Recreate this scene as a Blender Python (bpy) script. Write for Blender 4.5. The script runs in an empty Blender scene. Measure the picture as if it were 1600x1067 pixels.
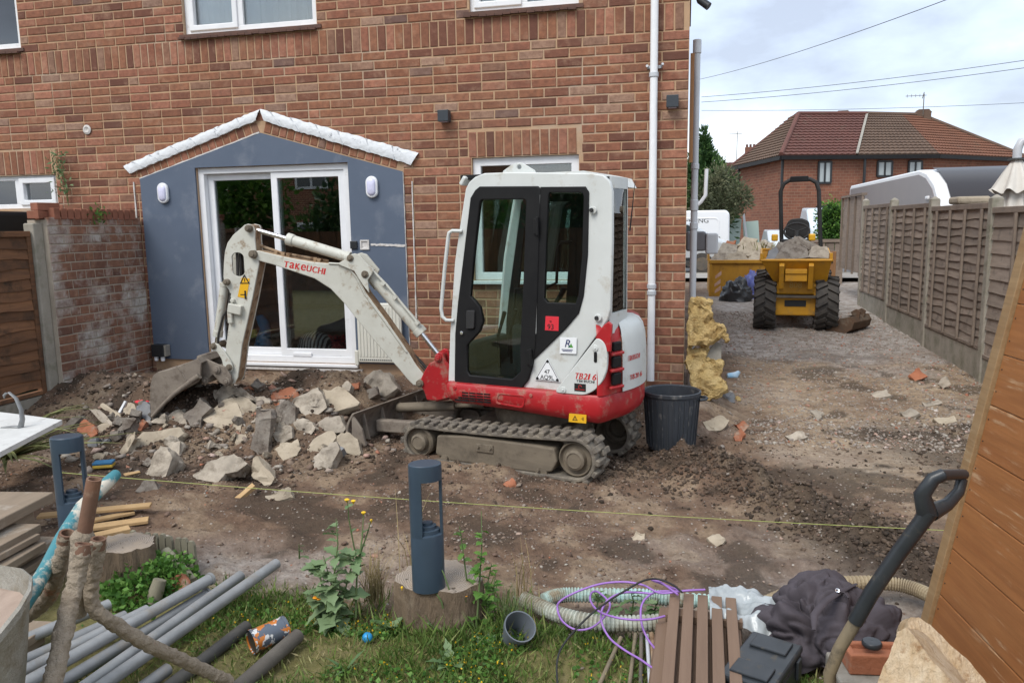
import bpy, bmesh, math, random
import numpy as np
from mathutils import Vector, Matrix, Euler
rnd = random.Random(11)
S = bpy.context.scene
COL = S.collection
R = math.radians

# ------------------------------------------------------------------ camera
CAMZ = 1.8
YAW, PITCH, ROLL, FOC = R(12.78), R(8.49), R(-0.93), 1200.0
_cy, _sy = math.cos(YAW), math.sin(YAW)
_fw = Vector((-_sy * math.cos(PITCH), _cy * math.cos(PITCH), -math.sin(PITCH)))
_up0 = Vector((-_sy * math.sin(PITCH), _cy * math.sin(PITCH), math.cos(PITCH)))
_rt0 = Vector((_cy, _sy, 0))
_rt = _rt0 * math.cos(ROLL) + _up0 * math.sin(ROLL)
_up = -_rt0 * math.sin(ROLL) + _up0 * math.cos(ROLL)
CAM = Vector((0, 0, CAMZ))
cam = bpy.data.cameras.new('camera')
cam.lens = 27.0; cam.sensor_width = 36.0; cam.clip_start = 0.05; cam.clip_end = 600
camo = bpy.data.objects.new('camera', cam); COL.objects.link(camo)
m4 = Matrix((( _rt.x, _up.x, -_fw.x, 0), (_rt.y, _up.y, -_fw.y, 0), (_rt.z, _up.z, -_fw.z, CAMZ), (0, 0, 0, 1)))
camo.matrix_world = m4
S.camera = camo

# survey helpers: a measured point of the photograph placed on a known plane of the place
def ray(px, py): return _fw + _rt * ((px - 800) / FOC) - _up * ((py - 533.5) / FOC)
def at_y(px, py, y): d = ray(px, py); return CAM + d * (y / d.y)
def at_x(px, py, x): d = ray(px, py); return CAM + d * (x / d.x)
def at_z(px, py, z): d = ray(px, py); return CAM + d * ((z - CAMZ) / d.z)
def at_d(px, py, dist): return CAM + ray(px, py) * dist

# ------------------------------------------------------------------ world, sun, exposure
SUN_EL, SUN_AZ = 52, 205          # degrees; azimuth clockwise from +Y
w = bpy.data.worlds.new('World'); S.world = w; w.use_nodes = True
nt = w.node_tree; nt.nodes.clear()
N = nt.nodes.new; L = nt.links.new
out = N('ShaderNodeOutputWorld'); bg = N('ShaderNodeBackground'); bg.inputs[1].default_value = 0.115
sky = N('ShaderNodeTexSky'); sky.sky_type = 'NISHITA'; sky.sun_disc = False
sky.sun_elevation = R(SUN_EL); sky.sun_rotation = R(SUN_AZ); sky.air_density = 1.2; sky.dust_density = 1.5
tc = N('ShaderNodeTexCoord'); mp = N('ShaderNodeMapping'); mp.inputs['Scale'].default_value = (1.0, 1.0, 2.2)
mp.inputs['Location'].default_value = (0.35, 0.2, 0.55)
nz = N('ShaderNodeTexNoise'); nz.inputs['Scale'].default_value = 3.0; nz.inputs['Detail'].default_value = 7; nz.inputs['Roughness'].default_value = .52
L(tc.outputs['Generated'], mp.inputs[0]); L(mp.outputs[0], nz.inputs['Vector'])
rc = N('ShaderNodeValToRGB'); e = rc.color_ramp.elements
e[0].position = .34; e[0].color = (3.0, 3.35, 4.1, 1)
e[1].position = .58; e[1].color = (6.6, 6.9, 7.2, 1)
k = rc.color_ramp.elements.new(.46); k.color = (4.3, 4.95, 6.0, 1)
L(nz.outputs['Fac'], rc.inputs[0])
mx = N('ShaderNodeMix'); mx.data_type = 'RGBA'; mx.inputs[0].default_value = .86
L(sky.outputs[0], mx.inputs[6]); L(rc.outputs[0], mx.inputs[7])
L(mx.outputs[2], bg.inputs[0]); L(bg.outputs[0], out.inputs[0])
sl = bpy.data.lights.new('sun', 'SUN'); sl.energy = 1.5; sl.angle = R(28); sl.color = (1.0, .96, .9)
so = bpy.data.objects.new('sun', sl); COL.objects.link(so)
so.rotation_euler = Vector((-math.sin(R(SUN_AZ)) * math.cos(R(SUN_EL)), -math.cos(R(SUN_AZ)) * math.cos(R(SUN_EL)), -math.sin(R(SUN_EL)))).to_track_quat('-Z', 'Y').to_euler()
S.view_settings.view_transform = 'Standard'; S.view_settings.look = 'None'
S.view_settings.exposure = 0.93; S.view_settings.gamma = 1.0; S.view_settings.use_curve_mapping = False
S.render.engine = 'CYCLES'
S.cycles.use_denoising = True
S.cycles.max_bounces = 7; S.cycles.diffuse_bounces = 3; S.cycles.glossy_bounces = 3; S.cycles.transmission_bounces = 5; S.cycles.transparent_max_bounces = 8
S.cycles.sample_clamp_indirect = 6

# ------------------------------------------------------------------ noise (vectorised value noise)
def _hash(ix, iy, iz, seed):
    h = (ix.astype(np.int64) * 374761393 + iy.astype(np.int64) * 668265263 + iz.astype(np.int64) * 2147483647 + seed * 1274126177) & 0xffffffff
    h = ((h ^ (h >> 13)) * 1274126177) & 0xffffffff
    h = ((h ^ (h >> 16)) * 2246822519) & 0xffffffff
    return ((h ^ (h >> 15)) & 0xffffff) / float(0xffffff)
def vnoise(x, y, z=0.0, seed=0):
    x = np.asarray(x, float); y = np.asarray(y, float); z = np.asarray(z, float) + 0 * x
    ix, iy, iz = np.floor(x), np.floor(y), np.floor(z)
    fx, fy, fz = x - ix, y - iy, z - iz
    fx = fx * fx * (3 - 2 * fx); fy = fy * fy * (3 - 2 * fy); fz = fz * fz * (3 - 2 * fz)
    r = 0
    for a in (0, 1):
        for b in (0, 1):
            for c in (0, 1):
                r = r + _hash(ix + a, iy + b, iz + c, seed) * (fx if a else 1 - fx) * (fy if b else 1 - fy) * (fz if c else 1 - fz)
    return r * 2 - 1
def fbm(x, y, z=0.0, oct=4, seed=0, gain=.5):
    s = 0; a = 1; f = 1
    for o in range(oct):
        s = s + a * vnoise(np.asarray(x) * f, np.asarray(y) * f, np.asarray(z) * f, seed + o * 17); a *= gain; f *= 2.03
    return s
def sstep(a, b, x):
    t = np.clip((np.asarray(x, float) - a) / (b - a), 0, 1); return t * t * (3 - 2 * t)

# ------------------------------------------------------------------ mesh builder
class MB:
    def __init__(s): s.v = []; s.f = []; s.m = []
    def add(s, vs, fs, mi=0):
        o = len(s.v); s.v += [tuple(v) for v in vs]; s.f += [tuple(i + o for i in f) for f in fs]; s.m += [mi] * len(fs); return s
    def box(s, c, size, rot=None, mi=0):
        hx, hy, hz = size[0] / 2, size[1] / 2, size[2] / 2; c = Vector(c)
        M = Euler(rot).to_matrix() if rot is not None and not isinstance(rot, Matrix) else (rot or Matrix.Identity(3))
        vs = [c + M @ Vector((sx * hx, sy * hy, sz * hz)) for sz in (-1, 1) for sy in (-1, 1) for sx in (-1, 1)]
        return s.add(vs, [(0, 2, 3, 1), (4, 5, 7, 6), (0, 1, 5, 4), (2, 6, 7, 3), (0, 4, 6, 2), (1, 3, 7, 5)], mi)
    def box2(s, lo, hi, mi=0):
        return s.box([(a + b) / 2 for a, b in zip(lo, hi)], [abs(b - a) for a, b in zip(lo, hi)], None, mi)
    def beam(s, p, q, wd, th, up=(0, 0, 1), mi=0):
        p = Vector(p); q = Vector(q); d = q - p; l = d.length; z = d.normalized(); u = Vector(up)
        x = u.cross(z)
        if x.length < 1e-4: x = Vector((1, 0, 0)).cross(z)
        x.normalize(); y = z.cross(x)
        M = Matrix((x, y, z)).transposed()
        return s.box((p + q) / 2, (wd, th, l), M, mi)
    def prism(s, pts, a, b, axis='y', mi=0, mi_side=None):
        n = len(pts)
        def P(u, v, t): return {'y': (u, t, v), 'x': (t, u, v), 'z': (u, v, t)}[axis]
        ar = sum(pts[i][0] * pts[(i + 1) % n][1] - pts[(i + 1) % n][0] * pts[i][1] for i in range(n))
        if ar < 0: pts = list(reversed(pts))
        vs = [P(u, v, a) for u, v in pts] + [P(u, v, b) for u, v in pts]
        o = len(s.v)
        flip = (axis == 'y')
        cap0 = tuple(range(n)); cap1 = tuple(range(n, 2 * n))
        lo, hi = (cap0, tuple(reversed(cap1))) if flip else (tuple(reversed(cap0)), cap1)
        if b < a: lo, hi = tuple(reversed(lo)), tuple(reversed(hi))
        s.add(vs, [lo, hi], mi)
        sides = []
        for i in range(n):
            j = (i + 1) % n
            q = (i, i + n, j + n, j) if flip else (i, j, j + n, i + n)
            if b < a: q = tuple(reversed(q))
            sides.append(tuple(t + o for t in q))
        s.f += sides; s.m += [mi if mi_side is None else mi_side] * n
        return s
    def ring(s, outer, inner, a, b, axis='y', mi=0):
        n = len(outer)
        def P(u, v, t): return {'y': (u, t, v), 'x': (t, u, v), 'z': (u, v, t)}[axis]
        vs = [P(*p, a) for p in outer] + [P(*p, a) for p in inner] + [P(*p, b) for p in outer] + [P(*p, b) for p in inner]
        fs = []
        for i in range(n):
            j = (i + 1) % n
            fs += [(i, j, n + j, n + i), (2 * n + i, 3 * n + i, 3 * n + j, 2 * n + j), (i, 2 * n + i, 2 * n + j, j), (n + i, n + j, 3 * n + j, 3 * n + i)]
        return s.add(vs, fs, mi)
    def tube(s, pts, r, n=10, caps=True, mi=0, squash=1.0):
        pts = [Vector(p) for p in pts]; k = len(pts)
        rs = r if isinstance(r, (list, tuple)) else [r] * k
        t0 = (pts[1] - pts[0]).normalized()
        u = Vector((0, 0, 1)) if abs(t0.z) < .9 else Vector((1, 0, 0))
        x = t0.cross(u).normalized(); vs = []
        for i in range(k):
            t = (pts[min(i + 1, k - 1)] - pts[max(i - 1, 0)])
            t = t.normalized() if t.length > 1e-9 else t0
            x = (x - t * x.dot(t)).normalized(); y = t.cross(x)
            for a in range(n):
                an = 2 * math.pi * a / n
                vs.append(pts[i] + x * (math.cos(an) * rs[i]) + y * (math.sin(an) * rs[i] * squash))
        fs = [(i * n + a, i * n + (a + 1) % n, (i + 1) * n + (a + 1) % n, (i + 1) * n + a) for i in range(k - 1) for a in range(n)]
        if caps: fs += [tuple(range(n - 1, -1, -1)), tuple((k - 1) * n + a for a in range(n))]
        return s.add(vs, fs, mi)
    def pipe(s, p, q, r, r_in, n=12, mi=0, mi_in=None):
        p = Vector(p); q = Vector(q); t = (q - p).normalized(); u = Vector((0, 0, 1)) if abs(t.z) < .9 else Vector((1, 0, 0))
        x = t.cross(u).normalized(); y = t.cross(x); vs = []
        for (c, rr) in ((p, r), (q, r), (q, r_in), (p, r_in)):
            vs += [c + x * math.cos(2 * math.pi * a / n) * rr + y * math.sin(2 * math.pi * a / n) * rr for a in range(n)]
        fs = [(k * n + a, ((k + 1) % 4) * n + a, ((k + 1) % 4) * n + (a + 1) % n, k * n + (a + 1) % n) for k in range(4) for a in range(n)]
        return s.add(vs, fs, mi)
    def cyl(s, p, q, r, n=14, mi=0): return s.tube([p, q], r, n, True, mi)
    def lathe(s, prof, c=(0, 0, 0), n=20, M=None, mi=0, caps=False):
        c = Vector(c); M = M or Matrix.Identity(3); vs = []
        for r, z in prof:
            for a in range(n):
                an = 2 * math.pi * a / n; vs.append(c + M @ Vector((r * math.cos(an), r * math.sin(an), z)))
        k = len(prof)
        fs = [(i * n + a, i * n + (a + 1) % n, (i + 1) * n + (a + 1) % n, (i + 1) * n + a) for i in range(k - 1) for a in range(n)]
        if caps: fs += [tuple(range(n - 1, -1, -1)), tuple((k - 1) * n + a for a in range(n))]
        return s.add(vs, fs, mi)
    def grid(s, rows, mi=0, close=False):
        k = len(rows); n = len(rows[0]); vs = [p for r in rows for p in r]
        m = n if close else n - 1
        fs = [(i * n + a, i * n + (a + 1) % n, (i + 1) * n + (a + 1) % n, (i + 1) * n + a) for i in range(k - 1) for a in range(m)]
        return s.add(vs, fs, mi)
    def mesh(s, name, mats, smooth=None):
        me = bpy.data.meshes.new(name); me.from_pydata(s.v, [], s.f)
        for m in (mats if isinstance(mats, (list, tuple)) else [mats]): me.materials.append(m)
        if len(set(s.m)) > 1: me.polygons.foreach_set('material_index', s.m)
        if smooth is not None:
            me.polygons.foreach_set('use_smooth', [True] * len(s.f))
            me.set_sharp_from_angle(angle=R(smooth))
        me.update(); return me
    def build(s, name, mats, parent=None, smooth=None, bevel=0, seg=2, loc=None, norm=False):
        me = s.mesh(name, mats, smooth)
        if norm:
            bm = bmesh.new(); bm.from_mesh(me); bmesh.ops.recalc_face_normals(bm, faces=bm.faces); bm.to_mesh(me); bm.free()
        o = link(name, me, parent)
        if loc is not None: o.location = loc
        if bevel:
            md = o.modifiers.new('bevel', 'BEVEL'); md.width = bevel; md.segments = seg; md.limit_method = 'ANGLE'; md.angle_limit = R(35)
        return o

def link(name, data, parent=None):
    o = bpy.data.objects.new(name, data); COL.objects.link(o)
    if parent is not None: o.parent = parent
    return o
def tag(o, label=None, cat=None, group=None, kind=None):
    if label: o['label'] = label
    if cat: o['category'] = cat
    if group: o['group'] = group
    if kind: o['kind'] = kind
    return o
def thing(name, label, cat, loc=(0, 0, 0), rz=0, group=None):
    o = link(name, None); o.location = loc; o.rotation_euler = (0, 0, rz); o.empty_display_size = .1
    return tag(o, label, cat, group)
def dup(o, parent=None):
    c = o.copy(); COL.objects.link(c)
    if parent is not None: c.parent = parent
    for ch in list(o.children): dup(ch, c)
    return c
def np_mesh(name, V, F, mats, parent=None, attr=None, smooth=False):
    """V (n,3), F (m,k) arrays -> one mesh object"""
    me = bpy.data.meshes.new(name); m, k = F.shape
    me.vertices.add(len(V)); me.vertices.foreach_set('co', np.ascontiguousarray(V, np.float32).ravel())
    me.loops.add(m * k); me.loops.foreach_set('vertex_index', np.ascontiguousarray(F, np.int32).ravel())
    me.polygons.add(m); me.polygons.foreach_set('loop_start', np.arange(0, m * k, k, dtype=np.int32))
    try: me.polygons.foreach_set('loop_total', np.full(m, k, np.int32))
    except Exception: pass
    for mm in (mats if isinstance(mats, (list, tuple)) else [mats]): me.materials.append(mm)
    me.update(calc_edges=True)
    if smooth: me.polygons.foreach_set('use_smooth', np.ones(m, bool))
    for nm, arr in (attr or {}).items():
        if arr.ndim == 1:
            a = me.attributes.new(nm, 'FLOAT', 'POINT'); a.data.foreach_set('value', arr.astype(np.float32))
        else:
            a = me.attributes.new(nm, 'FLOAT_VECTOR', 'POINT'); a.data.foreach_set('vector', arr.astype(np.float32).ravel())
    me.validate()
    return link(name, me, parent)

# ------------------------------------------------------------------ materials
def _c(c): return (c[0], c[1], c[2], 1)
class MatB:
    def __init__(s, name):
        s.m = bpy.data.materials.new(name); s.m.use_nodes = True; s.t = s.m.node_tree; s.n = s.t.nodes; s.b = s.n['Principled BSDF']; s._co = None
    def N(s, t): return s.n.new(t)
    def L(s, a, b): s.t.links.new(a, b)
    def co(s, off=True):
        if s._co: return s._co
        tc = s.N('ShaderNodeTexCoord')
        if off:
            oi = s.N('ShaderNodeObjectInfo'); ml = s.N('ShaderNodeMath'); ml.operation = 'MULTIPLY'; ml.inputs[1].default_value = 37.0
            s.L(oi.outputs['Random'], ml.inputs[0]); ad = s.N('ShaderNodeVectorMath'); s.L(tc.outputs['Object'], ad.inputs[0]); s.L(ml.outputs[0], ad.inputs[1]); s._co = ad.outputs[0]
        else: s._co = tc.outputs['Object']
        return s._co
    def noise(s, scale, detail=5, rough=.6, stretch=None, off=True, w=0):
        nz = s.N('ShaderNodeTexNoise'); nz.inputs['Scale'].default_value = scale; nz.inputs['Detail'].default_value = detail; nz.inputs['Roughness'].default_value = rough
        v = s.co(off)
        if stretch or w:
            mp = s.N('ShaderNodeMapping'); mp.inputs['Scale'].default_value = stretch or (1, 1, 1); mp.inputs['Location'].default_value = (w, w, w); s.L(v, mp.inputs[0]); v = mp.outputs[0]
        s.L(v, nz.inputs['Vector']); return nz.outputs['Fac']
    def remap(s, f, a, b, lo=0., hi=1.):
        r = s.N('ShaderNodeMapRange'); r.inputs[1].default_value = a; r.inputs[2].default_value = b; r.inputs[3].default_value = lo; r.inputs[4].default_value = hi; s.L(f, r.inputs[0]); return r.outputs[0]
    def ramp(s, f, stops):
        r = s.N('ShaderNodeValToRGB'); el = r.color_ramp.elements
        el[0].position, el[0].color = stops[0][0], _c(stops[0][1]); el[1].position, el[1].color = stops[-1][0], _c(stops[-1][1])
        for p, c in stops[1:-1]:
            q = el.new(p); q.color = _c(c)
        s.L(f, r.inputs[0]); return r.outputs[0]
    def mix(s, f, a, b, mode='MIX'):
        m = s.N('ShaderNodeMix'); m.data_type = 'RGBA'; m.blend_type = mode
        for sock, v in ((m.inputs[0], f), (m.inputs[6], a), (m.inputs[7], b)):
            if isinstance(v, (int, float)): sock.default_value = v
            elif isinstance(v, (tuple, list)): sock.default_value = _c(v)
            else: s.L(v, sock)
        return m.outputs[2]
    def math(s, op, a, b=None):
        m = s.N('ShaderNodeMath'); m.operation = op
        for i, v in enumerate((a, b)):
            if v is None: continue
            if isinstance(v, (int, float)): m.inputs[i].default_value = v
            else: s.L(v, m.inputs[i])
        return m.outputs[0]
    def bump(s, h, strength=.4, dist=.01):
        b = s.N('ShaderNodeBump'); b.inputs['Strength'].default_value = strength; b.inputs['Distance'].default_value = dist; s.L(h, b.inputs['Height'])
        old = s.b.inputs['Normal'].links
        if old: s.L(old[0].from_socket, b.inputs['Normal'])
        s.L(b.outputs[0], s.b.inputs['Normal'])
    def set(s, col=None, rough=None, metal=None, spec=None):
        for nm, v in (('Base Color', col), ('Roughness', rough), ('Metallic', metal), ('Specular IOR Level', spec)):
            if v is None: continue
            if isinstance(v, (tuple, list)): s.b.inputs[nm].default_value = _c(v)
            elif isinstance(v, (int, float)): s.b.inputs[nm].default_value = v
            else: s.L(v, s.b.inputs[nm])
        return s
def mat(name, c1, c2=None, scale=6, rough=.7, metal=0, spec=.4, bump=0, bscale=60, bdist=.006, dirt=None, stretch=None, hue=0):
    """dirt = (colour, low, high, scale): noise between low..high fades the dirt in"""
    b = MatB(name); col = c1
    if c2 is not None: col = b.ramp(b.noise(scale, 6, .62, stretch), [(.3, c1), (.7, c2)])
    if hue:
        oi = b.N('ShaderNodeObjectInfo'); hs = b.N('ShaderNodeHueSaturation'); b.L(b.remap(oi.outputs['Random'], 0, 1, 1 - hue, 1 + hue), hs.inputs['Value'])
        if isinstance(col, tuple): hs.inputs['Color'].default_value = _c(col)
        else: b.L(col, hs.inputs['Color'])
        col = hs.outputs[0]
    rg = rough
    if dirt:
        f = b.remap(b.noise(dirt[3], 8, .68, None, True, 5.3), dirt[1], dirt[2]); col = b.mix(f, col, dirt[0]); rg = b.remap(f, 0, 1, rough, .93)
    b.set(col, rg, metal, spec)
    if bump: b.bump(b.noise(bscale, 6, .65, stretch, True, 2.1), bump, bdist)
    return b.m
M = {}
MUD = (.115, .085, .062)
M['upvc'] = mat('white_plastic', (.78, .79, .80), (.70, .71, .73), 5, .32, dirt=((.35, .32, .28), .62, .9, 9))
M['dark_frame'] = mat('dark_frame', (.02, .022, .024), rough=.4)
M['black_rubber'] = mat('black_rubber', (.018, .018, .018), (.03, .03, .03), 9, .75)
M['concrete'] = mat('concrete', (.33, .31, .27), (.22, .205, .175), 7, .9, bump=.5, bscale=45, bdist=.008, dirt=((.13, .11, .085), .52, .75, 5))
M['steel'] = mat('worn_steel', (.16, .145, .125), (.09, .08, .07), 8, .6, .35, bump=.15, dirt=((.2, .16, .115), .45, .7, 6))
M['chrome'] = mat('chrome', (.75, .76, .78), rough=.18, metal=1)
def glass_mat(name, tint=(.86, .9, .9), rough=0.0, ior=1.5, boost=1.0):
    m = bpy.data.materials.new(name); m.use_nodes = True; t = m.node_tree; t.nodes.clear()
    o = t.nodes.new('ShaderNodeOutputMaterial'); tr = t.nodes.new('ShaderNodeBsdfTransparent'); tr.inputs[0].default_value = _c(tint)
    gl = t.nodes.new('ShaderNodeBsdfGlossy'); gl.inputs['Roughness'].default_value = rough; gl.inputs[0].default_value = (1, 1, 1, 1)
    fr = t.nodes.new('ShaderNodeFresnel'); fr.inputs[0].default_value = ior
    mu = t.nodes.new('ShaderNodeMath'); mu.operation = 'MULTIPLY'; mu.inputs[1].default_value = boost; t.links.new(fr.outputs[0], mu.inputs[0])
    mx = t.nodes.new('ShaderNodeMixShader'); t.links.new(mu.outputs[0], mx.inputs[0]); t.links.new(tr.outputs[0], mx.inputs[1]); t.links.new(gl.outputs[0], mx.inputs[2]); t.links.new(mx.outputs[0], o.inputs[0])
    return m
M['glass'] = glass_mat('window_glass', (.8, .84, .84), 0, 1.52, 2.6)
M['cab_glass'] = glass_mat('tinted_cab_glass', (.80, .89, .87), 0, 1.5, 1.2)

def text_obj(txt, size, loc, rot, m, parent=None, name='lettering', ext=.0008, shear=0, xs=1.0, bold=0, fit=None):
    cu = bpy.data.curves.new(name, 'FONT'); cu.body = txt; cu.size = size; cu.extrude = ext; cu.align_x = 'CENTER'; cu.align_y = 'CENTER'; cu.shear = shear
    tmp = bpy.data.objects.new('tmp', cu); COL.objects.link(tmp)
    dg = bpy.context.evaluated_depsgraph_get(); dg.update()
    me = bpy.data.meshes.new_from_object(tmp.evaluated_get(dg)); bpy.data.objects.remove(tmp)
    me.materials.clear(); me.materials.append(m); me.name = name
    if fit: vx = [v.co.x for v in me.vertices]; xs = fit / (max(vx) - min(vx))
    o = link(name, me, parent); o.location = loc; o.rotation_euler = rot; o.scale = (xs, 1, 1); return o
def logo(txt, w_, h_, m, parent, loc, rot, shear=.08):
    """unicase lettering: every letter stretched to one height and one width"""
    n = len(txt); cell = w_ / (n - .35); V = []; F_ = []
    for i, ch in enumerate(txt):
        o = text_obj(ch, 1, (0, 0, 0), (0, 0, 0), m, ext=0); me = o.data; xs_ = [v.co.x for v in me.vertices]; ys_ = [v.co.y for v in me.vertices]; a, b, c, d = min(xs_), max(xs_), min(ys_), max(ys_); k = len(V); lw = cell * (.2 if ch == 'I' else .3 if ch == '1' else .78)
        for u in (0, 1, -1): k = len(V); V += [(-w_ / 2 + i * cell + (v.co.x - a) / (b - a) * lw + shear * (v.co.y - c) / (d - c) * h_ + u * cell * .05, ((v.co.y - c) / (d - c) - .5) * h_, u * .0002) for v in me.vertices]; F_ += [tuple(j + k for j in p.vertices) for p in me.polygons]
        bpy.data.objects.remove(o)
    me = bpy.data.meshes.new('lettering'); me.from_pydata(V, [], F_); me.materials.append(m); o = link('lettering', me, parent); o.location = loc; o.rotation_euler = rot; return o
# ------------------------------------------------------------------ ground
RIDGE = [(0.0, 5.75), (0.45, 5.15), (0.95, 4.55), (1.25, 3.95)]
def seg_dist(x, y, pts):
    d = np.full(np.shape(x), 1e9)
    for (ax, ay), (bx, by) in zip(pts[:-1], pts[1:]):
        dx, dy = bx - ax, by - ay; t = np.clip(((x - ax) * dx + (y - ay) * dy) / (dx * dx + dy * dy), 0, 1)
        d = np.minimum(d, np.hypot(x - ax - t * dx, y - ay - t * dy))
    return d
def ground_parts(x, y):
    x = np.asarray(x, float); y = np.asarray(y, float)
    wob = fbm(x * .8, y * .8, 0, 3, 5) * .35
    drive = sstep(.1, 1.0, x + wob * .6 - np.clip(6.3 - y, 0, 3) * .75) * sstep(3.4, 4.6, y)     # packed driveway
    lawn = 1 - sstep(2.95, 3.35, y + wob * .5 + .25 * np.clip(x, -1, 0) * 0 + np.clip(x - .6, 0, 2) * .6)
    lawn = lawn * (1 - sstep(.55, 1.2, x))
    return drive, lawn, wob
def g(x, y):
    """ground height"""
    x = np.asarray(x, float); y = np.asarray(y, float)
    drive, lawn, wob = ground_parts(x, y)
    z = 0.02 + .05 * fbm(x * .5, y * .5, 0, 2, 9)
    house = sstep(6.05, 7.1, y + .5 * wob) * (1 - sstep(.1, .7, x)) * .27
    mound = sstep(4.75, 6.15, y + .6 * wob) * (1 - sstep(-3.05, -2.4, x + .3 * wob)) * (.36 + .1 * fbm(x * 1.7, y * 1.7, 0, 3, 21)) * sstep(-7.2, -5.4, x + .3 * wob)
    mound = mound * (1 - .35 * sstep(6.5, 7.1, y))
    z = np.maximum(z + house, z + mound)
    slope = .06 + .024 * np.clip(y - 6, 0, 13.5)
    z = z * (1 - drive) + slope * drive
    z = np.where(y > 8, np.maximum(z, slope) * sstep(8, 9, y) + z * (1 - sstep(8, 9, y)), z)
    z = z * (1 - lawn) + (.10 + .02 * fbm(x * 1.3, y * 1.3, 0, 2, 3)) * lawn
    far = sstep(14, 17, y)
    rd = seg_dist(x, y, RIDGE)
    ridge = np.exp(-(rd / .2) ** 2) * (.09 + .09 * fbm(x * 4, y * 4, 0, 3, 31))
    soil = (1 - .72 * drive) * (1 - .75 * lawn) * (1 - far)
    rough = .022 * fbm(x * 3.1, y * 3.1, 0, 3, 41) + .016 * fbm(x * 9, y * 9, 0, 4, 43) * soil + .008 * np.abs(fbm(x * 24, y * 24, 0, 2, 47))
    moundz = np.clip(mound / .3, 0, 1)
    crumbs = (.3 + moundz + 1.6 * np.exp(-(rd / .25) ** 2)) * .024 * np.abs(fbm(x * 13, y * 13, 0, 3, 53))
    trk = np.abs(np.abs(x - 1.72 - .04 * (y - 9)) - .43); ruts = -.06 * np.exp(-(trk / .14) ** 2) * sstep(5.2, 6.2, y) * (1 - sstep(11, 12.4, y)) * (.6 + .5 * fbm(x * 2, y * 5, 0, 2, 71)) + .02 * np.sin((y - .22 * x) * 21 + wob * 8) * np.exp(-((y - 4.15 - .1 * x) / .35) ** 2) * (1 - lawn)
    return z + ridge + (rough + crumbs) * soil + .25 * rough * (1 - soil) * (1 - far) + ruts * .5
def gz(x, y): return float(g(np.array([x]), np.array([y]))[0])

def ax(parts):
    o = []
    for a, b, st in parts:
        n = max(1, int(round((b - a) / st))); o += [a + (b - a) * i / n for i in range(n)]
    return np.array(o + [parts[-1][1]])
xs = ax([(-160, -20, 14), (-20, -9, 1), (-9, -6.5, .12), (-6.5, 3.6, .026), (3.6, 8, .2), (8, 20, 1.5), (20, 160, 14)])
ys = ax([(-60, -8, 4), (-8, 1.6, .4), (1.6, 7.3, .024), (7.3, 15, .055), (15, 24, .5), (24, 60, 3), (60, 260, 20)])
GX, GY = np.meshgrid(xs, ys)
GZ = g(GX, GY)
drive, lawn, wob = ground_parts(GX, GY)
rd = seg_dist(GX, GY, RIDGE)
nz1 = fbm(GX * 1.2, GY * 1.2, 0, 4, 61)
gravel = np.clip(sstep(9.4, 11.4, GY + nz1 * 1.4) * drive + sstep(.2, .6, nz1 - .05) * .2 * (1 - lawn)
                 + np.exp(-(((GX + 2.2) / .55) ** 2 + ((GY - 3.35) / .28) ** 2)) * .8 + .7 * np.exp(-(((GX - .75) / .5) ** 2 + ((GY - 3.6) / .3) ** 2)), 0, 1)
nz2 = fbm(GX * 2.9, GY * 2.9, 0, 4, 67)
tan = np.clip(np.maximum(drive * (1 - gravel) * (1.0 + .5 * nz1), .55 * sstep(.15, .5, nz2) * (1 - lawn)), 0, 1)
dark = np.clip(np.exp(-(rd / .3) ** 2) * (.8 + nz1) + .7 * np.exp(-(((GX - 2.1) / .55) ** 2 + ((GY - 6.2) / .8) ** 2)) * (.7 + nz1) + .75 * np.exp(-(((GX + 3.9) / 1.4) ** 2 + ((GY - 5.7) / .75) ** 2)) * (.8 + nz1) + .8 * sstep(.22, .5, -nz2) * (1 - lawn) * (1 - sstep(9, 11, GY)), 0, 1)
V = np.stack([GX, GY, GZ], -1).reshape(-1, 3)
ny, nx = GX.shape
ii = (np.arange(ny - 1)[:, None] * nx + np.arange(nx - 1)[None, :]).ravel()
Fq = np.stack([ii, ii + 1, ii + nx + 1, ii + nx], 1)
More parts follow.
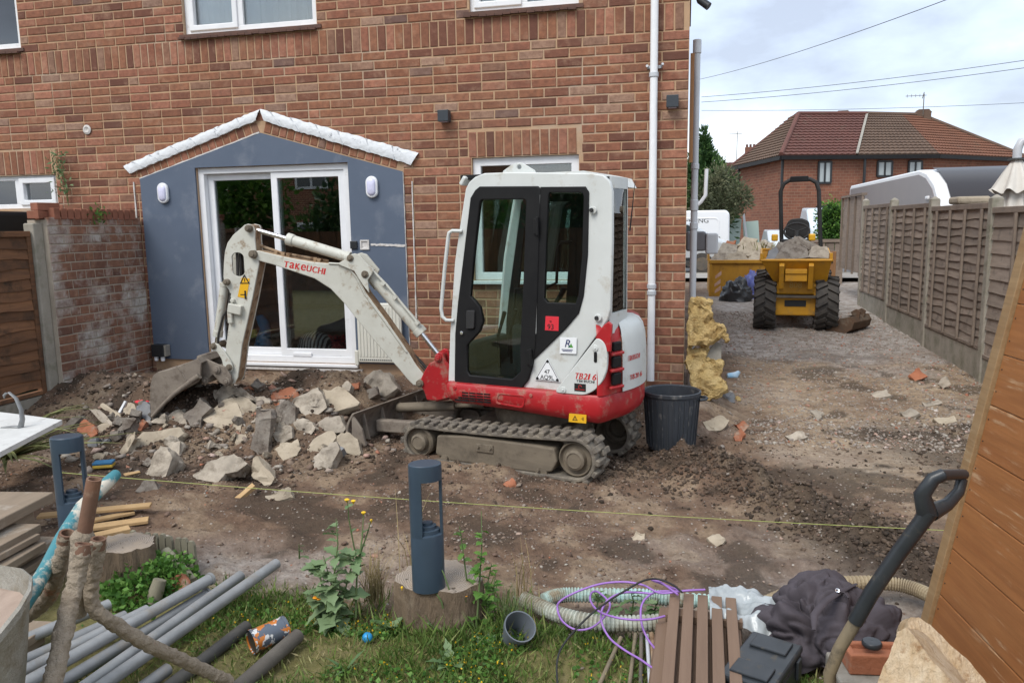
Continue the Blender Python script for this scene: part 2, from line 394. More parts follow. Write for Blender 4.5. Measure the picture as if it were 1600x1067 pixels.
def ground_mat():
    b = MatB('soil'); b.co(False)
    def att(n):
        a = b.N('ShaderNodeAttribute'); a.attribute_name = n; return a.outputs['Fac']
    n1 = b.noise(2.2, 7, .65, off=False); n2 = b.noise(38, 6, .7, off=False); n3 = b.noise(9, 6, .65, off=False, w=3)
    soil = b.ramp(n3, [(.3, (.105, .062, .040)), (.5, (.185, .116, .076)), (.72, (.27, .18, .118))])
    soil = b.mix(b.remap(n1, .35, .7, 0, .6), soil, (.185, .125, .088))
    tan_ = b.ramp(n3, [(.3, (.29, .205, .13)), (.55, (.46, .35, .235)), (.78, (.56, .455, .335))])
    grav = b.ramp(n3, [(.3, (.32, .28, .25)), (.55, (.44, .40, .36)), (.8, (.54, .50, .46))])
    drk = b.ramp(n3, [(.35, (.035, .025, .017)), (.7, (.075, .055, .038))])
    turf = b.ramp(n3, [(.3, (.13, .125, .04)), (.55, (.22, .195, .075)), (.75, (.31, .25, .13))])
    c = b.mix(b.math('MULTIPLY', att('tan'), b.remap(n1, .3, .62, .35, 1)), soil, tan_)
    c = b.mix(b.math('MULTIPLY', att('gravel'), b.remap(n3, .3, .55, .45, 1)), c, grav)
    c = b.mix(b.math('MULTIPLY', att('dark'), b.remap(n3, .3, .6, .5, 1)), c, drk)
    c = b.mix(att('lawn'), c, turf)
    vo = b.N('ShaderNodeTexVoronoi'); vo.inputs['Scale'].default_value = 46; b.L(b.co(False), vo.inputs['Vector'])
    sp = b.N('ShaderNodeSeparateColor'); b.L(vo.outputs['Color'], sp.inputs[0])
    bit = b.math('MULTIPLY', b.math('LESS_THAN', vo.outputs['Distance'], .3), b.math('GREATER_THAN', sp.outputs[0], .80))
    bit = b.math('MULTIPLY', bit, b.remap(att('lawn'), 0, 1, .8, .1))
    c = b.mix(bit, c, b.ramp(sp.outputs[1], [(.0, (.10, .07, .06)), (.4, (.26, .20, .16)), (.7, (.34, .30, .27)), (.9, (.5, .46, .4)), (1, (.40, .15, .08))]))
    c = b.mix(b.remap(n2, .3, .75, .55, 1.0), (.02, .015, .012), c)
    b.set(c, .93, 0, .25); b.bump(n2, .9, .018); b.bump(vo.outputs['Distance'], .25, .01)
    return b.m
M['soil'] = ground_mat()
gob = np_mesh('ground', V, Fq, M['soil'], attr=dict(tan=tan.ravel(), gravel=gravel.ravel(), dark=dark.ravel(), lawn=lawn.ravel()), smooth=True)
gob['kind'] = 'structure'

# pebbles and crumbs of soil lying on the ground, as real bits too many to count
def bit_shape(seed):
    r = np.random.RandomState(seed); t = (1 + 5 ** .5) / 2
    v = np.array([(-1, t, 0), (1, t, 0), (-1, -t, 0), (1, -t, 0), (0, -1, t), (0, 1, t), (0, -1, -t), (0, 1, -t), (t, 0, -1), (t, 0, 1), (-t, 0, -1), (-t, 0, 1)], float) / 1.9
    f = np.array([(0, 11, 5), (0, 5, 1), (0, 1, 7), (0, 7, 10), (0, 10, 11), (1, 5, 9), (5, 11, 4), (11, 10, 2), (10, 7, 6), (7, 1, 8), (3, 9, 4), (3, 4, 2), (3, 2, 6), (3, 6, 8), (3, 8, 9), (4, 9, 5), (2, 4, 11), (6, 2, 10), (8, 6, 7), (9, 8, 1)])
    v = v * (1 + r.uniform(-.48, .48, (12, 1))) * np.array([1, r.uniform(.6, 1), r.uniform(.4, .8)])
    return v, f
SHAPES = [bit_shape(i) for i in range(14)]
def scatter(name, pos, size, tone, m, seed):
    r = np.random.RandomState(seed); n = len(pos); Vs = []; Fs = []; T = []; o = 0
    which = r.randint(0, len(SHAPES), n)
    for k in range(len(SHAPES)):
        idx = np.where(which == k)[0]
        if not len(idx): continue
        v, f = SHAPES[k]; a = r.uniform(0, 6.28, len(idx)); c, s_ = np.cos(a), np.sin(a)
        tl = r.normal(0, .35, len(idx))
        X = v[None, :, 0] * c[:, None] - v[None, :, 1] * s_[:, None]; Y = v[None, :, 0] * s_[:, None] + v[None, :, 1] * c[:, None]; Z = v[None, :, 2] + X * np.tan(tl)[:, None] * .6
        P = np.stack([X, Y, Z], -1) * size[idx][:, None, None] + pos[idx][:, None, :]
        Vs.append(P.reshape(-1, 3)); Fs.append((f[None] + (np.arange(len(idx)) * 12)[:, None, None]).reshape(-1, 3) + o); o += len(idx) * 12
        T.append(np.repeat(tone[idx], 12))
    ob = np_mesh(name, np.concatenate(Vs), np.concatenate(Fs), m, attr=dict(tone=np.concatenate(T)))
    ob['kind'] = 'stuff'; ob['label'] = {'gravel': 'small stones scattered over the mud', 'soil': 'dark crumbs of dug soil', 'rubble_bits': 'small rubble crumbs in the heap'}[name]; return ob
def bits_mat(name, stops):
    b = MatB(name); b.co(False); a = b.N('ShaderNodeAttribute'); a.attribute_name = 'tone'
    c = b.ramp(a.outputs['Fac'], stops); n = b.noise(60, 4, .6, off=False)
    b.set(b.mix(b.remap(n, .3, .7, .45, 0), c, (.06, .045, .035)), .92, 0, .25); b.bump(n, .4, .006); return b.m
M['bits'] = bits_mat('gravel_bits', [(0, (.11, .07, .05)), (.3, (.185, .122, .092)), (.55, (.27, .205, .155)), (.75, (.31, .27, .235)), (.86, (.45, .41, .35)), (.93, (.38, .14, .075)), (1, (.68, .65, .6))])
M['clods'] = bits_mat('soil_clods', [(0, (.03, .022, .015)), (.5, (.075, .052, .037)), (1, (.14, .10, .07))])
r_ = np.random.RandomState(5)
def spots(n, x0, x1, y0, y1, pw=1.0):
    x = r_.uniform(x0, x1, n); y = y0 + (y1 - y0) * r_.uniform(0, 1, n) ** pw
    d, l, _ = ground_parts(x, y); return x, y, d, l
# pebbles over the dug ground, thicker in drifts
x, y, d, l = spots(52000, -6.2, 3.3, 2.4, 7.1, 1.25)
keep = (r_.uniform(0, 1, len(x)) < .2 + .8 * sstep(-.2, .5, fbm(x * 1.3, y * 1.3, 0, 3, 77))) & (r_.uniform(0, 1, len(x)) > .93 * l)
x, y = x[keep], y[keep]; sz = .0035 + .0085 * r_.uniform(0, 1, len(x)) ** 3.2 + .014 * (r_.uniform(0, 1, len(x)) > .985)
scatter('gravel', np.stack([x, y, g(x, y) + sz * .15], -1), sz, np.clip(r_.beta(1.6, 2.2, len(x)), 0, 1) ** 1.0, M['bits'], 3)
# driveway stones
x, y, d, l = spots(14000, -.2, 3.2, 6.2, 14, 1.3); keep = d > .4; x, y = x[keep], y[keep]
sz = .006 + .016 * r_.uniform(0, 1, len(x)) ** 3.5
scatter('gravel', np.stack([x, y, g(x, y) + sz * .15], -1), sz, np.clip(.5 + r_.beta(2, 2, len(x)) * .5, 0, 1), M['bits'], 4)
# dark crumbs: mound, ridge, churned patch in front of the tracks
xx = []; 
for (n, cx, cy, sx, sy) in ((9000, -3.8, 5.6, 1.3, .5), (2600, -.3, 5.6, .5, .35), (1300, 2.0, 6.1, .5, .7)):
    xx.append(np.stack([r_.normal(cx, sx, n), r_.normal(cy, sy, n)], 1))
t = r_.uniform(0, len(RIDGE) - 1.001, 5200); i0 = t.astype(int); fr = (t - i0)[:, None]; RP = np.array(RIDGE)
xx.append(RP[i0] * (1 - fr) + RP[i0 + 1] * fr + r_.normal(0, .16, (5200, 2)))
q = np.concatenate(xx); q = q[(q[:, 1] < 7.1) & (q[:, 1] > 3)]
sz = .004 + .017 * r_.uniform(0, 1, len(q)) ** 4
r2 = np.random.RandomState(8); n = 520; qx, qy = r2.normal(-3.7, 1.0, n), r2.normal(5.6, .45, n); k_ = (qx > -5.3) & (qx < -2.2) & (qy > 4.6) & (qy < 7.0); qx, qy = qx[k_], qy[k_]; s2 = .012 + .034 * r2.uniform(0, 1, len(qx)) ** 2.5
scatter('rubble_bits', np.stack([qx, qy, g(qx, qy) + s2 * .3], -1), s2, np.clip(.3 + r2.beta(2, 1.6, len(qx)) * .68, 0, 1), M['bits'], 9)
scatter('soil', np.stack([q[:, 0], q[:, 1], g(q[:, 0], q[:, 1]) + sz * .2], -1), sz, r_.uniform(0, 1, len(q)), M['clods'], 6)
# ------------------------------------------------------------------ the brick house
def brick_mat(name, stops, wash=None, lines=True, dark=1.0):
    b = MatB(name); oi = b.N('ShaderNodeObjectInfo'); at = b.N('ShaderNodeAttribute'); at.attribute_name = 'tone'
    r = b.math('FRACT', b.math('ADD', oi.outputs['Random'], at.outputs['Fac']))
    c = b.ramp(r, stops); n = b.noise(22, 6, .65)
    c = b.mix(b.remap(n, .3, .7, .62, 0), c, (.10, .042, .028)); c = b.mix(b.remap(b.noise(7, 5, .7, w=4), .52, .78, 0, .55), c, (.42, .27, .18))
    geo = b.N('ShaderNodeNewGeometry')
    def wn(scale, st=(1, 1, 1), w=0):
        mp = b.N('ShaderNodeMapping'); mp.inputs['Scale'].default_value = st; mp.inputs['Location'].default_value = (w, w, w); b.L(geo.outputs['Position'], mp.inputs[0])
        z = b.N('ShaderNodeTexNoise'); z.inputs['Scale'].default_value = scale; z.inputs['Detail'].default_value = 6; z.inputs['Roughness'].default_value = .65; b.L(mp.outputs[0], z.inputs['Vector']); return z.outputs['Fac']
    if wash:
        c = b.mix(b.math('MULTIPLY', b.remap(wn(wash[1]), wash[2], wash[3]), b.remap(n, .3, .6, .5, 1)), c, wash[0])
    c = b.mix(b.remap(wn(1.1, (1, 1, .7), 3), .5, .75, 0, .35), c, (.13, .085, .065))       # old soot stains on the masonry
    b.set(c, .88, 0, .3)
    if lines:
        b.bump(b.noise(30, 4, .6, (.5, 1, 6)), .55, .006)
    b.bump(b.noise(120, 3, .6), .25, .003)
    return b.m
BSTOPS = [(0, (.13, .055, .038)), (.12, (.20, .085, .055)), (.3, (.29, .125, .068)), (.5, (.32, .145, .082)), (.66, (.28, .112, .068)), (.8, (.36, .155, .10)), (.88, (.42, .185, .115)), (.93, (.24, .13, .085)), (.97, (.42, .27, .19)), (1, (.16, .10, .085))]
M['brick'] = brick_mat('weathered_red_brick', BSTOPS)
M['old_brick'] = brick_mat('stained_garden_brick', [(0, (.13, .068, .05)), (.3, (.23, .115, .075)), (.6, (.29, .145, .09)), (.85, (.20, .10, .07)), (1, (.33, .16, .10))], ((.45, .42, .38), 2.6, .47, .62))
M['new_brick'] = mat('bright_red_brick', (.29, .115, .07), (.20, .08, .05), 9, .9, bump=.3, bscale=60)
M['mortar'] = mat('sandy_mortar', (.47, .305, .185), (.36, .24, .15), 5, .95, bump=.5, bscale=70, dirt=((.40, .33, .26), .5, .75, 1.4))
M['grey_mortar'] = mat('grey_mortar', (.44, .38, .31), (.33, .28, .22), 5, .95, bump=.5, bscale=70)

def brick_shape(name, w, h, m, d=.03, seed=0):
    q = random.Random(seed); j = lambda a: q.uniform(-a, a); v = []
    for y, s in ((0, 1), (-d, 1)):
        pass
    c = .006
    back = [(-w / 2, d, -h / 2), (w / 2, d, -h / 2), (w / 2, d, h / 2), (-w / 2, d, h / 2)]
    mid = [(x + j(.0025), .004, z + j(.002)) for x, _, z in back]
    fr = [(x * (1 - 2 * c / w) + j(.0015), j(.0012), z * (1 - 2 * c / h) + j(.0015)) for x, _, z in back]
    mb = MB(); v = back + mid + fr; fs = [(8, 9, 10, 11)]
    for i in range(4):
        k = (i + 1) % 4; fs += [(i, k, 4 + k, 4 + i), (4 + i, 4 + k, 8 + k, 8 + i)]
    mb.add(v, fs); return mb
PIT, CRS = .236, .0845
class Bricks:
    """collects bricks on a plane; the largest in view become single objects, the rest one joined part"""
    def __init__(s, parent, fn, m, limit=300, score=None): s.p = parent; s.fn = fn; s.m = m; s.items = []; s.limit = limit; s.score = score; s.cache = {}
    def put(s, u, z, w, h, rot=0.0, proud=0.0): s.items.append((u, z, w, h, rot, proud))
    def finish(s, turn=0.0):
        its = s.items
        if s.score: its = sorted(its, key=s.score, reverse=True)
        one, rest = its[:s.limit], its[s.limit:]
        org = s.p.matrix_world.translation if s.p.parent is None else s.p.location
        for (u, z, w, h, rot, pr) in one:
            key = (round(w, 2), round(h, 3), rnd.randint(0, 2))
            if key not in s.cache: s.cache[key] = brick_shape('brick', key[0], key[1], s.m, seed=len(s.cache)).mesh('brick', s.m)
            o = link('brick', s.cache[key], s.p); P = s.fn(u, z, pr + rnd.uniform(-.0025, .0015))
            o.location = P; o.rotation_euler = Euler((rnd.uniform(-.012, .012), rot + rnd.uniform(-.006, .006), turn)); o.scale = (w / key[0], 1, h / key[1])
        if rest:
            V = []; F = []; T = []; E_ = Matrix.Rotation(turn, 3, 'Z')
            for (u, z, w, h, rot, pr) in rest:
                mb = brick_shape('b', w, h, s.m, seed=rnd.randint(0, 999)); P = s.fn(u, z, pr + rnd.uniform(-.0025, .0015)); mt = E_ @ Matrix.Rotation(rot, 3, 'Y'); o = len(V)
                V += [tuple(P + mt @ Vector(v)) for v in mb.v]; F += [tuple(i + o for i in f) for f in mb.f]; T += [rnd.random()] * len(mb.v)
            me = bpy.data.meshes.new('brick'); me.from_pydata(V, [], F); me.materials.append(s.m)
            a = me.attributes.new('tone', 'FLOAT', 'POINT'); a.data.foreach_set('value', T)
            o = link('brick', me, s.p); o['kind'] = 'stuff'

HY = 7.2
house = thing('brick_house', 'red brick house with blue boarded gable patch and white patio door behind the digger', 'house', (0, 0, 0))
hz0 = .0
OPEN = [(-4.955, -3.26, .43, 2.45), (-4.975, -3.52, 3.765, 4.95), (-1.99, -.972, 3.765, 4.95), (-8.3, -6.945, 3.765, 4.95), (-7.95, -6.675, 2.085, 2.44), (-1.998, -.975, 1.29, 2.45)]
HX0, HX1, HEV = -13.0, 0.0, 5.3
# mortar wall with openings cut as cells
wm = MB(); xsn = sorted({HX0, HX1} | {v for o in OPEN for v in o[:2]}); zsn = sorted({-.3, HEV} | {v for o in OPEN for v in o[2:]})
for a, b in zip(xsn[:-1], xsn[1:]):
    for c, d in zip(zsn[:-1], zsn[1:]):
        cx, cz = (a + b) / 2, (c + d) / 2
        if any(o[0] < cx < o[1] and o[2] < cz < o[3] for o in OPEN): continue
        wm.add([(a, HY + .007, c), (b, HY + .007, c), (b, HY + .007, d), (a, HY + .007, d)], [(0, 1, 2, 3)])
        wm.add([(a, HY + .25, c), (b, HY + .25, c), (b, HY + .25, d), (a, HY + .25, d)], [(3, 2, 1, 0)])
for x0, x1, z0, z1 in OPEN:
    y0, y1 = HY + .007, HY + .25
    wm.add([(x0, y0, z0), (x0, y1, z0), (x0, y1, z1), (x0, y0, z1)], [(0, 1, 2, 3)]); wm.add([(x1, y0, z0), (x1, y1, z0), (x1, y1, z1), (x1, y0, z1)], [(3, 2, 1, 0)])
    wm.add([(x0, y0, z1), (x1, y0, z1), (x1, y1, z1), (x0, y1, z1)], [(0, 3, 2, 1)]); wm.add([(x0, y0, z0), (x1, y0, z0), (x1, y1, z0), (x0, y1, z0)], [(0, 1, 2, 3)])
wall = wm.build('wall', M['mortar'], house)
# side and back walls (brick pattern at a glance from the side), roof
def brick_tex(name, c1, c2, mo, scale=1.0, bw=.236, rh=.0845, axis=None):
    b = MatB(name); geo = b.N('ShaderNodeTexCoord'); sep = b.N('ShaderNodeSeparateXYZ'); b.L(geo.outputs['Object'], sep.inputs[0])
    cmb = b.N('ShaderNodeCombineXYZ'); b.L(b.math('ADD', sep.outputs[0], sep.outputs[1]), cmb.inputs[0]); b.L(sep.outputs[2], cmb.inputs[1])
    br = b.N('ShaderNodeTexBrick'); br.inputs['Scale'].default_value = 1; br.inputs['Brick Width'].default_value = bw; br.inputs['Row Height'].default_value = rh; br.inputs['Mortar Size'].default_value = .012; br.inputs['Bias'].default_value = .1
    br.inputs['Color1'].default_value = _c(c1); br.inputs['Color2'].default_value = _c(c2); br.inputs['Mortar'].default_value = _c(mo); b.L(cmb.outputs[0], br.inputs['Vector'])
    n = b.noise(1.3, 6, .65, off=False); b.set(b.mix(b.remap(n, .35, .7, .35, 0), br.outputs['Color'], (.12, .06, .045)), .9, 0, .25)
    b.bump(br.outputs['Fac'], -.3, .01); return b.m
M['brick_far'] = brick_tex('distant_brickwork', (.33, .125, .075), (.22, .085, .055), (.40, .27, .17))
sw = MB(); sw.box2((-.24, HY + .03, -.3), (-.002, 14.5, HEV)); sw.build('side_wall', M['brick_far'], house)
sw = MB(); sw.box2((HX0, 14.26, -.3), (-.25, 14.5, HEV)); sw.box2((HX0, HY + .26, -.3), (HX0 + .24, 14.24, HEV)); sw.build('back_wall', M['brick_far'], house)
M['roof_tile'] = mat('brown_roof_tile', (.13, .062, .045), (.085, .05, .04), 5, .85, bump=.4, bscale=8)
rf = MB(); ov = .35; a, b_, c, d = (HX0 - ov, HY - ov, HEV), (HX1 + .02, HY - ov, HEV), (HX1 + .02, 14.5 + ov, HEV), (HX0 - ov, 14.5 + ov, HEV)
r1, r2 = (HX0 + 3.4, 10.85, HEV + 2.5), (HX1 - 3.4, 10.85, HEV + 2.5)
rf.add([a, b_, c, d, r1, r2], [(0, 1, 5, 4), (1, 2, 5), (2, 3, 4, 5), (3, 0, 4), (3, 2, 1, 0)]); rf.build('roof', M['roof_tile'], house)
fl = MB(); fl.box2((HX0 + .3, HY + .26, 2.62), (-.26, 14.2, 2.74)); fl.build('upper_floor', M['dark_frame'], house)

# bricks of the rear wall
def fnH(u, z, pr): return Vector((u, HY - pr, z))
def in_frame(it):
    u, z = it[0], it[1]; v = Vector((u, HY, z)) - CAM; dep = v.dot(_fw); px = 800 + FOC * v.dot(_rt) / dep; py = 533.5 - FOC * v.dot(_up) / dep
    if not (-10 < px < 1100 and -20 < py < 640): return -dep
    hid = (705 < px < 985 and 285 < py < 660)
    return (it[2] * it[3]) * (FOC / dep) ** 2 * (.3 if hid else 1) + 100
BH = Bricks(wall, fnH, M['brick'], 300, in_frame)
GA, GL, GR = (-4.18, 2.77), (-5.615, 2.36), (-2.69, 2.345)          # blue boarding: apex and shoulders
def gable_top(u):
    if u <= GL[0] or u >= GR[0]: return -9
    return GL[1] + (GA[1] - GL[1]) * (u - GL[0]) / (GA[0] - GL[0]) if u < GA[0] else GR[1] + (GA[1] - GR[1]) * (GR[0] - u) / (GR[0] - GA[0])
SOLD = (3.475, 3.71)
LINT = [(-2.03, -.95, 2.45, 2.69), (-8.1, -6.655, 2.44, 2.70)]
def clear_spans(x0, x1, z0, z1):
    spans = [(x0, x1)]
    blocks = [(o[0], o[1]) for o in OPEN if o[2] < z1 - .02 and o[3] > z0 + .02] + [(l[0], l[1]) for l in LINT if l[2] < z1 - .02 and l[3] > z0 + .02]
    zt = z0 + .02
    if zt < 2.9:
        zz = zt - .135   # boarding and its raking bricks
        if zz < GL[1]: blocks.append((GL[0], GR[0]))
        elif zz < GA[1]:
            t = (GA[1] - zz); blocks.append((GA[0] - t * (GA[0] - GL[0]) / (GA[1] - GL[1]), GA[0] + t * (GR[0] - GA[0]) / (GA[1] - GR[1])))
    for a, b in blocks:
        ns = []
        for p, q in spans:
            if b <= p or a >= q: ns.append((p, q)); continue
            if a - p > .035: ns.append((p, a - .006))
            if q - b > .035: ns.append((b + .006, q))
        spans = ns
    return spans
zc = 3.475 - CRS * 42; k = 0
while zc < 5.2:
    z0 = zc
    if SOLD[0] - .02 <= z0 < SOLD[1] - .03:
        x = -.05
        while x > -9.2:
            BH.put(x - .038, (SOLD[0] + SOLD[1]) / 2, .0735, SOLD[1] - SOLD[0] - .012, rnd.uniform(-.008, .008)); x -= .0865
        zc = SOLD[1] + .0; k += 1; continue
    x = -.004 if k % 2 else -.004
    first = True
    while x > -9.2:
        wd = (.223 if k % 2 else .105) if first else .223
        if not first and rnd.random() < .035: wd = .105
        first = False
        for p, q in clear_spans(x - wd, x, z0, z0 + CRS):
            if q - p > .03: BH.put((p + q) / 2, z0 + CRS / 2, q - p, CRS - .0135 + rnd.uniform(-.0015, .0015))
        x -= wd + .013
    zc += CRS; k += 1
for x0, x1, z0, z1 in LINT:                                           # soldier lintels
    x = x0 + .045
    while x < x1 - .03: BH.put(x, (z0 + z1) / 2 + .002, .0735, z1 - z0 - .012, rnd.uniform(-.01, .01)); x += .0865
for (A, B) in ((GL, GA), (GA, GR)):                                    # raking bricks along the old roof line
    d = Vector((B[0] - A[0], B[1] - A[1])); l = d.length; d /= l; nn = Vector((-d.y, d.x)); t = .06
    ang = -math.atan2(d.y, d.x)
    while t < l - .05:
        p = Vector(A) + d * t + nn * .066; BH.put(p.x, p.y, .0735, .107, ang + rnd.uniform(-.02, .02)); t += .086
BH.finish()

# windows
M['net'] = mat('white_net_curtain', (.62, .66, .68), (.72, .75, .77), 3, .9, stretch=(9, 1, .4))
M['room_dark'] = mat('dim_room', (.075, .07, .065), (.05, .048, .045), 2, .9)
def rect(x0, x1, z0, z1): return [(x0, z0), (x1, z0), (x1, z1), (x0, z1)]
def window(x0, x1, z0, z1, muls=(), sashes=(), curtain=False, y=HY + .045, fw=.06, cill=.0, back='room_dark'):
    t = MB(); t.ring(rect(x0, x1, z0, z1), rect(x0 + fw, x1 - fw, z0 + fw, z1 - fw), y, y + .07)
    for m in muls: t.box2((m - .03, y + .002, z0 + fw), (m + .03, y + .068, z1 - fw))
    win = t.build('window', M['upvc'], house, bevel=.004)
    for a, b, c, d in sashes:
        q = MB(); q.ring(rect(a, b, c, d), rect(a + .055, b - .055, c + .055, d - .055), y - .018, y + .05); q.build('sash', M['upvc'], win, bevel=.008)
    edges = [x0 + fw] + [v for m in muls for v in (m - .03, m + .03)] + [x1 - fw]
    for a, b in zip(edges[::2], edges[1::2]):
        q = MB(); q.box2((a, y + .03, z0 + fw), (b, y + .042, z1 - fw)); q.build('pane', M['glass'], win)
    if curtain:
        rows = []; n = 60
        for zz in (z0 + .02, z1 + .1): rows.append([(x0 + (x1 - x0) * i / n, y + .16 + .025 * math.sin(i * .9) + .012 * math.sin(i * 2.3 + 1), zz) for i in range(n + 1)])
        MB().grid(rows).build('curtain', M['net'], win, smooth=60)
    q = MB(); q.add([(x0, y + .9, z0), (x1, y + .9, z0), (x1, y + .9, z1), (x0, y + .9, z1)], [(0, 1, 2, 3)]); q.build('dark_backing', M[back], win)  # dark sheet added behind the panes, its colour standing in for room shade
    return win
window(-4.975, -3.52, 3.765, 4.95, (-4.36,), ((-4.925, -4.385, 3.8, 4.9),), True)
window(-1.99, -.972, 3.765, 4.95, (-1.48,), ((-1.95, -1.5, 3.8, 4.9),), True)
window(-8.3, -6.945, 3.765, 4.95, (-7.6,), (), True)
window(-7.95, -6.675, 2.085, 2.44, (-7.22,), ((-7.185, -6.72, 2.12, 2.41),), False, fw=.05)
kw = window(-1.998, -.975, 1.29, 2.45, (), (), False, fw=.075)
q = MB(); q.box2((-2.02, HY - .05, 1.255), (-.955, HY + .05, 1.288)); q.build('sill', M['upvc'], kw, bevel=.006)
M['tile_brown'] = mat('dark_creasing_tile', (.14, .07, .05), (.08, .05, .042), 14, .85, bump=.3)
for x0, x1 in ((-5.02, -3.47), (-2.04, -.93), (-8.3, -6.9)):
    x = x0
    sl = MB(); sl.box2((x0, HY - .012, 3.728), (x1, HY + .04, 3.762)); so_ = sl.build('sill', M['tile_brown'], house)
    n_ = int((x1 - x0) / .075)
    for i in range(n_):
        t = MB(); zz = 3.722 + rnd.uniform(-.004, .004); t.box((x0 + .0375 + i * .075, HY - .018, zz), (.071, .05, .018), (R(6), rnd.uniform(-.04, .04), 0)); t.build('tile', M['tile_brown'], so_)

# blue boarded patch left by a former lean-to
M['blue'] = mat('slate_blue_paint', (.082, .107, .152), (.096, .122, .17), 2.5, .55, dirt=((.19, .21, .25), .54, .85, 3), bump=.06, bscale=18)
bp = MB(); zb = .445; y0, y1 = HY - .014, HY + .004
fr_ = [(-5.62, zb), (-4.957, zb), (-4.957, 2.452), (-3.258, 2.452), (-3.258, zb), (-2.685, zb), (GR[0], GR[1]), (-4.11, 2.765), GA, (-4.25, 2.765), (GL[0], GL[1])]
bp.prism([(-5.62, zb), (-4.957, zb), (-4.957, 2.40), GL], y0, y1); bp.prism([GL, (-4.957, 2.40), (-4.957, 2.452), (-4.18, 2.452), GA], y0, y1)
bp.prism([GA, (-4.18, 2.452), (-3.258, 2.452), (-3.258, 2.40), GR], y0, y1); bp.prism([GR, (-3.258, 2.40), (-3.258, zb), (-2.685, zb)], y0, y1)
board = bp.build('gable_board', M['blue'], house)
for x in (-4.957, -3.258):                                             # deep blue reveals of the door opening
    t = MB(); s_ = -1 if x < -4 else 1; t.box2((x, HY - .012, .446), (x + .004 * s_, HY + .12, 2.45)); t.build('reveal', M['blue'], board)
M['plaster'] = mat('crumbled_white_plaster', (.66, .64, .62), (.45, .42, .39), 25, .95, bump=.5, bscale=70)
def ragged(pts, wd, y, name, m, parent, dep=.012, n=26, sd=1):
    q = random.Random(sd); mb = MB(); up_, lo_ = [], []
    for i in range(n + 1):
        t = i / n * (len(pts) - 1); k = min(int(t), len(pts) - 2); f = t - k
        p = Vector(pts[k]).lerp(Vector(pts[k + 1]), f); d = (Vector(pts[k + 1]) - Vector(pts[k])).normalized(); nn = Vector((-d.y, d.x))
        a = wd / 2 * q.uniform(.55, 1.35); b = wd / 2 * q.uniform(.55, 1.35); up_.append(p + nn * a); lo_.append(p - nn * b)
    for i in range(n): mb.prism([tuple(lo_[i]), tuple(lo_[i + 1]), tuple(up_[i + 1]), tuple(up_[i])], y - dep, y)
    return mb.build(name, m, parent, smooth=40)
ragged([(-3.05, 1.648), (-2.69, 1.632)], .022, HY - .013, 'plaster_chase', M['plaster'], board, .006, 18, 3)
ragged([(-2.69, 2.34), (-2.686, .6)], .012, HY, 'plaster_edge', M['plaster'], board, .012, 40, 4)
ragged([(-5.62, 2.36), (-4.2, 2.775)], .014, HY, 'plaster_edge', M['plaster'], board, .012, 30, 5)
for x, z0, z1 in ((-2.60, .85, 2.25), (-5.70, .52, 2.33)):
    ragged([(x, z1), (x - .004, z0)], .011, HY - .001, 'render_bead', M['plaster'], house, .009, 30, int(z1 * 99))
# sliding patio door
dr = MB(); X0, X1, Z0, Z1 = -4.953, -3.262, .432, 2.448
dr.ring(rect(X0, X1, Z0, Z1), rect(X0 + .065, X1 - .065, Z0 + .07, Z1 - .06), HY + .03, HY + .15)
dr.box2((X0 - .02, HY - .035, Z0 - .032), (X1 + .02, HY + .06, Z0 - .002))
door = dr.build('patio_door', M['upvc'], house, bevel=.005)
def leaf(a, b, y, nm):
    q = MB(); q.ring(rect(a, b, Z0 + .07, Z1 - .06), rect(a + .068, b - .068, Z0 + .145, Z1 - .125), y, y + .045); q.build(nm, M['upvc'], door, bevel=.006)
    q = MB(); q.box2((a + .066, y + .018, Z0 + .143), (b - .066, y + .03, Z1 - .123)); q.build('pane', M['glass'], door)
leaf(-4.888, -4.06, HY + .095, 'sliding_leaf'); leaf(-4.135, -3.327, HY + .045, 'fixed_leaf')
q = MB(); q.box2((-3.99, HY + .022, .50), (-3.78, HY + .044, .535)); q.build('vent', M['upvc'], door, bevel=.004)
q = MB(); q.box2((-5.0, HY - .02, .36), (-3.2, HY + .004, .385)); q.build('threshold_strip', M['plaster'], door)
# mossy old plinth below door
# dim living room behind the patio door
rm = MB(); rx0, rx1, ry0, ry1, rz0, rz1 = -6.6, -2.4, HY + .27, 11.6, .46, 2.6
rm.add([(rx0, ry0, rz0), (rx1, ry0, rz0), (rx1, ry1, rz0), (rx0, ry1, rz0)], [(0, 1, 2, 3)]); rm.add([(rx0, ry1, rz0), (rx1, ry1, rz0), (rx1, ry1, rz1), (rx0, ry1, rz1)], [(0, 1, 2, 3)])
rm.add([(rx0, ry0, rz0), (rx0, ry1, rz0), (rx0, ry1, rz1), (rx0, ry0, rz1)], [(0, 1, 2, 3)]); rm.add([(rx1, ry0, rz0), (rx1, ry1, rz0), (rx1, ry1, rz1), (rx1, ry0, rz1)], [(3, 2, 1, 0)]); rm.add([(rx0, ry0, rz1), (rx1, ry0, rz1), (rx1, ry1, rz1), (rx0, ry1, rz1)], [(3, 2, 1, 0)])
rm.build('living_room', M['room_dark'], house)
M['grey_fabric'] = mat('grey_sofa_fabric', (.22, .22, .23), (.16, .16, .17), 14, .95, bump=.2)
sofa = thing('sofa', 'grey sofa seen dimly through the patio door glass', 'sofa', (-4.45, 8.9, .46))
def cush(nm, c, s, par, m, bev=.05): q = MB(); q.box(c, s); q.build(nm, m, par, smooth=50, bevel=bev, seg=3)
cush('seat', (0, 0, .25), (1.7, .8, .28), sofa, M['grey_fabric']); cush('backrest', (0, .36, .55), (1.7, .24, .5), sofa, M['grey_fabric'])
cush('arm', (-.92, 0, .33), (.22, .8, .5), sofa, M['grey_fabric']); cush('arm', (.92, 0, .33), (.22, .8, .5), sofa, M['grey_fabric'])
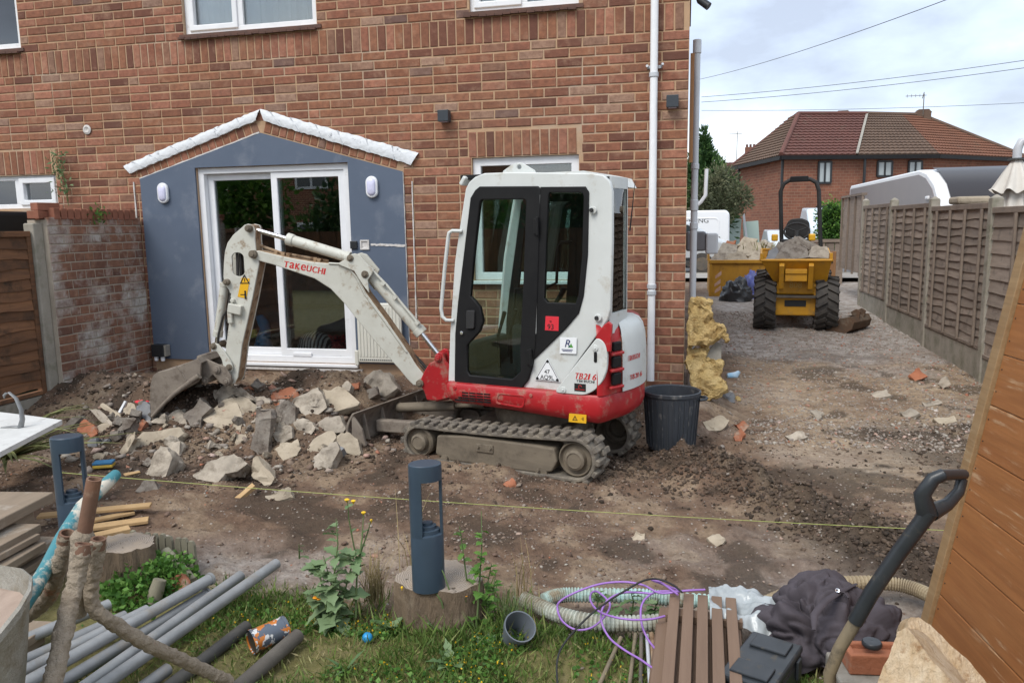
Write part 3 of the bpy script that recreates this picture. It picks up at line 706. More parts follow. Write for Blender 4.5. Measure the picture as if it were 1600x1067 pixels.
M['toy_blue'] = mat('blue_plastic', (.03, .30, .62), (.02, .25, .52), 4, .35); M['toy_yellow'] = mat('yellow_plastic', (.75, .66, .12), (.66, .58, .1), 4, .4)
toy = thing('toy_rocker', 'blue dinosaur shaped toy with a yellow beam inside the patio door', 'toy', at_y(414, 556, 7.6))
q = MB()
q.tube([(-.02, 0, 0), (-.01, 0, .12), (0, 0, .22), (.03, 0, .30), (.01, 0, .37), (-.03, 0, .42), (-.07, 0, .43)], [.13, .10, .075, .06, .065, .05, .02], 12); q.build('body', M['toy_blue'], toy, smooth=60)
q = MB(); q.tube([(.05, 0, .05), (.13, 0, .04), (.19, 0, .015)], [.07, .05, .012], 10); q.build('tail', M['toy_blue'], toy, smooth=60)
q = MB(); q.beam((-.62, .0, .10), (-.08, .0, .26), .06, .09); q.build('beam', M['toy_yellow'], toy, bevel=.02)
bean = thing('beanbag', 'black and white striped beanbag just inside the patio door', 'beanbag', at_y(494, 556, 7.6))
def stripe_mat(name, c1, c2, sc, rot=0):
    b = MatB(name); wv = b.N('ShaderNodeTexWave'); wv.inputs['Scale'].default_value = sc; wv.inputs['Distortion'].default_value = 1.2; b.L(b.co(False), wv.inputs['Vector'])
    b.set(b.mix(b.math('GREATER_THAN', wv.outputs['Fac'], .5), c1, c2), .9); return b.m
M['stripe'] = stripe_mat('black_and_white_stripes', (.03, .03, .04), (.75, .75, .73), 9)
q = MB(); q.lathe([(.02, .27), (.10, .25), (.17, .19), (.20, .11), (.19, .03), (.15, 0)], n=20); q.build('cover', M['stripe'], bean, smooth=60)
thr = thing('tartan_blanket', 'crumpled red tartan blanket beside the striped beanbag indoors', 'blanket', at_y(528, 554, 7.66))
def lump(name, m, parent, sx, sy, sz, seed, amp=.35, fr=5, n=22, k=14, base=.0):
    rows = []
    for i in range(k + 1):
        t = math.pi * .5 * i / k; row = []
        for a in range(n):
            an = 2 * math.pi * a / n; X, Y, Z = math.cos(an) * math.sin(t), math.sin(an) * math.sin(t), math.cos(t)
            d = 1 + amp * float(fbm(X * fr * .5, Y * fr * .5, Z * fr * .5, 3, seed)); row.append((X * sx * d, Y * sy * d, max(0, Z * sz * d) + base))
        rows.append(row)
    return MB().grid(rows, close=True).build(name, m, parent, smooth=70)
def tartan():
    b = MatB('red_tartan'); ch = b.N('ShaderNodeTexChecker'); ch.inputs['Scale'].default_value = 28; b.L(b.co(False), ch.inputs['Vector'])
    n = b.noise(9, 3, .5, off=False); b.set(b.mix(ch.outputs['Fac'], (.35, .02, .03), b.mix(b.math('GREATER_THAN', n, .5), (.05, .02, .03), (.5, .08, .08))), .95); return b.m
lump('cloth', tartan(), thr, .22, .16, .22, 8)

# things fixed to the wall
M['anthracite'] = mat('anthracite_metal', (.035, .042, .05), rough=.45, bump=.05)
M['diffuser'] = mat('lilac_plastic_diffuser', (.62, .62, .78), (.56, .56, .72), 3, .35)
def oval(rx, rz, n=28): 
    o = []; s_ = rz - rx
    for i in range(n):
        an = 2 * math.pi * i / n; o.append((rx * math.cos(an), rx * math.sin(an) + (s_ if math.sin(an) >= 0 else -s_)))
    return o
for x, lb in ((-5.336, 'white oval bulkhead lamp on the blue boarding beside the garden wall'), (-3.006, 'white oval bulkhead lamp on the blue boarding above the socket')):
    t = thing('wall_lamp', lb, 'wall lamp', (x, HY - .014, 2.205), 0, 'oval bulkhead lamps')
    q = MB(); q.prism(oval(.062, .105), 0, -.035); q.build('housing', M['upvc'], t, smooth=40, bevel=.01)
    q = MB(); rows = []
    for f, yy in ((1, -.0345), (.93, -.045), (.7, -.052), (.3, -.056)): rows.append([(u * f * .72, yy, v * (f * .72 if abs(v) < .05 else (abs(v) - .05) / abs(v) * f * .72 + .05 / abs(v) * f * .9)) for u, v in oval(.062, .105)])
    q.grid(rows, close=True); q.add(rows[-1], [tuple(range(len(rows[-1])))]); q.build('diffuser', M['diffuser'], t, smooth=60)
for x, z, lb in ((-2.239, 2.838, 'dark grey cube lamp on the brick wall above the digger boom'), (-.136, 2.865, 'dark grey cube lamp between the white downpipe and the house corner')):
    t = thing('cube_lamp', lb, 'wall lamp', (x, HY, z), 0, 'dark cube wall lamps')
    q = MB(); q.box2((-.052, -.105, -.052), (.052, -.012, .052)); q.build('housing', M['anthracite'], t, bevel=.004)
    q = MB(); q.box2((-.04, -.011, -.04), (.04, 0, .04)); q.build('backplate', M['anthracite'], t)
    q = MB(); q.box2((-.035, -.09, -.0545), (.035, -.025, -.0525)); q.build('lens', M['diffuser'], t)
def tag1(mb, name, m, label, cat, loc=(0, 0, 0), rz=0, group=None, **kw):
    o = mb.build(name, m, None, **kw); o.location = loc; o.rotation_euler = (0, 0, rz); return tag(o, label, cat, group)
sk = thing('socket_box', 'black outdoor socket box with a white open back box by the patio door', 'socket', (-3.19, HY - .014, 1.646))
q = MB(); q.box2((-.075, -.02, -.038), (-.0, 0, .038)); q.build('cover', M['dark_frame'], sk, bevel=.005)
q = MB(); q.ring(rect(.03, .125, -.048, .048), rect(.045, .11, -.033, .033), -.012, 0); q.add([(.045, -.001, -.033), (.11, -.001, -.033), (.11, -.001, .033), (.045, -.001, .033)], [(0, 1, 2, 3)]); q.build('back_box', M['plaster'], sk)
cb = thing('cable_gland_box', 'black junction box with two grey glands at the foot of the blue boarding', 'junction box', (-5.50, HY - .014, .545))
q = MB(); q.box2((-.09, -.085, -.065), (.06, 0, .065)); q.build('box', M['dark_frame'], cb, bevel=.006)
q = MB(); q.box2((.061, -.08, -.06), (.085, -.005, .06)); q.build('bracket', M['concrete'], cb, bevel=.003)
for gx in (-.06, .02): q = MB(); q.cyl((gx, -.05, -.115), (gx, -.05, -.066), .022, 10); q.build('gland', M['upvc'], cb, bevel=.006)
# radiator hung outside
M['cream'] = mat('cream_enamel', (.66, .65, .58), (.6, .59, .52), 4, .4, dirt=((.35, .3, .22), .6, .85, 6))
rd_ = thing('radiator', 'cream panel radiator standing against the wall beside the patio door', 'radiator', (-2.975, HY - .06, .47))
q = MB(); q.box2((-.235, -.02, .0), (.235, .02, .60)); q.build('panel', M['cream'], rd_, bevel=.012)
for i in range(13): q = MB(); x = -.21 + i * .035; q.box2((x - .009, -.0265, .06), (x + .009, -.0205, .56)); q.build('rib', M['cream'], rd_, bevel=.004)
q = MB()
for i in range(20): q.box2((-.22 + i * .022, -.0225, .022), (-.207 + i * .022, -.0203, .034))
q.build('grille', M['dark_frame'], rd_); q = MB(); q.box2((-.275, -.02, -.035), (-.236, .02, .12)); q.build('valve', M['cream'], rd_, bevel=.01)
# downpipes
M['pipe_grey'] = mat('pale_grey_pvc', (.50, .52, .55), (.44, .46, .48), 3, .4, dirt=((.2, .18, .15), .62, .9, 7))
dp = thing('downpipe', 'white plastic downpipe running down the wall near the house corner', 'downpipe', (-.30, HY - .06, .30))
q = MB(); q.cyl((.0, 0, .06), (.0, 0, 4.9), .034, 16); q.build('pipe', M['upvc'], dp, smooth=50)
for z in (.92, .86, 2.78): q = MB(); q.cyl((0, 0, z), (0, 0, z + .04), .042, 16); q.build('collar', M['pipe_grey'], dp, smooth=50, bevel=.004)
q = MB(); q.box2((-.06, .03, 2.86), (.06, .06, 2.885)); q.tube([(-.05, .05, 2.87), (-.06, .0, 2.88)], .012, 6); q.tube([(.06, .05, 2.87), (.075, .0, 2.89)], .012, 6); q.build('clip', M['pipe_grey'], dp)
dp = thing('soil_pipe', 'grey soil pipe standing on the side wall just round the house corner', 'soil pipe', (.07, 7.5, .2))
q = MB(); q.cyl((0, 0, 0), (0, 0, 3.24), .031, 16); q.build('pipe', M['pipe_grey'], dp, smooth=50)
for z, h in ((3.13, .12), (1.72, .1), (1.55, .06), (2.1, .05)): q = MB(); q.cyl((0, 0, z), (0, 0, z + h), .038, 16); q.build('collar', M['pipe_grey'], dp, smooth=50, bevel=.004)
q = MB(); q.tube([(0, 0, 1.75), (.06, 0, 1.8), (.1, 0, 1.86), (.105, 0, 2.1)], .018, 8); q.build('branch', M['upvc'], dp, smooth=60)
q = MB(); q.tube([(0, 0, 5), (0, 0, .42), (.03, -.01, .33), (.1, -.03, .27)], .035, 12)
tag1(q, 'gutter_outlet', M['dark_frame'], 'black gutter outlet pipe at the top of the house corner', 'gutter', (.06, 7.3, 3.4), smooth=50)
q = MB(); q.box2((0, 0, 0), (.035, .02, .95)); M['oldwood'] = mat('orange_brown_timber', (.33, .17, .07), (.22, .11, .05), 9, .7, stretch=(1, 1, .15), bump=.2)
tag1(q, 'wall_batten', M['oldwood'], 'thin brown batten fixed upright beside the soil pipe at the corner', 'batten', (.012, 7.32, 2.35))
fl_ = thing('flue_terminal', 'grey boxed flue terminal sticking out from the side wall of the house', 'flue', (0, 8.3, 1.62))
q = MB(); q.box2((0.0, -.11, -.1), (.2, .11, .1)); q.build('hood', mat('smoked_grey_plastic', (.16, .16, .17), rough=.4), fl_, bevel=.02); q = MB(); q.box2((.2, -.13, -.13), (.32, .13, .08)); q.build('outlet', M['pipe_grey'], fl_, bevel=.015)
tp = thing('outside_tap', 'small brass tap on the brick wall behind the digger', 'tap', (-.56, HY, 1.02))
M['brass'] = mat('brass', (.62, .36, .07), rough=.35, metal=.8)
q = MB(); q.tube([(0, 0, 0), (0, -.05, 0), (0, -.075, -.03)], .013, 8); q.build('spout', M['brass'], tp, smooth=60); q = MB(); q.cyl((0, -.04, 0), (0, -.04, .05), .008, 8); q.box((0, -.04, .055), (.05, .012, .012)); q.build('handle', M['brass'], tp)
# lime-washed capping left on the wall where the lean-to roof was
M['flash'] = mat('crinkled_white_flashing', (.70, .72, .74), (.60, .62, .64), 30, .5, bump=.3, bscale=22, bdist=.03, dirt=((.12, .13, .15), .60, .70, 11))
def flashing(pts_top, pts_bot, seed, nm, lb):
    q = random.Random(seed); n = 46; rows = []
    for i in range(n + 1):
        t = i / n; a = Vector(pts_top[0]).lerp(Vector(pts_top[1]), t); b = Vector(pts_bot[0]).lerp(Vector(pts_bot[1]), t)
        a = a + Vector((0, q.uniform(-.006, .006))); b = b + Vector((0, q.uniform(-.006, .006))); row = []
        for j in range(6):
            f = j / 5; p = a.lerp(b, f); yy = HY - .004 - .022 * math.sin(math.pi * (.15 + .6 * f)) - .008 * abs(math.sin(i * .9 + j)) - (.03 if j == 5 else 0) * 0
            row.append((p.x, yy, p.y))
        row.append((b.x, HY, b.y)); row.insert(0, (a.x, HY, a.y)); rows.append(row)
    o = MB().grid(rows).build(nm, M['flash'], None, smooth=30, norm=True); 
    for t in (.07, .2, .36, .5, .68, .84): a = Vector(pts_top[0]).lerp(Vector(pts_top[1]), t); b = Vector(pts_bot[0]).lerp(Vector(pts_bot[1]), t + .05); q2 = MB(); q2.beam((a.x, HY - .024, a.y), (b.x, HY - .03, b.y), .006, .012); q2.build('lap_joint', M['pipe_grey'], o)
    return tag(o, lb, 'flashing', 'strips of old roof flashing')
flashing([(-5.80, 2.50), (-4.17, 3.0)], [(-5.72, 2.42), (-4.22, 2.89)], 4, 'flashing_strip', 'crinkled white flashing strip rising over the patio door from the garden wall side')
flashing([(-4.17, 3.0), (-2.52, 2.515)], [(-4.13, 2.88), (-2.60, 2.405)], 5, 'flashing_strip', 'crinkled white flashing strip falling from the gable point towards the digger')
# holes and patches in the brickwork
q = MB(); q.lathe([(.0, .0), (.012, .0), (.03, -.012), (.05, -.004)], n=14, M=Matrix.Rotation(R(-90), 3, 'X')); tag1(q, 'vent_hole', M['plaster'], 'mortar ring round a small hole in the upper brick wall', 'hole', (-6.21, HY - .006, 2.888), smooth=50)
# ------------------------------------------------------------------ garden wall, left
GWX, GW0, GW1 = -5.65, 5.95, 7.185
gw = thing('garden_wall', 'stained brick garden wall joining the house beside the blue boarding', 'garden wall', (0, 0, 0))
q = MB(); q.box2((GWX - .215, GW0, -.1), (GWX - .008, GW1, 1.93)); core = q.build('wall', M['grey_mortar'], gw)
def fnG(u, z, pr): return Vector((GWX + pr, u, z))
BG = Bricks(core, fnG, M['old_brick'], 300)
z = .10; k = 0
while z < 1.9:
    u = GW0 + .005; wd0 = .107 if k % 2 else .225
    first = True
    while u < GW1 - .03:
        wd = wd0 if not (k % 2 and first) else .165
        wd = min(wd, GW1 - u); first = False
        if wd > .03: BG.put(u + wd / 2, z + CRS / 2, wd, CRS - .012)
        u += wd + .011
    z += CRS; k += 1
BG.finish(turn=R(90))
i = 0; u = GW0 + .12
while u < GW1 - .05:                                                    # brick on edge coping, newer red bricks
    q = MB(); h = .10 + rnd.uniform(-.004, .004); q.box((GWX - .105, u, 1.935 + h / 2), (.222, .07, h), (rnd.uniform(-.02, .02), 0, rnd.uniform(-.02, .02))); o = q.build('brick', M['new_brick'], core, bevel=.004, seg=1); u += .083
for (u, z, a) in ((GW0 + .02, 1.975, .3), (GW0 + .1, 2.05, -.2)):
    q = MB(); q.box((0, 0, 0), (.1, .215, .07)); tag1(q, 'loose_brick', M['new_brick'], 'loose red brick resting on the end of the garden wall' if z < 2 else 'upper red brick perched over the end of the garden wall', 'brick', (GWX - .1, u, z), a, bevel=.004)
# concrete post and lapped panel of the left fence
M['conc_post'] = mat('weathered_concrete_post', (.34, .31, .26), (.24, .22, .18), 6, .93, bump=.5, bscale=50, dirt=((.14, .14, .09), .5, .72, 3.5))
M['brown_fence'] = mat('damp_brown_fence_slat', (.20, .095, .045), (.11, .055, .03), 5, .85, stretch=(.6, .6, 6), bump=.4, bscale=30, dirt=((.045, .03, .02), .5, .7, 5), hue=.3)
lf = thing('fence', 'brown lapped timber fence panel at the left beside the garden wall', 'fence', (-5.76, 5.0, 0))
q = MB(); q.box2((-.05, .84, .0), (.06, .95, 1.90)); q.build('post', M['conc_post'], lf, bevel=.012)
q = MB(); q.box2((-.02, -.95, -.05), (.02, .84, .34)); q.build('gravel_board', M['conc_post'], lf, bevel=.006)
q = MB(); q.box2((-.035, -.95, 1.78), (.035, .83, 1.83)); pn = q.build('panel', M['brown_fence'], lf, bevel=.004)
for lo, hi in (((-.03, .79, .35), (.03, .835, 1.78)), ((-.03, -.95, .35), (.03, .79, .385))): q = MB(); q.box2(lo, hi); q.build('rail', M['brown_fence'], pn, bevel=.004)
n_ = 15
for i in range(n_):
    z = .41 + i * (1.36 / n_); rows = []
    for j in range(13):
        yy = -.95 + 1.74 * j / 12; w1 = .008 * math.sin(j * 1.3 + i) + rnd.uniform(-.004, .004); rows.append([(.006, yy, z + .115), (.022 + .004 * math.sin(j + i * 2), yy, z - .004 + w1), (.012, yy, z - .006 + w1)])
    MB().grid(rows).build('slat', M['brown_fence'], pn)
# ------------------------------------------------------------------ mini excavator
TH = R(-14)
EXv, EYv = Vector((math.cos(TH), math.sin(TH), 0)), Vector((-math.sin(TH), math.cos(TH), 0))
_p = at_z(782, 747, 0); EO = _p + EYv * .6; EO.z = .012
ex = thing('mini_excavator', 'red and white mini excavator with glazed cab standing on rubber tracks', 'excavator', EO, TH)
def lc(px, py, yl):
    """photo point -> (x, z) on the machine's own side plane at depth yl"""
    d = ray(px, py); c = CAM - EO; t = (yl - c.dot(EYv)) / d.dot(EYv); p = c + d * t; return (p.dot(EXv), p.z)
def Z7(pts): return [(660 + x / 3.5575, 240 + y / 3.5575) for x, y in pts]
def Z8(pts): return [(600 + x / 3.5575, 480 + y / 3.5575) for x, y in pts]
def Z6(pts): return [(320 + x / 3.5575, 300 + y / 3.5575) for x, y in pts]
def Z5(pts): return [(200 + x / 3.5575, 540 + y / 3.5575) for x, y in pts]
def plate(outlines, y, depth, bev, name, m, parent, res=2, smooth=40, smooth_pts=False):
    """flat plate in the x-z plane from closed outlines (first outer, others holes); front face at y, going back by depth"""
    cu = bpy.data.curves.new('t', 'CURVE'); cu.dimensions = '2D'; cu.fill_mode = 'BOTH'; cu.extrude = max(depth / 2 - bev, .0002); bev = min(bev, .008); cu.bevel_depth = bev; cu.bevel_resolution = res
    for o in outlines:
        if smooth_pts:
            sp = cu.splines.new('BEZIER'); sp.bezier_points.add(len(o) - 1)
            for bp_, (u, v) in zip(sp.bezier_points, o): bp_.co = (u, v, 0); bp_.handle_left_type = bp_.handle_right_type = 'AUTO'
            sp.resolution_u = 3
        else:
            sp = cu.splines.new('POLY'); sp.points.add(len(o) - 1)
            for p, (u, v) in zip(sp.points, o): p.co = (u, v, 0, 1)
        sp.use_cyclic_u = True
    t = bpy.data.objects.new('t', cu); COL.objects.link(t); dg = bpy.context.evaluated_depsgraph_get(); dg.update()
    me = bpy.data.meshes.new_from_object(t.evaluated_get(dg)); bpy.data.objects.remove(t); bpy.data.curves.remove(cu)
    me.transform(Matrix(((1, 0, 0, 0), (0, 0, -1, y + depth / 2), (0, 1, 0, 0), (0, 0, 0, 1))))
    me.materials.clear(); me.materials.append(m); me.polygons.foreach_set('use_smooth', [True] * len(me.polygons)); me.set_sharp_from_angle(angle=R(smooth)); me.name = name
    return link(name, me, parent)
def rounded(pts, r, n=4):
    """round polygon corners"""
    o = []; k = len(pts)
    for i in range(k):
        p0, p, p1 = Vector(pts[i - 1]), Vector(pts[i]), Vector(pts[(i + 1) % k]); a = (p0 - p); b = (p1 - p); ra = min(r, a.length * .45, b.length * .45)
        A = p + a.normalized() * ra; B = p + b.normalized() * ra
        for j in range(n + 1): t = j / n; o.append(tuple(A * (1 - t) ** 2 + p * (2 * t * (1 - t)) + B * t * t))
    return o
WD = ((.33, .27, .19), .57, .78, 9)
M['ex_white'] = mat('off_white_machine_paint', (.60, .62, .60), (.52, .54, .52), 3, .42, dirt=((.34, .29, .21), .56, .80, 7), bump=.03, bscale=10)
M['ex_arm'] = mat('mud_stained_white_paint', (.56, .56, .50), (.47, .46, .40), 6, .5, dirt=((.26, .19, .12), .55, .70, 13), bump=.1, bscale=30)
M['ex_rust'] = mat('rusty_mud_on_steel', (.27, .16, .085), (.36, .28, .19), 12, .85, bump=.5, bscale=40, dirt=((.12, .065, .035), .5, .65, 14))
M['ex_red'] = mat('red_machine_paint', (.40, .016, .02), (.32, .014, .018), 4, .4, dirt=((.30, .19, .14), .52, .70, 9), bump=.04, bscale=14)
M['ex_black'] = mat('black_door_frame', (.008, .008, .009), (.014, .014, .014), 5, .55, 0, .2, dirt=((.12, .11, .09), .7, .95, 7))
M['ex_track'] = mat('muddy_track_rubber', (.155, .135, .11), (.09, .078, .065), 16, .92, bump=.6, bscale=60, dirt=((.25, .215, .165), .45, .7, 12))
M['ex_steel'] = mat('muddy_undercarriage', (.14, .115, .085), (.20, .165, .12), 7, .75, .1, bump=.25, bscale=30, dirt=((.075, .06, .045), .5, .72, 5), stretch=(.5, 1, 2))
M['ex_bucket'] = mat('mud_caked_bucket_steel', (.17, .14, .115), (.24, .205, .165), 9, .85, bump=.5, bscale=40, dirt=((.10, .078, .06), .5, .68, 9))
M['hose'] = mat('black_hydraulic_hose', (.02, .02, .02), (.05, .045, .04), 12, .6)
M['red_print'] = mat('red_print', (.50, .02, .02), rough=.5); M['black_print'] = mat('black_print', (.015, .015, .015), rough=.5); M['white_print'] = mat('white_sticker', (.75, .77, .78), rough=.4)
M['yellow_print'] = mat('yellow_sticker', (.72, .40, .02), rough=.4); M['red_sticker'] = mat('bright_red_sticker', (.62, .03, .045), rough=.5); M['blue_print'] = mat('navy_print', (.02, .03, .12), rough=.5); M['green_print'] = mat('green_print', (.08, .28, .05), rough=.5)

# tracks --------------------------------------------------------------
TX0, TX1, TR0, TR1 = -.705, .575, .165, .185
def track_path(off, n=96):
    r0, r1 = TR0 + off, TR1 + off; c0, c1 = Vector((TX0, TR0 + .008)), Vector((TX1, TR1 + .008)); o = []
    for i in range(15): a = math.pi / 2 - math.pi * i / 14; o.append(c1 + Vector((math.cos(a), math.sin(a))) * r1)
    for i in range(1, 18): t = i / 18; o.append(Vector((c1.x + (c0.x - c1.x) * t, .008 - off)))
    for i in range(15): a = -math.pi / 2 - math.pi * i / 14; o.append(c0 + Vector((math.cos(a), math.sin(a))) * r0)
    for i in range(1, 18): t = i / 18; o.append(Vector((c0.x + (c1.x - c0.x) * t, c0.y + r0 + (c1.y + r1 - c0.y - r0) * t - .012 * math.sin(math.pi * t))))
    return o
def make_track(sgn):
    ya, yb = (-.60, -.37) if sgn < 0 else (.14, .37)
    P = track_path(-.028); Q = track_path(-.055); n = len(P)
    mb = MB(); vs = [(p.x, ya, p.y) for p in P] + [(p.x, yb, p.y) for p in P] + [(p.x, ya, p.y) for p in Q] + [(p.x, yb, p.y) for p in Q]; fs = []
    for i in range(n):
        j = (i + 1) % n; fs += [(i, j, n + j, n + i), (2 * n + j, 2 * n + i, 3 * n + i, 3 * n + j), (j, i, 2 * n + i, 2 * n + j), (n + i, n + j, 3 * n + j, 3 * n + i)]
    mb.add(vs, fs)
    # lugs, in two staggered rows
    D = [0]
    for i in range(n): D.append(D[-1] + (P[(i + 1) % n] - P[i]).length)
    per = D[-1]; K = 42
    def on(s_):
        s_ %= per; i = max(k for k in range(n) if D[k] <= s_); t = (s_ - D[i]) / (D[i + 1] - D[i]); a, b = P[i], P[(i + 1) % n]; d = (b - a).normalized(); return a.lerp(b, t), d
    for k in range(K):
        for row in (0, 1):
            p, d = on((k + .5 * row) * per / K); nn = Vector((-d.y, d.x)); q = p + nn * .011
            y0, y1 = (ya, ya + .135) if row == 0 else (yb - .135, yb)
            X = Vector((d.x, 0, d.y)); Zv = Vector((nn.x, 0, nn.y)); Y = Vector((0, 1, 0)); M3 = Matrix((X, Y, Zv)).transposed()
            mb.box((q.x, (y0 + y1) / 2, q.y), (.044, y1 - y0, .034), M3)
    ob = mb.build('track', M['ex_track'], ex, bevel=.006, seg=1, norm=True)
    yo = ya if sgn < 0 else yb; si = -1 if sgn < 0 else 1
    # track frame plate
    fr = [(-.56, .10), (-.54, .245), (-.30, .268), (.30, .262), (.42, .255), (.44, .16), (.40, .085), (.30, .062), (-.45, .062)]
    m_ = MB(); m_.prism(fr, yo - si * .012, yo - si * .20); m_.build('track_frame', M['ex_steel'], ex, bevel=.012)
    m_ = MB(); m_.box2((-.20, yo + si * .0, .165), (-.06, yo - si * .011, .225)); 
    m_.build('inspection_plate', M['ex_steel'], ex, bevel=.003)
    for bx, bz in ((-.18, .205), (-.08, .205), (-.45, .09), (-.02, .09), (.3, .09)): m_ = MB(); m_.cyl((bx, yo, bz), (bx, yo + si * .014, bz), .012, 6); m_.build('bolt', M['ex_steel'], ex)
    for (cx, cz, r) in ((TX0, TR0 + .008, .115), (TX1, TR1 + .008, .128)):
        m_ = MB(); Rm = Matrix.Rotation(R(90) * si * -1, 3, 'X') if False else Matrix(((1, 0, 0), (0, 0, si), (0, 1, 0)))
        m_.lathe([(r, -.20), (r, -.035), (r * .9, -.02), (r * .82, -.045), (r * .6, -.045), (r * .56, -.004), (r * .42, .006), (r * .40, .0), (.001, .002)], (cx, yo, cz), 26, Rm); m_.build('sprocket' if cx > 0 else 'idler', M['ex_steel'], ex, smooth=35, norm=True)
    for rx in (-.47, -.02, .32): m_ = MB(); m_.cyl((rx, yo - si * .01, .062), (rx, yo - si * .2, .062), .045, 14); m_.build('roller', M['ex_steel'], ex, smooth=40)
make_track(-1); make_track(1)
m_ = MB(); m_.box2((-.42, -.37, .14), (.38, .37, .30)); m_.lathe([(.30, .30), (.31, .34), (.31, .42)], (0, 0, 0), 28); m_.build('undercarriage', M['ex_steel'], ex, bevel=.01)

# dozer blade -----------------------------------------------------------
rows = []
for i in range(9):
    t = i / 8; z = .075 + .27 * t; x = -1.36 - .05 * math.sin(math.pi * t) + .045 * t
    rows.append((x, z))
mb = MB()
for yy in (-.61,): pass
prof = rows + [(x + .022, z) for x, z in reversed(rows)]
mb.prism(prof, -.61, .61); bl = mb.build('dozer_blade', M['ex_bucket'], ex, bevel=.004)
mb = MB(); mb.box2((-1.37, -.615, .05), (-1.335, .615, .095)); mb.build('cutting_edge', M['steel'], bl, bevel=.004)
for yy in (-.595, .595): mb = MB(); mb.prism([(-1.335, .08), (-1.20, .09), (-1.23, .22), (-1.325, .335)], yy - .01, yy + .01); mb.build('end_gusset', M['ex_bucket'], bl, bevel=.003)
for yy in (-.27, .27): mb = MB(); mb.beam((-1.32, yy, .17), (-.40, yy * .9, .21), .07, .10, mi=0); mb.build('push_arm', M['ex_bucket'], bl, bevel=.01)
for yy in (-.45, -.2, .05, .3): mb = MB(); mb.prism([(-1.335, .10), (-1.27, .10), (-1.32, .31), (-1.335, .32)], yy - .008, yy + .008); mb.build('rib', M['ex_bucket'], bl)
mb = MB(); mb.cyl((-1.30, .0, .26), (-.72, .0, .33), .042, 14); mb.cyl((-.74, 0, .33), (-.45, 0, .36), .022, 10); mb.build('blade_ram', M['ex_steel'], bl, smooth=40)

# house body --------------------------------------------------------------
def plan(inset=0.0, n=26, Rr=.85, hw=.49):
    """outline from front-left round the tail to front-right"""
    Rr -= inset; hw -= inset; pts = [(-.50 + inset, -hw), (-.3, -hw), (0, -hw), (.3, -hw), (.48, -hw)]
    a1 = math.asin(min(.99, (hw - .14) / Rr)); p0 = Vector((.70 - inset * .5, -hw)); p2 = Vector((Rr * math.cos(a1), -Rr * math.sin(a1))); p1 = Vector((p2.x - .02, -hw))
    cor = [p0 * (1 - t) ** 2 + p1 * 2 * t * (1 - t) + p2 * t * t for t in [i / 8 for i in range(9)]]
    pts += [tuple(c) for c in cor]
    for i in range(1, n): a = -a1 + 2 * a1 * i / n; pts.append((Rr * math.cos(a), Rr * math.sin(a)))
    pts += [(c.x, -c.y) for c in reversed(cor)] + [(.48, hw), (.3, hw), (0, hw), (-.3, hw), (-.50 + inset, hw)]
    fr_ = [(-.53 + inset, hw - .05), (-.545 + inset, 0), (-.53 + inset, -hw + .05)]
    return pts + fr_
def bottom_z(x): return .475 - .045 * max(0, min(1, (x + .2) / .8))
A = plan(.05); B = plan(.012); C = plan(0); D_ = plan(.0)
rows = [[(x, y, bottom_z(x)) for x, y in A], [(x, y, bottom_z(x) + .035) for x, y in B], [(x, y, bottom_z(x) + .075) for x, y in C], [(x, y, .615) for x, y in C], [(x, y, .632) for x, y in plan(.012)], [(x, y, .634) for x, y in plan(.06)]]
mb = MB(); mb.grid(rows, close=True); mb.add(rows[0], [tuple(range(len(A)))]); mb.add(rows[-1], [tuple(reversed(range(len(A))))])
skirt = mb.build('skirt', M['ex_red'], ex, smooth=45, norm=True)
# grille slits, recess panel, bolts on the side of the skirt
q = MB()
for r__ in range(4):
    for c in range(5):
        u0, u1 = c / 5 + .008, (c + 1) / 5 - .012; 
        xa, xb = -.435 + .31 * u0 + .03 * (3 - r__) * (c == 0), -.435 + .31 * u1; zt = .562 + .012 - r__ * .02 + .004 * c * .3
        if xb - xa < .015: continue
        q.box2((xa, -.4915, zt - .011), (xb, -.486, zt))
q.build('grille', M['ex_black'], skirt)
q = MB(); o = rounded([(-.09, .51), (.14, .495), (.16, .59), (-.07, .595)], .03); i_ = rounded([(-.075, .522), (.13, .508), (.147, .580), (-.058, .585)], .025); q.ring(o, i_, -.4955, -.488); q.build('pressed_panel', M['ex_red'], skirt, bevel=.002)
for bx, bz in ((-.43, .60), (.20, .595)): q = MB(); q.cyl((bx, -.497, bz), (bx, -.48, bz), .014, 10); q.build('bolt', M['ex_red'], skirt, bevel=.003)

# tail: red corner covers and white counterweight
PL = plan(0); PB = [p for p in PL if p[0] >= .47]        # tail part of the outline, left to right
nS = len(PB)
def tail(lo, hi, name, m, z0=.633, off=0.0, zt=1.135):
    rows = []
    for f, ins in ((0, .0), (.25, .0), (.5, .002), (.72, .012), (.86, .03), (.95, .06), (1, .11)):
        P_ = [p for p in plan(ins - off) if p[0] >= .47 - ins]
        P_ = [plan(ins - off)[PL.index(p)] for p in PB[lo:hi]]
        rows.append([(x, y, z0 + (zt - z0) * f) for x, y in P_])
    back = [(x * .62, y * .8, zt + .012) for x, y, z in rows[-1]]; rows.append(back)
    return MB().grid(rows).build(name, m, ex, smooth=50, norm=True)
split = 12
cov = tail(1, split + 1, 'engine_cover', M['ex_red']); tail(nS - split - 1, nS - 1, 'engine_cover', M['ex_red'])
cw = tail(split, nS - split, 'counterweight', M['ex_white'], off=.012)
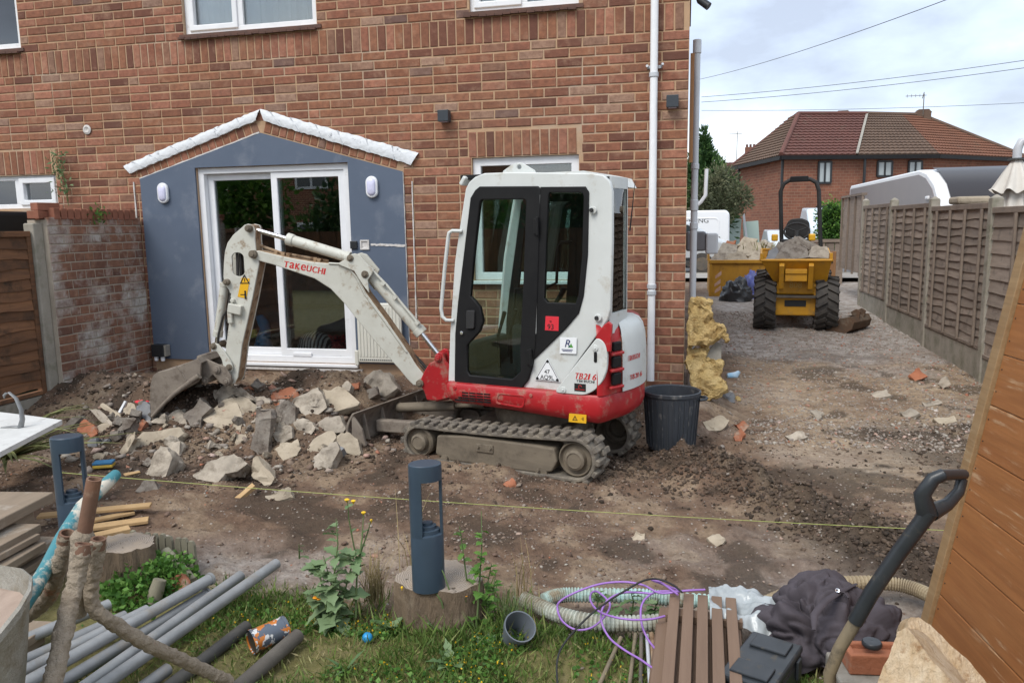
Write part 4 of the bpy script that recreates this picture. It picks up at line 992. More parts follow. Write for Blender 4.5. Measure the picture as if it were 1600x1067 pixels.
# side panel under the raking pillar
SP = [lc(*p, -.478) for p in ((868.5, 616), (934, 528.5), (943, 533.8), (947.5, 544), (948.5, 560), (947.5, 578), (941, 595), (928.6, 609), (914, 616))]
SP = [(x, max(z, .636)) for x, z in SP]
sp_ = plate([rounded(SP, .03)], -.489, .03, .006, 'side_panel', M['ex_white'], ex)
AR = [lc(*p, -.478) for p in ((932, 527), (938, 517), (945, 508.5), (951, 504), (955, 508), (953, 548), (949, 548), (943, 534), (934, 528.5))]
plate([AR], -.486, .03, .006, 'cover_arch', M['ex_red'], ex)
q = MB(); q.prism([(.20, .636), (.44, .636), (.56, .72), (.60, 1.0), (.52, 1.08)], -.415, -.36); q.build('inner_shield', M['ex_black'], ex)
for p in ((930, 544), (880, 609)): x, z = lc(*p, -.49); q = MB(); q.cyl((x, -.496, z), (x, -.47, z), .022, 14); q.cyl((x, -.502, z), (x, -.495, z), .009, 8); q.build('bolt', M['ex_white'], sp_, bevel=.003)
x, z = lc(930.5, 558, -.49); q = MB(); q.prism(rounded([(x - .011, z - .036), (x + .011, z - .036), (x + .011, z + .036), (x - .011, z + .036)], .01), -.493, -.487); q.build('latch', M['ex_black'], sp_)
# three dark vents in the corner cover
def tail_pt(k, z): p = Vector((PB[k][0], PB[k][1])); n_ = Vector((PB[min(k + 1, nS - 1)][0] - PB[k - 1][0], PB[min(k + 1, nS - 1)][1] - PB[k - 1][1])).normalized(); return p, n_
for z0, z1 in ((.70, .785), (.82, .90), (.935, 1.0)):
    for sg in (1,):
        a, b = Vector((.768, -.432)), Vector((.812, -.318))
        t = (b - a).normalized(); nn = Vector((t.y, -t.x)); c = (a + b) / 2 + nn * .012; w_ = .085
        Mx = Matrix(((t.x, -nn.x, 0), (t.y * sg, -nn.y * sg, 0), (0, 0, 1)))
        q = MB(); q.box((c.x, c.y * sg, (z0 + z1) / 2), (w_, .03, z1 - z0), Mx); o = q.build('vent', M['ex_black'], cov, bevel=.01)
        q = MB(); zz = z0 - .016; q.box((c.x + nn.x * .004, (c.y + nn.y * .004) * sg, zz), (w_ + .05, .03, .022), Mx); q.build('vent_bar', M['ex_red'], cov, bevel=.008)

# cab -----------------------------------------------------------------------
YC = -.425
cabO = [(701, 601), (703.6, 521), (711, 409), (718, 361), (728, 296), (733, 286), (742, 278), (756, 272.5), (800, 271), (921, 272.5), (941, 275.5), (950, 284), (954, 300), (954, 380), (951.5, 482), (948, 497), (938, 513), (925, 531), (900, 566), (869.8, 614), (865, 616), (812, 611), (760, 606)]
cab_o = [lc(*p, YC) for p in cabO]
doorO = Z7([(300, 208), (322, 190), (640, 188), (652, 200), (650, 330), (640, 700), (626, 1067)]) + Z8([(822, 330), (800, 400), (758, 455), (735, 463), (425, 436), (404, 420), (400, 400)]) + Z7([(190, 1000), (205, 830), (240, 540), (275, 250)])
glassI = Z7([(330, 252), (570, 248), (585, 262), (570, 700), (552, 1067)]) + Z8([(768, 360), (716, 405), (478, 382), (460, 352), (461, 205), (485, 180), (530, 130)]) + Z7([(335, 930), (318, 855), (290, 820), (264, 795), (280, 600), (318, 270)])
winO = Z7([(660, 188), (905, 186), (922, 215), (915, 560), (892, 790), (866, 885), (800, 965), (720, 1045)]) + Z8([(836, 285), (826, 270), (838, 20)]) + Z7([(645, 700), (656, 330)])
winG = Z7([(705, 213), (890, 213), (901, 235), (893, 560), (872, 790), (855, 838), (695, 832), (672, 805), (684, 500), (697, 230)])
dO = [lc(*p, YC) for p in doorO]; gI = [lc(*p, YC) for p in glassI]; wO = [lc(*p, YC) for p in winO]; wG = [lc(*p, YC) for p in winG]
def shrink(pts, k): c = Vector((sum(p[0] for p in pts) / len(pts), sum(p[1] for p in pts) / len(pts))); return [tuple(c + (Vector(p) - c) * k) for p in pts]
hole = [lc(*p, YC) for p in (doorO[:3] and Z7([(300, 208), (322, 190), (905, 186), (922, 215), (915, 560), (892, 790), (866, 885), (800, 965), (720, 1045)]) + Z8([(836, 285), (822, 330), (800, 400), (758, 455), (735, 463), (425, 436), (404, 420), (400, 400)]) + Z7([(190, 1000), (205, 830), (240, 540), (275, 250)]))]
cab_o[0] = (cab_o[0][0], .636); 
cab_o = [(x, max(z, .636)) for x, z in cab_o]
side = plate([cab_o, shrink(hole, .985)], YC, .06, .016, 'cab_side', M['ex_white'], ex)
def plan_mirror(o): 
    c = dup(o, ex) if False else None
# far side of the cab
far = plate([[(min(x, .60), z) for x, z in cab_o], [(min(x, .54), z) for x, z in shrink(hole, .985)]], -YC - .06, .06, .016, 'cab_side', M['ex_white'], ex)
plate([[(min(x, .54), z) for x, z in shrink(hole, .985)], wG, gI], -YC - .05, .03, .006, 'window_frame', M['ex_black'], far)
plate([gI], -YC - .035, .006, .001, 'pane', M['cab_glass'], far); plate([wG], -YC - .035, .006, .001, 'pane', M['cab_glass'], far)
# door
door_ = plate([dO, gI], YC - .014, .045, .010, 'door', M['ex_black'], ex)
plate([shrink(gI, 1.012)], YC + .004, .005, .001, 'pane', M['cab_glass'], door_)
wf = plate([shrink(wO, .995), wG], YC - .004, .04, .006, 'side_window', M['ex_black'], ex)
plate([shrink(wG, 1.01)], YC + .008, .005, .001, 'pane', M['cab_glass'], wf)
def rectpx(pts, y, th, name, m, parent, r=.012): return plate([rounded([lc(*p, y) for p in pts], r)], y, th, min(.004, th * .4), name, m, parent)
rectpx(Z7([(245, 875), (285, 875), (283, 970), (244, 972)]), YC - .03, .02, 'handle', M['black_rubber'], door_, .01)
x, z = lc(*Z7([(226, 995)])[0], YC); q = MB(); q.cyl((x, YC - .026, z), (x, YC - .01, z), .014, 12); q.build('lock', M['chrome'], door_, bevel=.003)
for p in Z7([(640, 400)]) + Z8([(817, 272)]): x, z = lc(*p, YC); q = MB(); q.box2((x - .02, YC - .03, z - .06), (x + .02, YC - .008, z + .05)); q.cyl((x + .012, YC - .032, z - .07), (x + .012, YC - .032, z + .06), .011, 8); q.build('hinge', M['ex_black'], door_, bevel=.004)
# thin pale edge between door and window
q = MB(); xa = lc(*Z7([(650, 230)])[0], YC); xb = lc(*Z7([(628, 1000)])[0], YC); q.beam((xa[0] + .006, YC - .006, xa[1]), (xb[0] + .006, YC - .006, xb[1]), .006, .006); q.build('seal', M['ex_white'], door_)
# roof slab and front, rear
xr = [p for p in cab_o if p[1] > 2.0]; zf = max(p[1] for p in cab_o)
q = MB(); q.prism([(-.34, 2.06), (-.30, 2.12), (-.20, zf - .006), (.56, zf - .006), (.66, 2.13), (.70, 2.06)], YC + .058, -YC - .058); q.build('roof', M['ex_white'], ex, smooth=50)
fpts = [lc(*p, YC) for p in ((702.5, 560), (703.6, 521), (711, 409), (718, 361), (728, 300))]
rows = [[(x + .012, YC + .06, z), (x - .012, -.2, z), (x - .016, 0, z), (x - .012, .2, z), (x + .012, -YC - .06, z)] for x, z in fpts]; MB().grid(rows).build('windscreen', M['cab_glass'], ex, smooth=60)
q = MB(); q.box2((-.535, YC + .06, .636), (-.505, -YC - .06, .80)); q.build('front_panel', M['ex_white'], ex, bevel=.01)
RP_ = [(.745, YC + .055), (.760, -.352), (.768, -.22), (.768, -.07), (.764, -.04), (.725, .03), (.68, .1), (.61, .33), (.58, -YC - .055)]
def rear_band(z0, z1, lo, hi, name, m, off=0.0, par=None, th=.03):
    mb = MB(); rows = [[(x + off, y, z) for x, y in RP_[lo:hi]] for z in (z0, z1)]; rows2 = [[(x + off - th, y, z) for x, y in RP_[lo:hi]] for z in (z1, z0)]
    mb.grid(rows + rows2 + [rows[0]]); n = len(rows[0])
    return mb.build(name, m, par or ex, smooth=40, norm=True)
rw = rear_band(1.05, 1.19, 0, 9, 'rear_panel', M['ex_white']); rear_band(2.035, 2.11, 0, 9, 'rear_header', M['ex_white']); 
for lo, hi in ((0, 2), (3, 6), (7, 9)): rear_band(1.19, 2.035, lo, hi, 'rear_pillar', M['ex_white'])
rear_band(1.19, 2.035, 1, 4, 'rear_window', M['cab_glass'], -.008, None, .005); rear_band(1.19, 2.035, 5, 8, 'rear_window', M['cab_glass'], -.008, None, .005)
# roof furniture
le = [lc(*p, -.30) for p in Z7([(447, 114), (455, 98), (505, 62), (525, 55), (552, 55), (575, 66), (622, 95), (628, 106)])]
c_ = lc(*Z7([(540, 76)])[0], -.30)
le = [(x, z) for x, z in le]; plate([le, [(c_[0] + .022 * math.cos(a * .5236), c_[1] + .02 * math.sin(a * .5236)) for a in range(12)]], -.31, .018, .003, 'lifting_eye', M['ex_white'], ex)
q = MB(); a, b = lc(722, 281, -.35), lc(752, 274, -.35); q.box2((a[0], -.38, b[1] - .03), (b[0], -.28, b[1] + .005)); q.build('lamp_bracket', M['ex_black'], ex, bevel=.006)
q = MB(); a = lc(727, 283, -.37); q.box((a[0], -.36, a[1]), (.03, .11, .07), (0, R(35), 0)); q.build('work_lamp', M['ex_white'], ex, bevel=.008)
hr = [lc(*p, YC - .02) for p in Z7([(212, 432), (170, 430), (153, 440), (147, 470), (128, 640), (108, 860), (115, 905), (135, 925), (165, 930)])]
q = MB(); q.tube([(x, YC - .03 + (.03 if i in (0, 8) else 0), z) for i, (x, z) in enumerate(hr)], .014, 10); q.build('grab_rail', M['ex_white'], ex, smooth=60)
a, b = lc(*Z7([(1153, 430)])[0], 0), lc(*Z7([(1183, 150)])[0], 0); q = MB(); q.tube([(a[0], .0, a[1]), (b[0], 0, b[1])], [.006, .002], 6); q.build('aerial', M['black_rubber'], ex)
for p in Z7([(950, 315), (978, 912)]): x, z = lc(*p, YC); q = MB(); q.cyl((x, YC - .014, z), (x, YC, z), .026, 14); q.build('door_stop', M['ex_white'], ex, bevel=.004); q = MB(); q.cyl((x - .006, YC - .03, z), (x - .006, YC - .012, z), .014, 12); q.build('door_stop_buffer', M['black_rubber'], ex, bevel=.003)
# inside the cab
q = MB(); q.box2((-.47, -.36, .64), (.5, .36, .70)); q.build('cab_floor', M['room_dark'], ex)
M['cab_trim'] = mat('dark_grey_cab_trim', (.05, .055, .055), (.08, .085, .085), 6, .7); M['seat_pad'] = mat('grey_seat_vinyl', (.06, .07, .075), (.085, .09, .1), 8, .75, dirt=((.2, .19, .16), .6, .8, 5))
q = MB(); q.box2((.12, -.26, .70), (.5, .26, .93)); q.build('seat_base', M['cab_trim'], ex, bevel=.02)
q = MB(); q.box((.24, 0, .98), (.46, .44, .10), (0, R(-5), 0)); q.build('seat', M['seat_pad'], ex, smooth=50, bevel=.035, seg=3)
q = MB(); q.box((.50, 0, 1.22), (.10, .42, .44), (0, R(14), 0)); q.build('backrest', M['seat_pad'], ex, smooth=50, bevel=.04, seg=3)
for yy in (-.30, .30):
    q = MB(); q.box2((-.02, yy - .06, .70), (.34, yy + .06, 1.08)); q.build('console', M['cab_trim'], ex, bevel=.03)
    q = MB(); q.tube([(.05, yy, 1.06), (.04, yy, 1.16), (.10, yy, 1.24), (.13, yy, 1.30)], [.03, .014, .022, .026], 8); q.build('joystick', M['ex_black'], ex, smooth=60)
for yy in (-.1, .1): q = MB(); q.tube([(-.25, yy, .7), (-.26, yy, .95), (-.20, yy, 1.14)], [.012, .012, .018], 8); q.build('travel_lever', M['ex_black'], ex, smooth=60)
q = MB(); q.box2((-.46, -.28, .70), (-.36, .28, .92)); q.build('dash', M['cab_trim'], ex, bevel=.03)
q = MB(); q.tube([(-.36, .30, .75), (-.31, .31, 1.28), (-.02, .31, 1.30), (.06, .31, 1.34), (.075, .31, 1.62), (.10, .31, 1.66), (.2, .31, 1.66)], .013, 8); q.build('inner_rail', M['ex_black'], ex, smooth=60)
q = MB(); q.tube([(-.13, -.33, .78), (-.14, -.33, 1.0)], .012, 8); q.build('blade_lever', M['ex_black'], ex)

# stickers and lettering on the machine's side
FR = (R(90), 0, 0)
rectpx([(852.6, 494), (873, 495), (872.5, 517), (851.5, 515.8)], YC - .0065, .0015, 'number_sticker', M['red_sticker'], wf, .002)
x, z = lc(861, 509, YC); text_obj('93', .052, (x, YC - .0075, z - .008), FR, M['black_print'], wf)
text_obj('93', .02, (x + .0, YC - .0075, z + .03), FR, M['black_print'], wf, xs=.8)
lg = rectpx([(875, 527), (901, 528), (900.5, 553), (874.5, 552)], YC - .003, .002, 'hire_sticker', M['white_print'], side, .003)
x, z = lc(886.5, 537, YC); text_obj('R', .075, (x, YC - .0045, z), FR, M['blue_print'], side, shear=.25, bold=.004)
q = MB(); q.prism([(x + .005, z - .025), (x + .045, z - .025), (x + .03, z + .005), (x + .02, z - .012)], YC - .0048, YC - .004); q.build('logo_swoosh', M['green_print'], side)
q = MB()
for k, (w_, zz) in enumerate(((.085, -.042), (.07, -.052))): q.box2((x - w_ / 2, YC - .0042, z + zz - .0025), (x + w_ / 2, YC - .0028, z + zz + .0025))
q.build('small_print', M['blue_print'], side)
tri = [lc(*p, YC) for p in Z8([(910, 283), (980, 415), (838, 402)])]; tc_ = (sum(p[0] for p in tri) / 3, sum(p[1] for p in tri) / 3)
plate([tri], YC - .003, .002, .0004, 'security_triangle', M['white_print'], side)
t1 = [tuple(Vector(tc_) + (Vector(p) - Vector(tc_)) * .93) for p in tri]; t2 = [tuple(Vector(tc_) + (Vector(p) - Vector(tc_)) * .86) for p in tri]
q = MB(); q.ring(t1, t2, YC - .0038, YC - .0025); 
for p in tri:
    v = Vector(tc_) + (Vector(p) - Vector(tc_)) * .78; q.cyl((v.x, YC - .0038, v.y), (v.x, YC - .0025, v.y), .011, 10)
q.build('triangle_border', M['black_print'], side)
text_obj('47', .043, (tc_[0] - .002, YC - .004, tc_[1] + .010), FR, M['black_print'], side, bold=.001); text_obj('AQ9L', .043, (tc_[0] - .002, YC - .004, tc_[1] - .030), FR, M['black_print'], side, bold=.001)
x, z = lc(*Z8([(1120, 385)])[0], -.49); logo('TB216', .15, .042, M['red_print'], sp_, (x - .006, -.4905, z), FR, .25); logo('TaKeUCHI', .14, .017, M['black_print'], sp_, (x + .002, -.4905, z - .034), FR)
a = lc(*Z8([(1058, 422)])[0], -.49); b = lc(*Z8([(1122, 470)])[0], -.49); q = MB(); q.box2((a[0], -.491, b[1]), (b[0], -.4885, a[1])); q.build('badge', M['black_print'], sp_)
q = MB(); cx, cz = (a[0] + b[0]) / 2, (a[1] + b[1]) / 2; q.tube([(cx + .012 * math.cos(t * .6), -.4915, cz + .004 + .011 * math.sin(t * .6)) for t in range(8)], .0022, 4); q.box2((a[0] + .008, -.492, cz - .016), (b[0] - .008, -.4905, cz - .012)); q.build('badge_mark', M['red_print'], sp_)
ys_ = [lc(*p, -.492) for p in Z8([(1030, 590), (1125, 598), (1124, 645), (1027, 636)])]; wp = plate([ys_], -.494, .003, .0005, 'warning_sticker', M['yellow_print'], skirt)
def warn_tri(cx, cz, s, y, par):
    o = [(cx - s, cz - s * .8), (cx + s, cz - s * .8), (cx, cz + s)]; i2 = [(cx - s * .66, cz - s * .6), (cx + s * .66, cz - s * .6), (cx, cz + s * .58)]
    q = MB(); q.ring(o, i2, y, y + .0012); q.box2((cx - s * .08, y, cz - s * .45), (cx + s * .08, y + .0012, cz + s * .2)); q.build('warning_triangle', M['black_print'], par)
def figure(cx, cz, s, y, par):
    q = MB(); q.cyl((cx, y, cz + s * .7), (cx, y + .0012, cz + s * .7), s * .25, 8); q.box2((cx - s * .22, y, cz - s * .8), (cx + s * .22, y + .0012, cz + s * .45)); q.box2((cx - s * 1.1, y, cz + .0), (cx - s * .22, y + .0012, cz + s * .18)); q.build('warning_figure', M['black_print'], par)
cx, cz = (ys_[0][0] + ys_[1][0]) / 2, (ys_[0][1] + ys_[2][1]) / 2; warn_tri(cx - .02, cz, .02, -.4955, skirt); figure(cx + .04, cz, .014, -.4955, skirt)
# red lettering on the counterweight
for s_, zz, sz in (('TaKeUCHI', .86, .05), ('TB216', .72, .05)):
    k = 18 if nS > 22 else nS // 2; p = Vector(PB[k - (1 if zz > .8 else 0)]); nx_ = (p / p.length); ang = math.atan2(p.y, p.x)
    logo(s_, .19, sz * .7, M['red_print'], cw, (p.x + nx_.x * .0145, p.y + nx_.y * .0145, zz), (R(90), 0, ang + R(90)))

# front swing bracket and boom ----------------------------------------------------
PV = EO + EXv * -.72; PV.z = 0
BH_ = R(5); BX, BY = Vector((math.cos(BH_), math.sin(BH_), 0)), Vector((-math.sin(BH_), math.cos(BH_), 0))
q = MB(); q.box2((-.60, -.16, .44), (-.50, .16, .62)); q.box2((-.78, -.09, .46), (-.55, .09, .50)); q.box2((-.78, -.09, .58), (-.55, .09, .62)); q.build('swing_mount', M['ex_red'], ex, bevel=.012)
boom = link('boom', None, ex); boom.location = (-.72, 0, -EO.z); boom.rotation_euler = (0, 0, BH_ - TH)
def bc(px, py, yl=0.0):
    d = ray(px, py); c = CAM - PV; t = (yl - c.dot(BY)) / d.dot(BY); p = c + d * t; return (p.dot(BX), p.z)
bfac = lambda pts, y: [bc(*p, y) for p in pts]
def pin(px, py, y0, y1, r, par, m='ex_steel', nm='pin'):
    x, z = bc(px, py, y0); q = MB(); q.cyl((x, y0, z), (x, y1, z), r, 14); q.cyl((x, y0 - .012, z), (x, y0, z), r * .62, 6); q.build(nm, M[m], par, smooth=40, bevel=.004); return x, z
boomO = Z6([(272, 328), (300, 325), (380, 345), (470, 365), (590, 387), (690, 397), (750, 398), (800, 418), (850, 470), (900, 565), (1000, 700), (1130, 885), (1175, 960), (1220, 1015), (1222, 1050), (1195, 1075), (1160, 1075), (1125, 1040), (1080, 985), (960, 850), (850, 715), (780, 625), (700, 540), (610, 482), (440, 425), (380, 405), (278, 378), (262, 355)])
bo = bfac(boomO, -.07); MB_ = MB(); MB_.prism(bo, -.07, .07, mi=0, mi_side=1); o = MB_.build('boom_beam', [M['ex_arm'], M['ex_rust']], boom, bevel=.008)
brk = bfac(Z6([(735, 400), (785, 372), (805, 350), (830, 342), (862, 352), (935, 440), (925, 462), (905, 490), (912, 560), (880, 520), (830, 440)]), -.095)
for y0, y1 in ((-.095, -.072), (.072, .095)): q = MB(); q.prism(brk, y0, y1); q.build('ram_bracket', M['ex_arm'], boom, bevel=.004)
edge = bfac(Z6([(690, 397), (750, 400), (800, 424), (842, 474), (890, 570), (990, 705), (1122, 890)]), -.072)   # raised weld flange
q = MB(); q.tube([(x, -.072, z) for x, z in edge], .009, 6); q.build('weld_flange', M['ex_arm'], boom, smooth=60)
# arm
armO = Z6([(207, 200), (222, 186), (240, 180), (266, 186), (276, 210), (276, 262), (284, 335), (300, 395), (284, 480), (265, 580), (236, 715), (205, 850), (192, 960), (182, 1030), (165, 1062), (140, 1066), (118, 1040), (112, 985), (116, 900), (132, 770), (146, 660), (150, 600), (138, 545), (112, 510), (106, 470), (108, 400), (114, 335), (128, 285), (160, 240)])
ao = bfac(armO, -.065); hc = bc(*Z6([(186, 403)])[0], -.065); pxm = (bc(500, 400)[0] - bc(400, 400)[0]) / 100
hol = [(hc[0] + (36 / 3.5575) * pxm * math.cos(t), hc[1] + ((30 / 3.5575) * pxm * math.sin(t) + (35 / 3.5575) * pxm * (1 if math.sin(t) > 0 else -1))) for t in [2 * math.pi * (i + .5) / 20 for i in range(20)]]
for y0 in (-.068, .050): plate([ao, hol], y0, .018, .003, 'arm_plate', M['ex_arm'], boom)
core_ = [p for p in ao]; q = MB()
n = len(ao)
for i in range(n):
    a, b = ao[i], ao[(i + 1) % n]
    if 22 <= i <= 26: continue
    q.add([(a[0], -.052, a[1]), (a[0], .052, a[1]), (b[0], .052, b[1]), (b[0], -.052, b[1])], [(0, 1, 2, 3)])
q.build('arm_web', M['ex_rust'], boom)
q = MB()
for k in range(3): q.tube([(hc[0] - .02 + k * .02, -.02 + k * .015, hc[1] + .3), (hc[0] - .025 + k * .02, -.03 + k * .02, hc[1]), (hc[0] - .04 + k * .02, -.02 + k * .02, hc[1] - .3)], .012, 6)
q.build('hoses', M['hose'], boom, smooth=60)
# rams
def ram(p0, p1, p2, r, y=0.0, nm='ram', rod=.45, par=None):
    a, b, c = (Vector((bc(*p, y)[0], y, bc(*p, y)[1])) for p in (p0, p1, p2)); q = MB(); q.cyl(a, b, r, 16); d = (b - a).normalized()
    q.cyl(a + d * .0, a + d * .03, r * 1.12, 16); q.cyl(b - d * .05, b + d * .005, r * 1.15, 16); o = q.build(nm, M['ex_arm'], par or boom, smooth=40, bevel=.003)
    q = MB(); q.cyl(b, c, r * rod, 12); q.build('rod', M['chrome'], o, smooth=40); return o
ram(*Z6([(806, 366), (462, 262), (242, 200)]), .045, nm='arm_ram'); ram(*Z6([(905, 440), (1205, 785), (1300, 905)]), .048, nm='boom_ram')
q = MB(); a = Vector((bc(*Z6([(930, 440)])[0])[0], -.055, bc(*Z6([(930, 440)])[0])[1])); b = Vector((bc(*Z6([(1190, 740)])[0])[0], -.055, bc(*Z6([(1190, 740)])[0])[1])); nrm = Vector((.5, 0, .6)).normalized() * .02
q.tube([a + nrm, a.lerp(b, .3) + nrm * 1.6, b + nrm], .011, 8); 
for t in (.25, .5, .97): p = a.lerp(b, t) + nrm; q.box(p, (.035, .035, .03), (0, R(45), 0))
q.build('hard_line', M['ex_arm'], boom, smooth=50)
bk = ram(*Z6([(112, 505), (72, 800), (66, 835)]), .036, -.0, nm='bucket_ram')
q = MB(); P_ = [bc(*p, -.05) for p in Z6([(150, 560), (135, 640), (105, 690), (80, 790), (72, 880)])]; q.tube([(x, -.06, z) for x, z in P_], .010, 8); q.build('hose', M['hose'], boom, smooth=60)
q = MB(); x, z = bc(*Z6([(172, 650)])[0], -.08); q.box((x, -.085, z), (.12, .05, .08), (0, R(12), 0)); q.box((x - .05, -.085, z - .07), (.04, .035, .10)); q.cyl((x - .02, -.1, z + .07), (x - .02, -.06, z + .07), .02, 8); q.build('hose_coupling', M['ex_arm'], boom, bevel=.008)
for (X, Y, r) in ((238, 203, .03), (262, 347, .034), (806, 368, .028), (888, 458, .03), (115, 502, .026), (133, 975, .028), (45, 858, .028), (90, 1045, .03)): pin(*Z6([(X, Y)])[0], -.105, .105, r, boom)
lk = bfac(Z6([(30, 850), (48, 838), (75, 845), (110, 885), (145, 940), (158, 975), (150, 998), (128, 1000), (105, 975), (95, 930), (70, 890), (40, 878)]), -.09)
for y0 in (-.095, .077): q = MB(); q.prism(lk, y0, y0 + .018); q.build('tipping_link', M['ex_arm'], boom, bevel=.005)
q = MB()
for (X, Y) in ((400, 347), (440, 352), (470, 355), (620, 378), (640, 384)): x, z = bc(*Z6([(X, Y)])[0]); q.cyl((x, -.03, z), (x, .03, z), .014, 8); q.box((x, 0, z + .012), (.03, .05, .02))
q.tube([(bc(*Z6([(285, 290)])[0])[0], .02, bc(*Z6([(285, 290)])[0])[1]), (bc(*Z6([(330, 310)])[0])[0], .03, bc(*Z6([(330, 310)])[0])[1]), (bc(*Z6([(420, 340)])[0])[0], .02, bc(*Z6([(420, 340)])[0])[1]), (bc(*Z6([(680, 385)])[0])[0], .03, bc(*Z6([(680, 385)])[0])[1])], .013, 6); q.build('hose_clips', M['ex_rust'], boom)
# lettering on the boom, warning sticker on the arm
a, b = bc(*Z6([(440, 400)])[0], -.07), bc(*Z6([(682, 445)])[0], -.07); ang = math.atan2(b[1] - a[1], b[0] - a[0])
logo('TaKeUCHI', math.hypot(b[0] - a[0], b[1] - a[1]), .05, M['red_print'], boom, ((a[0] + b[0]) / 2, -.0712, (a[1] + b[1]) / 2), (R(90), -ang, 0))
ws = bfac(Z6([(205, 476), (250, 482), (232, 592), (183, 582)]), -.069); wsp = plate([ws], -.071, .003, .0005, 'warning_sticker', M['yellow_print'], boom)
c = (sum(p[0] for p in ws) / 4, sum(p[1] for p in ws) / 4); warn_tri(c[0] + .012, c[1] + .07, .045, -.0722, boom); figure(c[0] + .01, c[1] - .06, .04, -.0722, boom)
# red foot bracket
ft = bfac(Z8([(205, 400), (225, 355), (255, 310), (280, 300), (285, 265), (305, 248), (330, 255), (345, 300), (370, 330), (372, 500), (300, 518), (240, 515), (225, 470), (208, 440)]), -.10)
for y0, y1 in ((-.11, -.075), (.075, .11)): q = MB(); q.prism(ft, y0, y1); q.build('foot_bracket', M['ex_red'], boom, bevel=.008)
q = MB(); q.prism(bfac(Z8([(270, 380), (365, 380), (368, 505), (300, 512)]), 0), -.075, .075); q.build('foot_web', M['ex_red'], boom)
pin(*Z8([(197, 425)])[0], -.125, .125, .032, boom); pin(*Z8([(300, 285)])[0], -.125, .125, .03, boom, 'ex_red')
q = MB(); P_ = [bc(*p, -.02) for p in Z8([(150, 290), (200, 340), (250, 400), (330, 440), (400, 450)])]; q.tube([(x, .0, z) for x, z in P_], .018, 8); q.tube([(x, .05, z + .03) for x, z in P_], .016, 8); q.build('hoses', M['hose'], boom, smooth=60)
# bucket
bs = bfac(Z5([(128, 408), (121, 300), (124, 215), (138, 168), (165, 146), (225, 136), (290, 112), (345, 88), (385, 72), (405, 95), (400, 185), (380, 207), (330, 236), (268, 262), (205, 316), (155, 380)]), -.22)
bkt = link('bucket', None, boom)
for y0, y1 in ((-.22, -.20), (.20, .22)): q = MB(); q.prism(bs, y0, y1); q.build('bucket_side', M['ex_bucket'], bkt, bevel=.004)
shell = bs[0:10]; q = MB(); rows = [[(x, y, z) for x, z in shell] for y in (-.205, .205)]; ins = []
for i, (x, z) in enumerate(shell):
    a, b = Vector(shell[max(i - 1, 0)]), Vector(shell[min(i + 1, len(shell) - 1)]); d = (b - a).normalized(); nn = Vector((d.y, -d.x)); ins.append((x + nn.x * .02, z + nn.y * .02))
rows2 = [[(x, y, z) for x, z in ins] for y in (.205, -.205)]; q.grid(rows + rows2 + [rows[0]]); q.build('bucket_back', M['ex_bucket'], bkt, smooth=50, norm=True)
q = MB(); a, b = Vector(bs[0]), Vector(bs[15]); q.beam((a.x + .01, -.22, a.y + .01), (a.x + .01, .22, a.y + .01), .10, .022, up=(b.x - a.x, 0, b.y - a.y)); q.build('bucket_lip', M['steel'], bkt, bevel=.004)
q = MB(); P_ = bfac(Z5([(130, 395), (200, 320), (262, 262), (340, 205), (395, 168)]), -.232); q.tube([(x, -.224, z) for x, z in P_], [.012, .016, .02, .024, .026], 8); q.build('side_rib', M['ex_bucket'], bkt, smooth=50)
q = MB(); P_ = bfac(Z5([(268, 112), (300, 150), (322, 195)]), -.222); q.tube([(x, -.221, z) for x, z in P_], .006, 6); q.build('weld_seam', M['ex_bucket'], bkt, smooth=50)
ears = bfac(Z5([(378, 78), (400, 58), (440, 78), (500, 105), (545, 120), (572, 170), (575, 215), (545, 228), (510, 205), (470, 160), (440, 190), (440, 215), (415, 218), (395, 180)]), -.12)
for y0 in (-.12, .10): q = MB(); q.prism(ears, y0, y0 + .022); q.build('bucket_ear', M['ex_bucket'], bkt, bevel=.005)
for (X, Y, r) in ((490, 135, .034), (545, 200, .032), (372, 130, .03), (425, 195, .03), (395, 70, .024)): pin(200 + X / 3.5575, 540 + Y / 3.5575, -.135, .135, r, bkt, 'ex_bucket')
# ------------------------------------------------------------------ broken concrete and brick
def hit(px, py, y0=1.7, y1=30):
    """where the line of sight meets the ground"""
    d = ray(px, py); t = np.linspace(y0 / d.y, y1 / d.y, 900); Z = CAMZ + d.z * t; G = g(d.x * t, d.y * t); i = np.where(Z <= G)[0]
    tt = t[i[0]] if len(i) else t[-1]; return CAM + d * float(tt)
M['c_grey'] = mat('broken_grey_concrete', (.42, .365, .295), (.26, .225, .18), 9, .93, bump=.7, bscale=55, bdist=.012, dirt=((.12, .095, .07), .50, .72, 7), hue=.14)
M['c_tan'] = mat('sandy_concrete', (.44, .375, .285), (.30, .25, .185), 7, .93, bump=.6, bscale=60, bdist=.01, dirt=((.15, .115, .08), .55, .75, 6), hue=.12)
M['c_dark'] = mat('soil_stained_concrete', (.17, .14, .115), (.26, .235, .20), 8, .95, bump=.7, bscale=45, bdist=.014, dirt=((.07, .052, .04), .48, .68, 8), hue=.12)
M['c_blue'] = mat('blue_grey_brick', (.15, .155, .165), (.22, .22, .22), 8, .8, bump=.4, bscale=50)
M['c_orange'] = mat('broken_orange_brick', (.38, .145, .075), (.29, .11, .06), 10, .9, bump=.5, bscale=55, bdist=.01, dirt=((.30, .25, .19), .54, .72, 9), hue=.15)
M['wood_raw'] = mat('raw_timber', (.46, .31, .155), (.36, .23, .11), 7, .8, stretch=(1, 1, .2), bump=.3, bscale=40, dirt=((.2, .15, .1), .58, .8, 4), hue=.12)
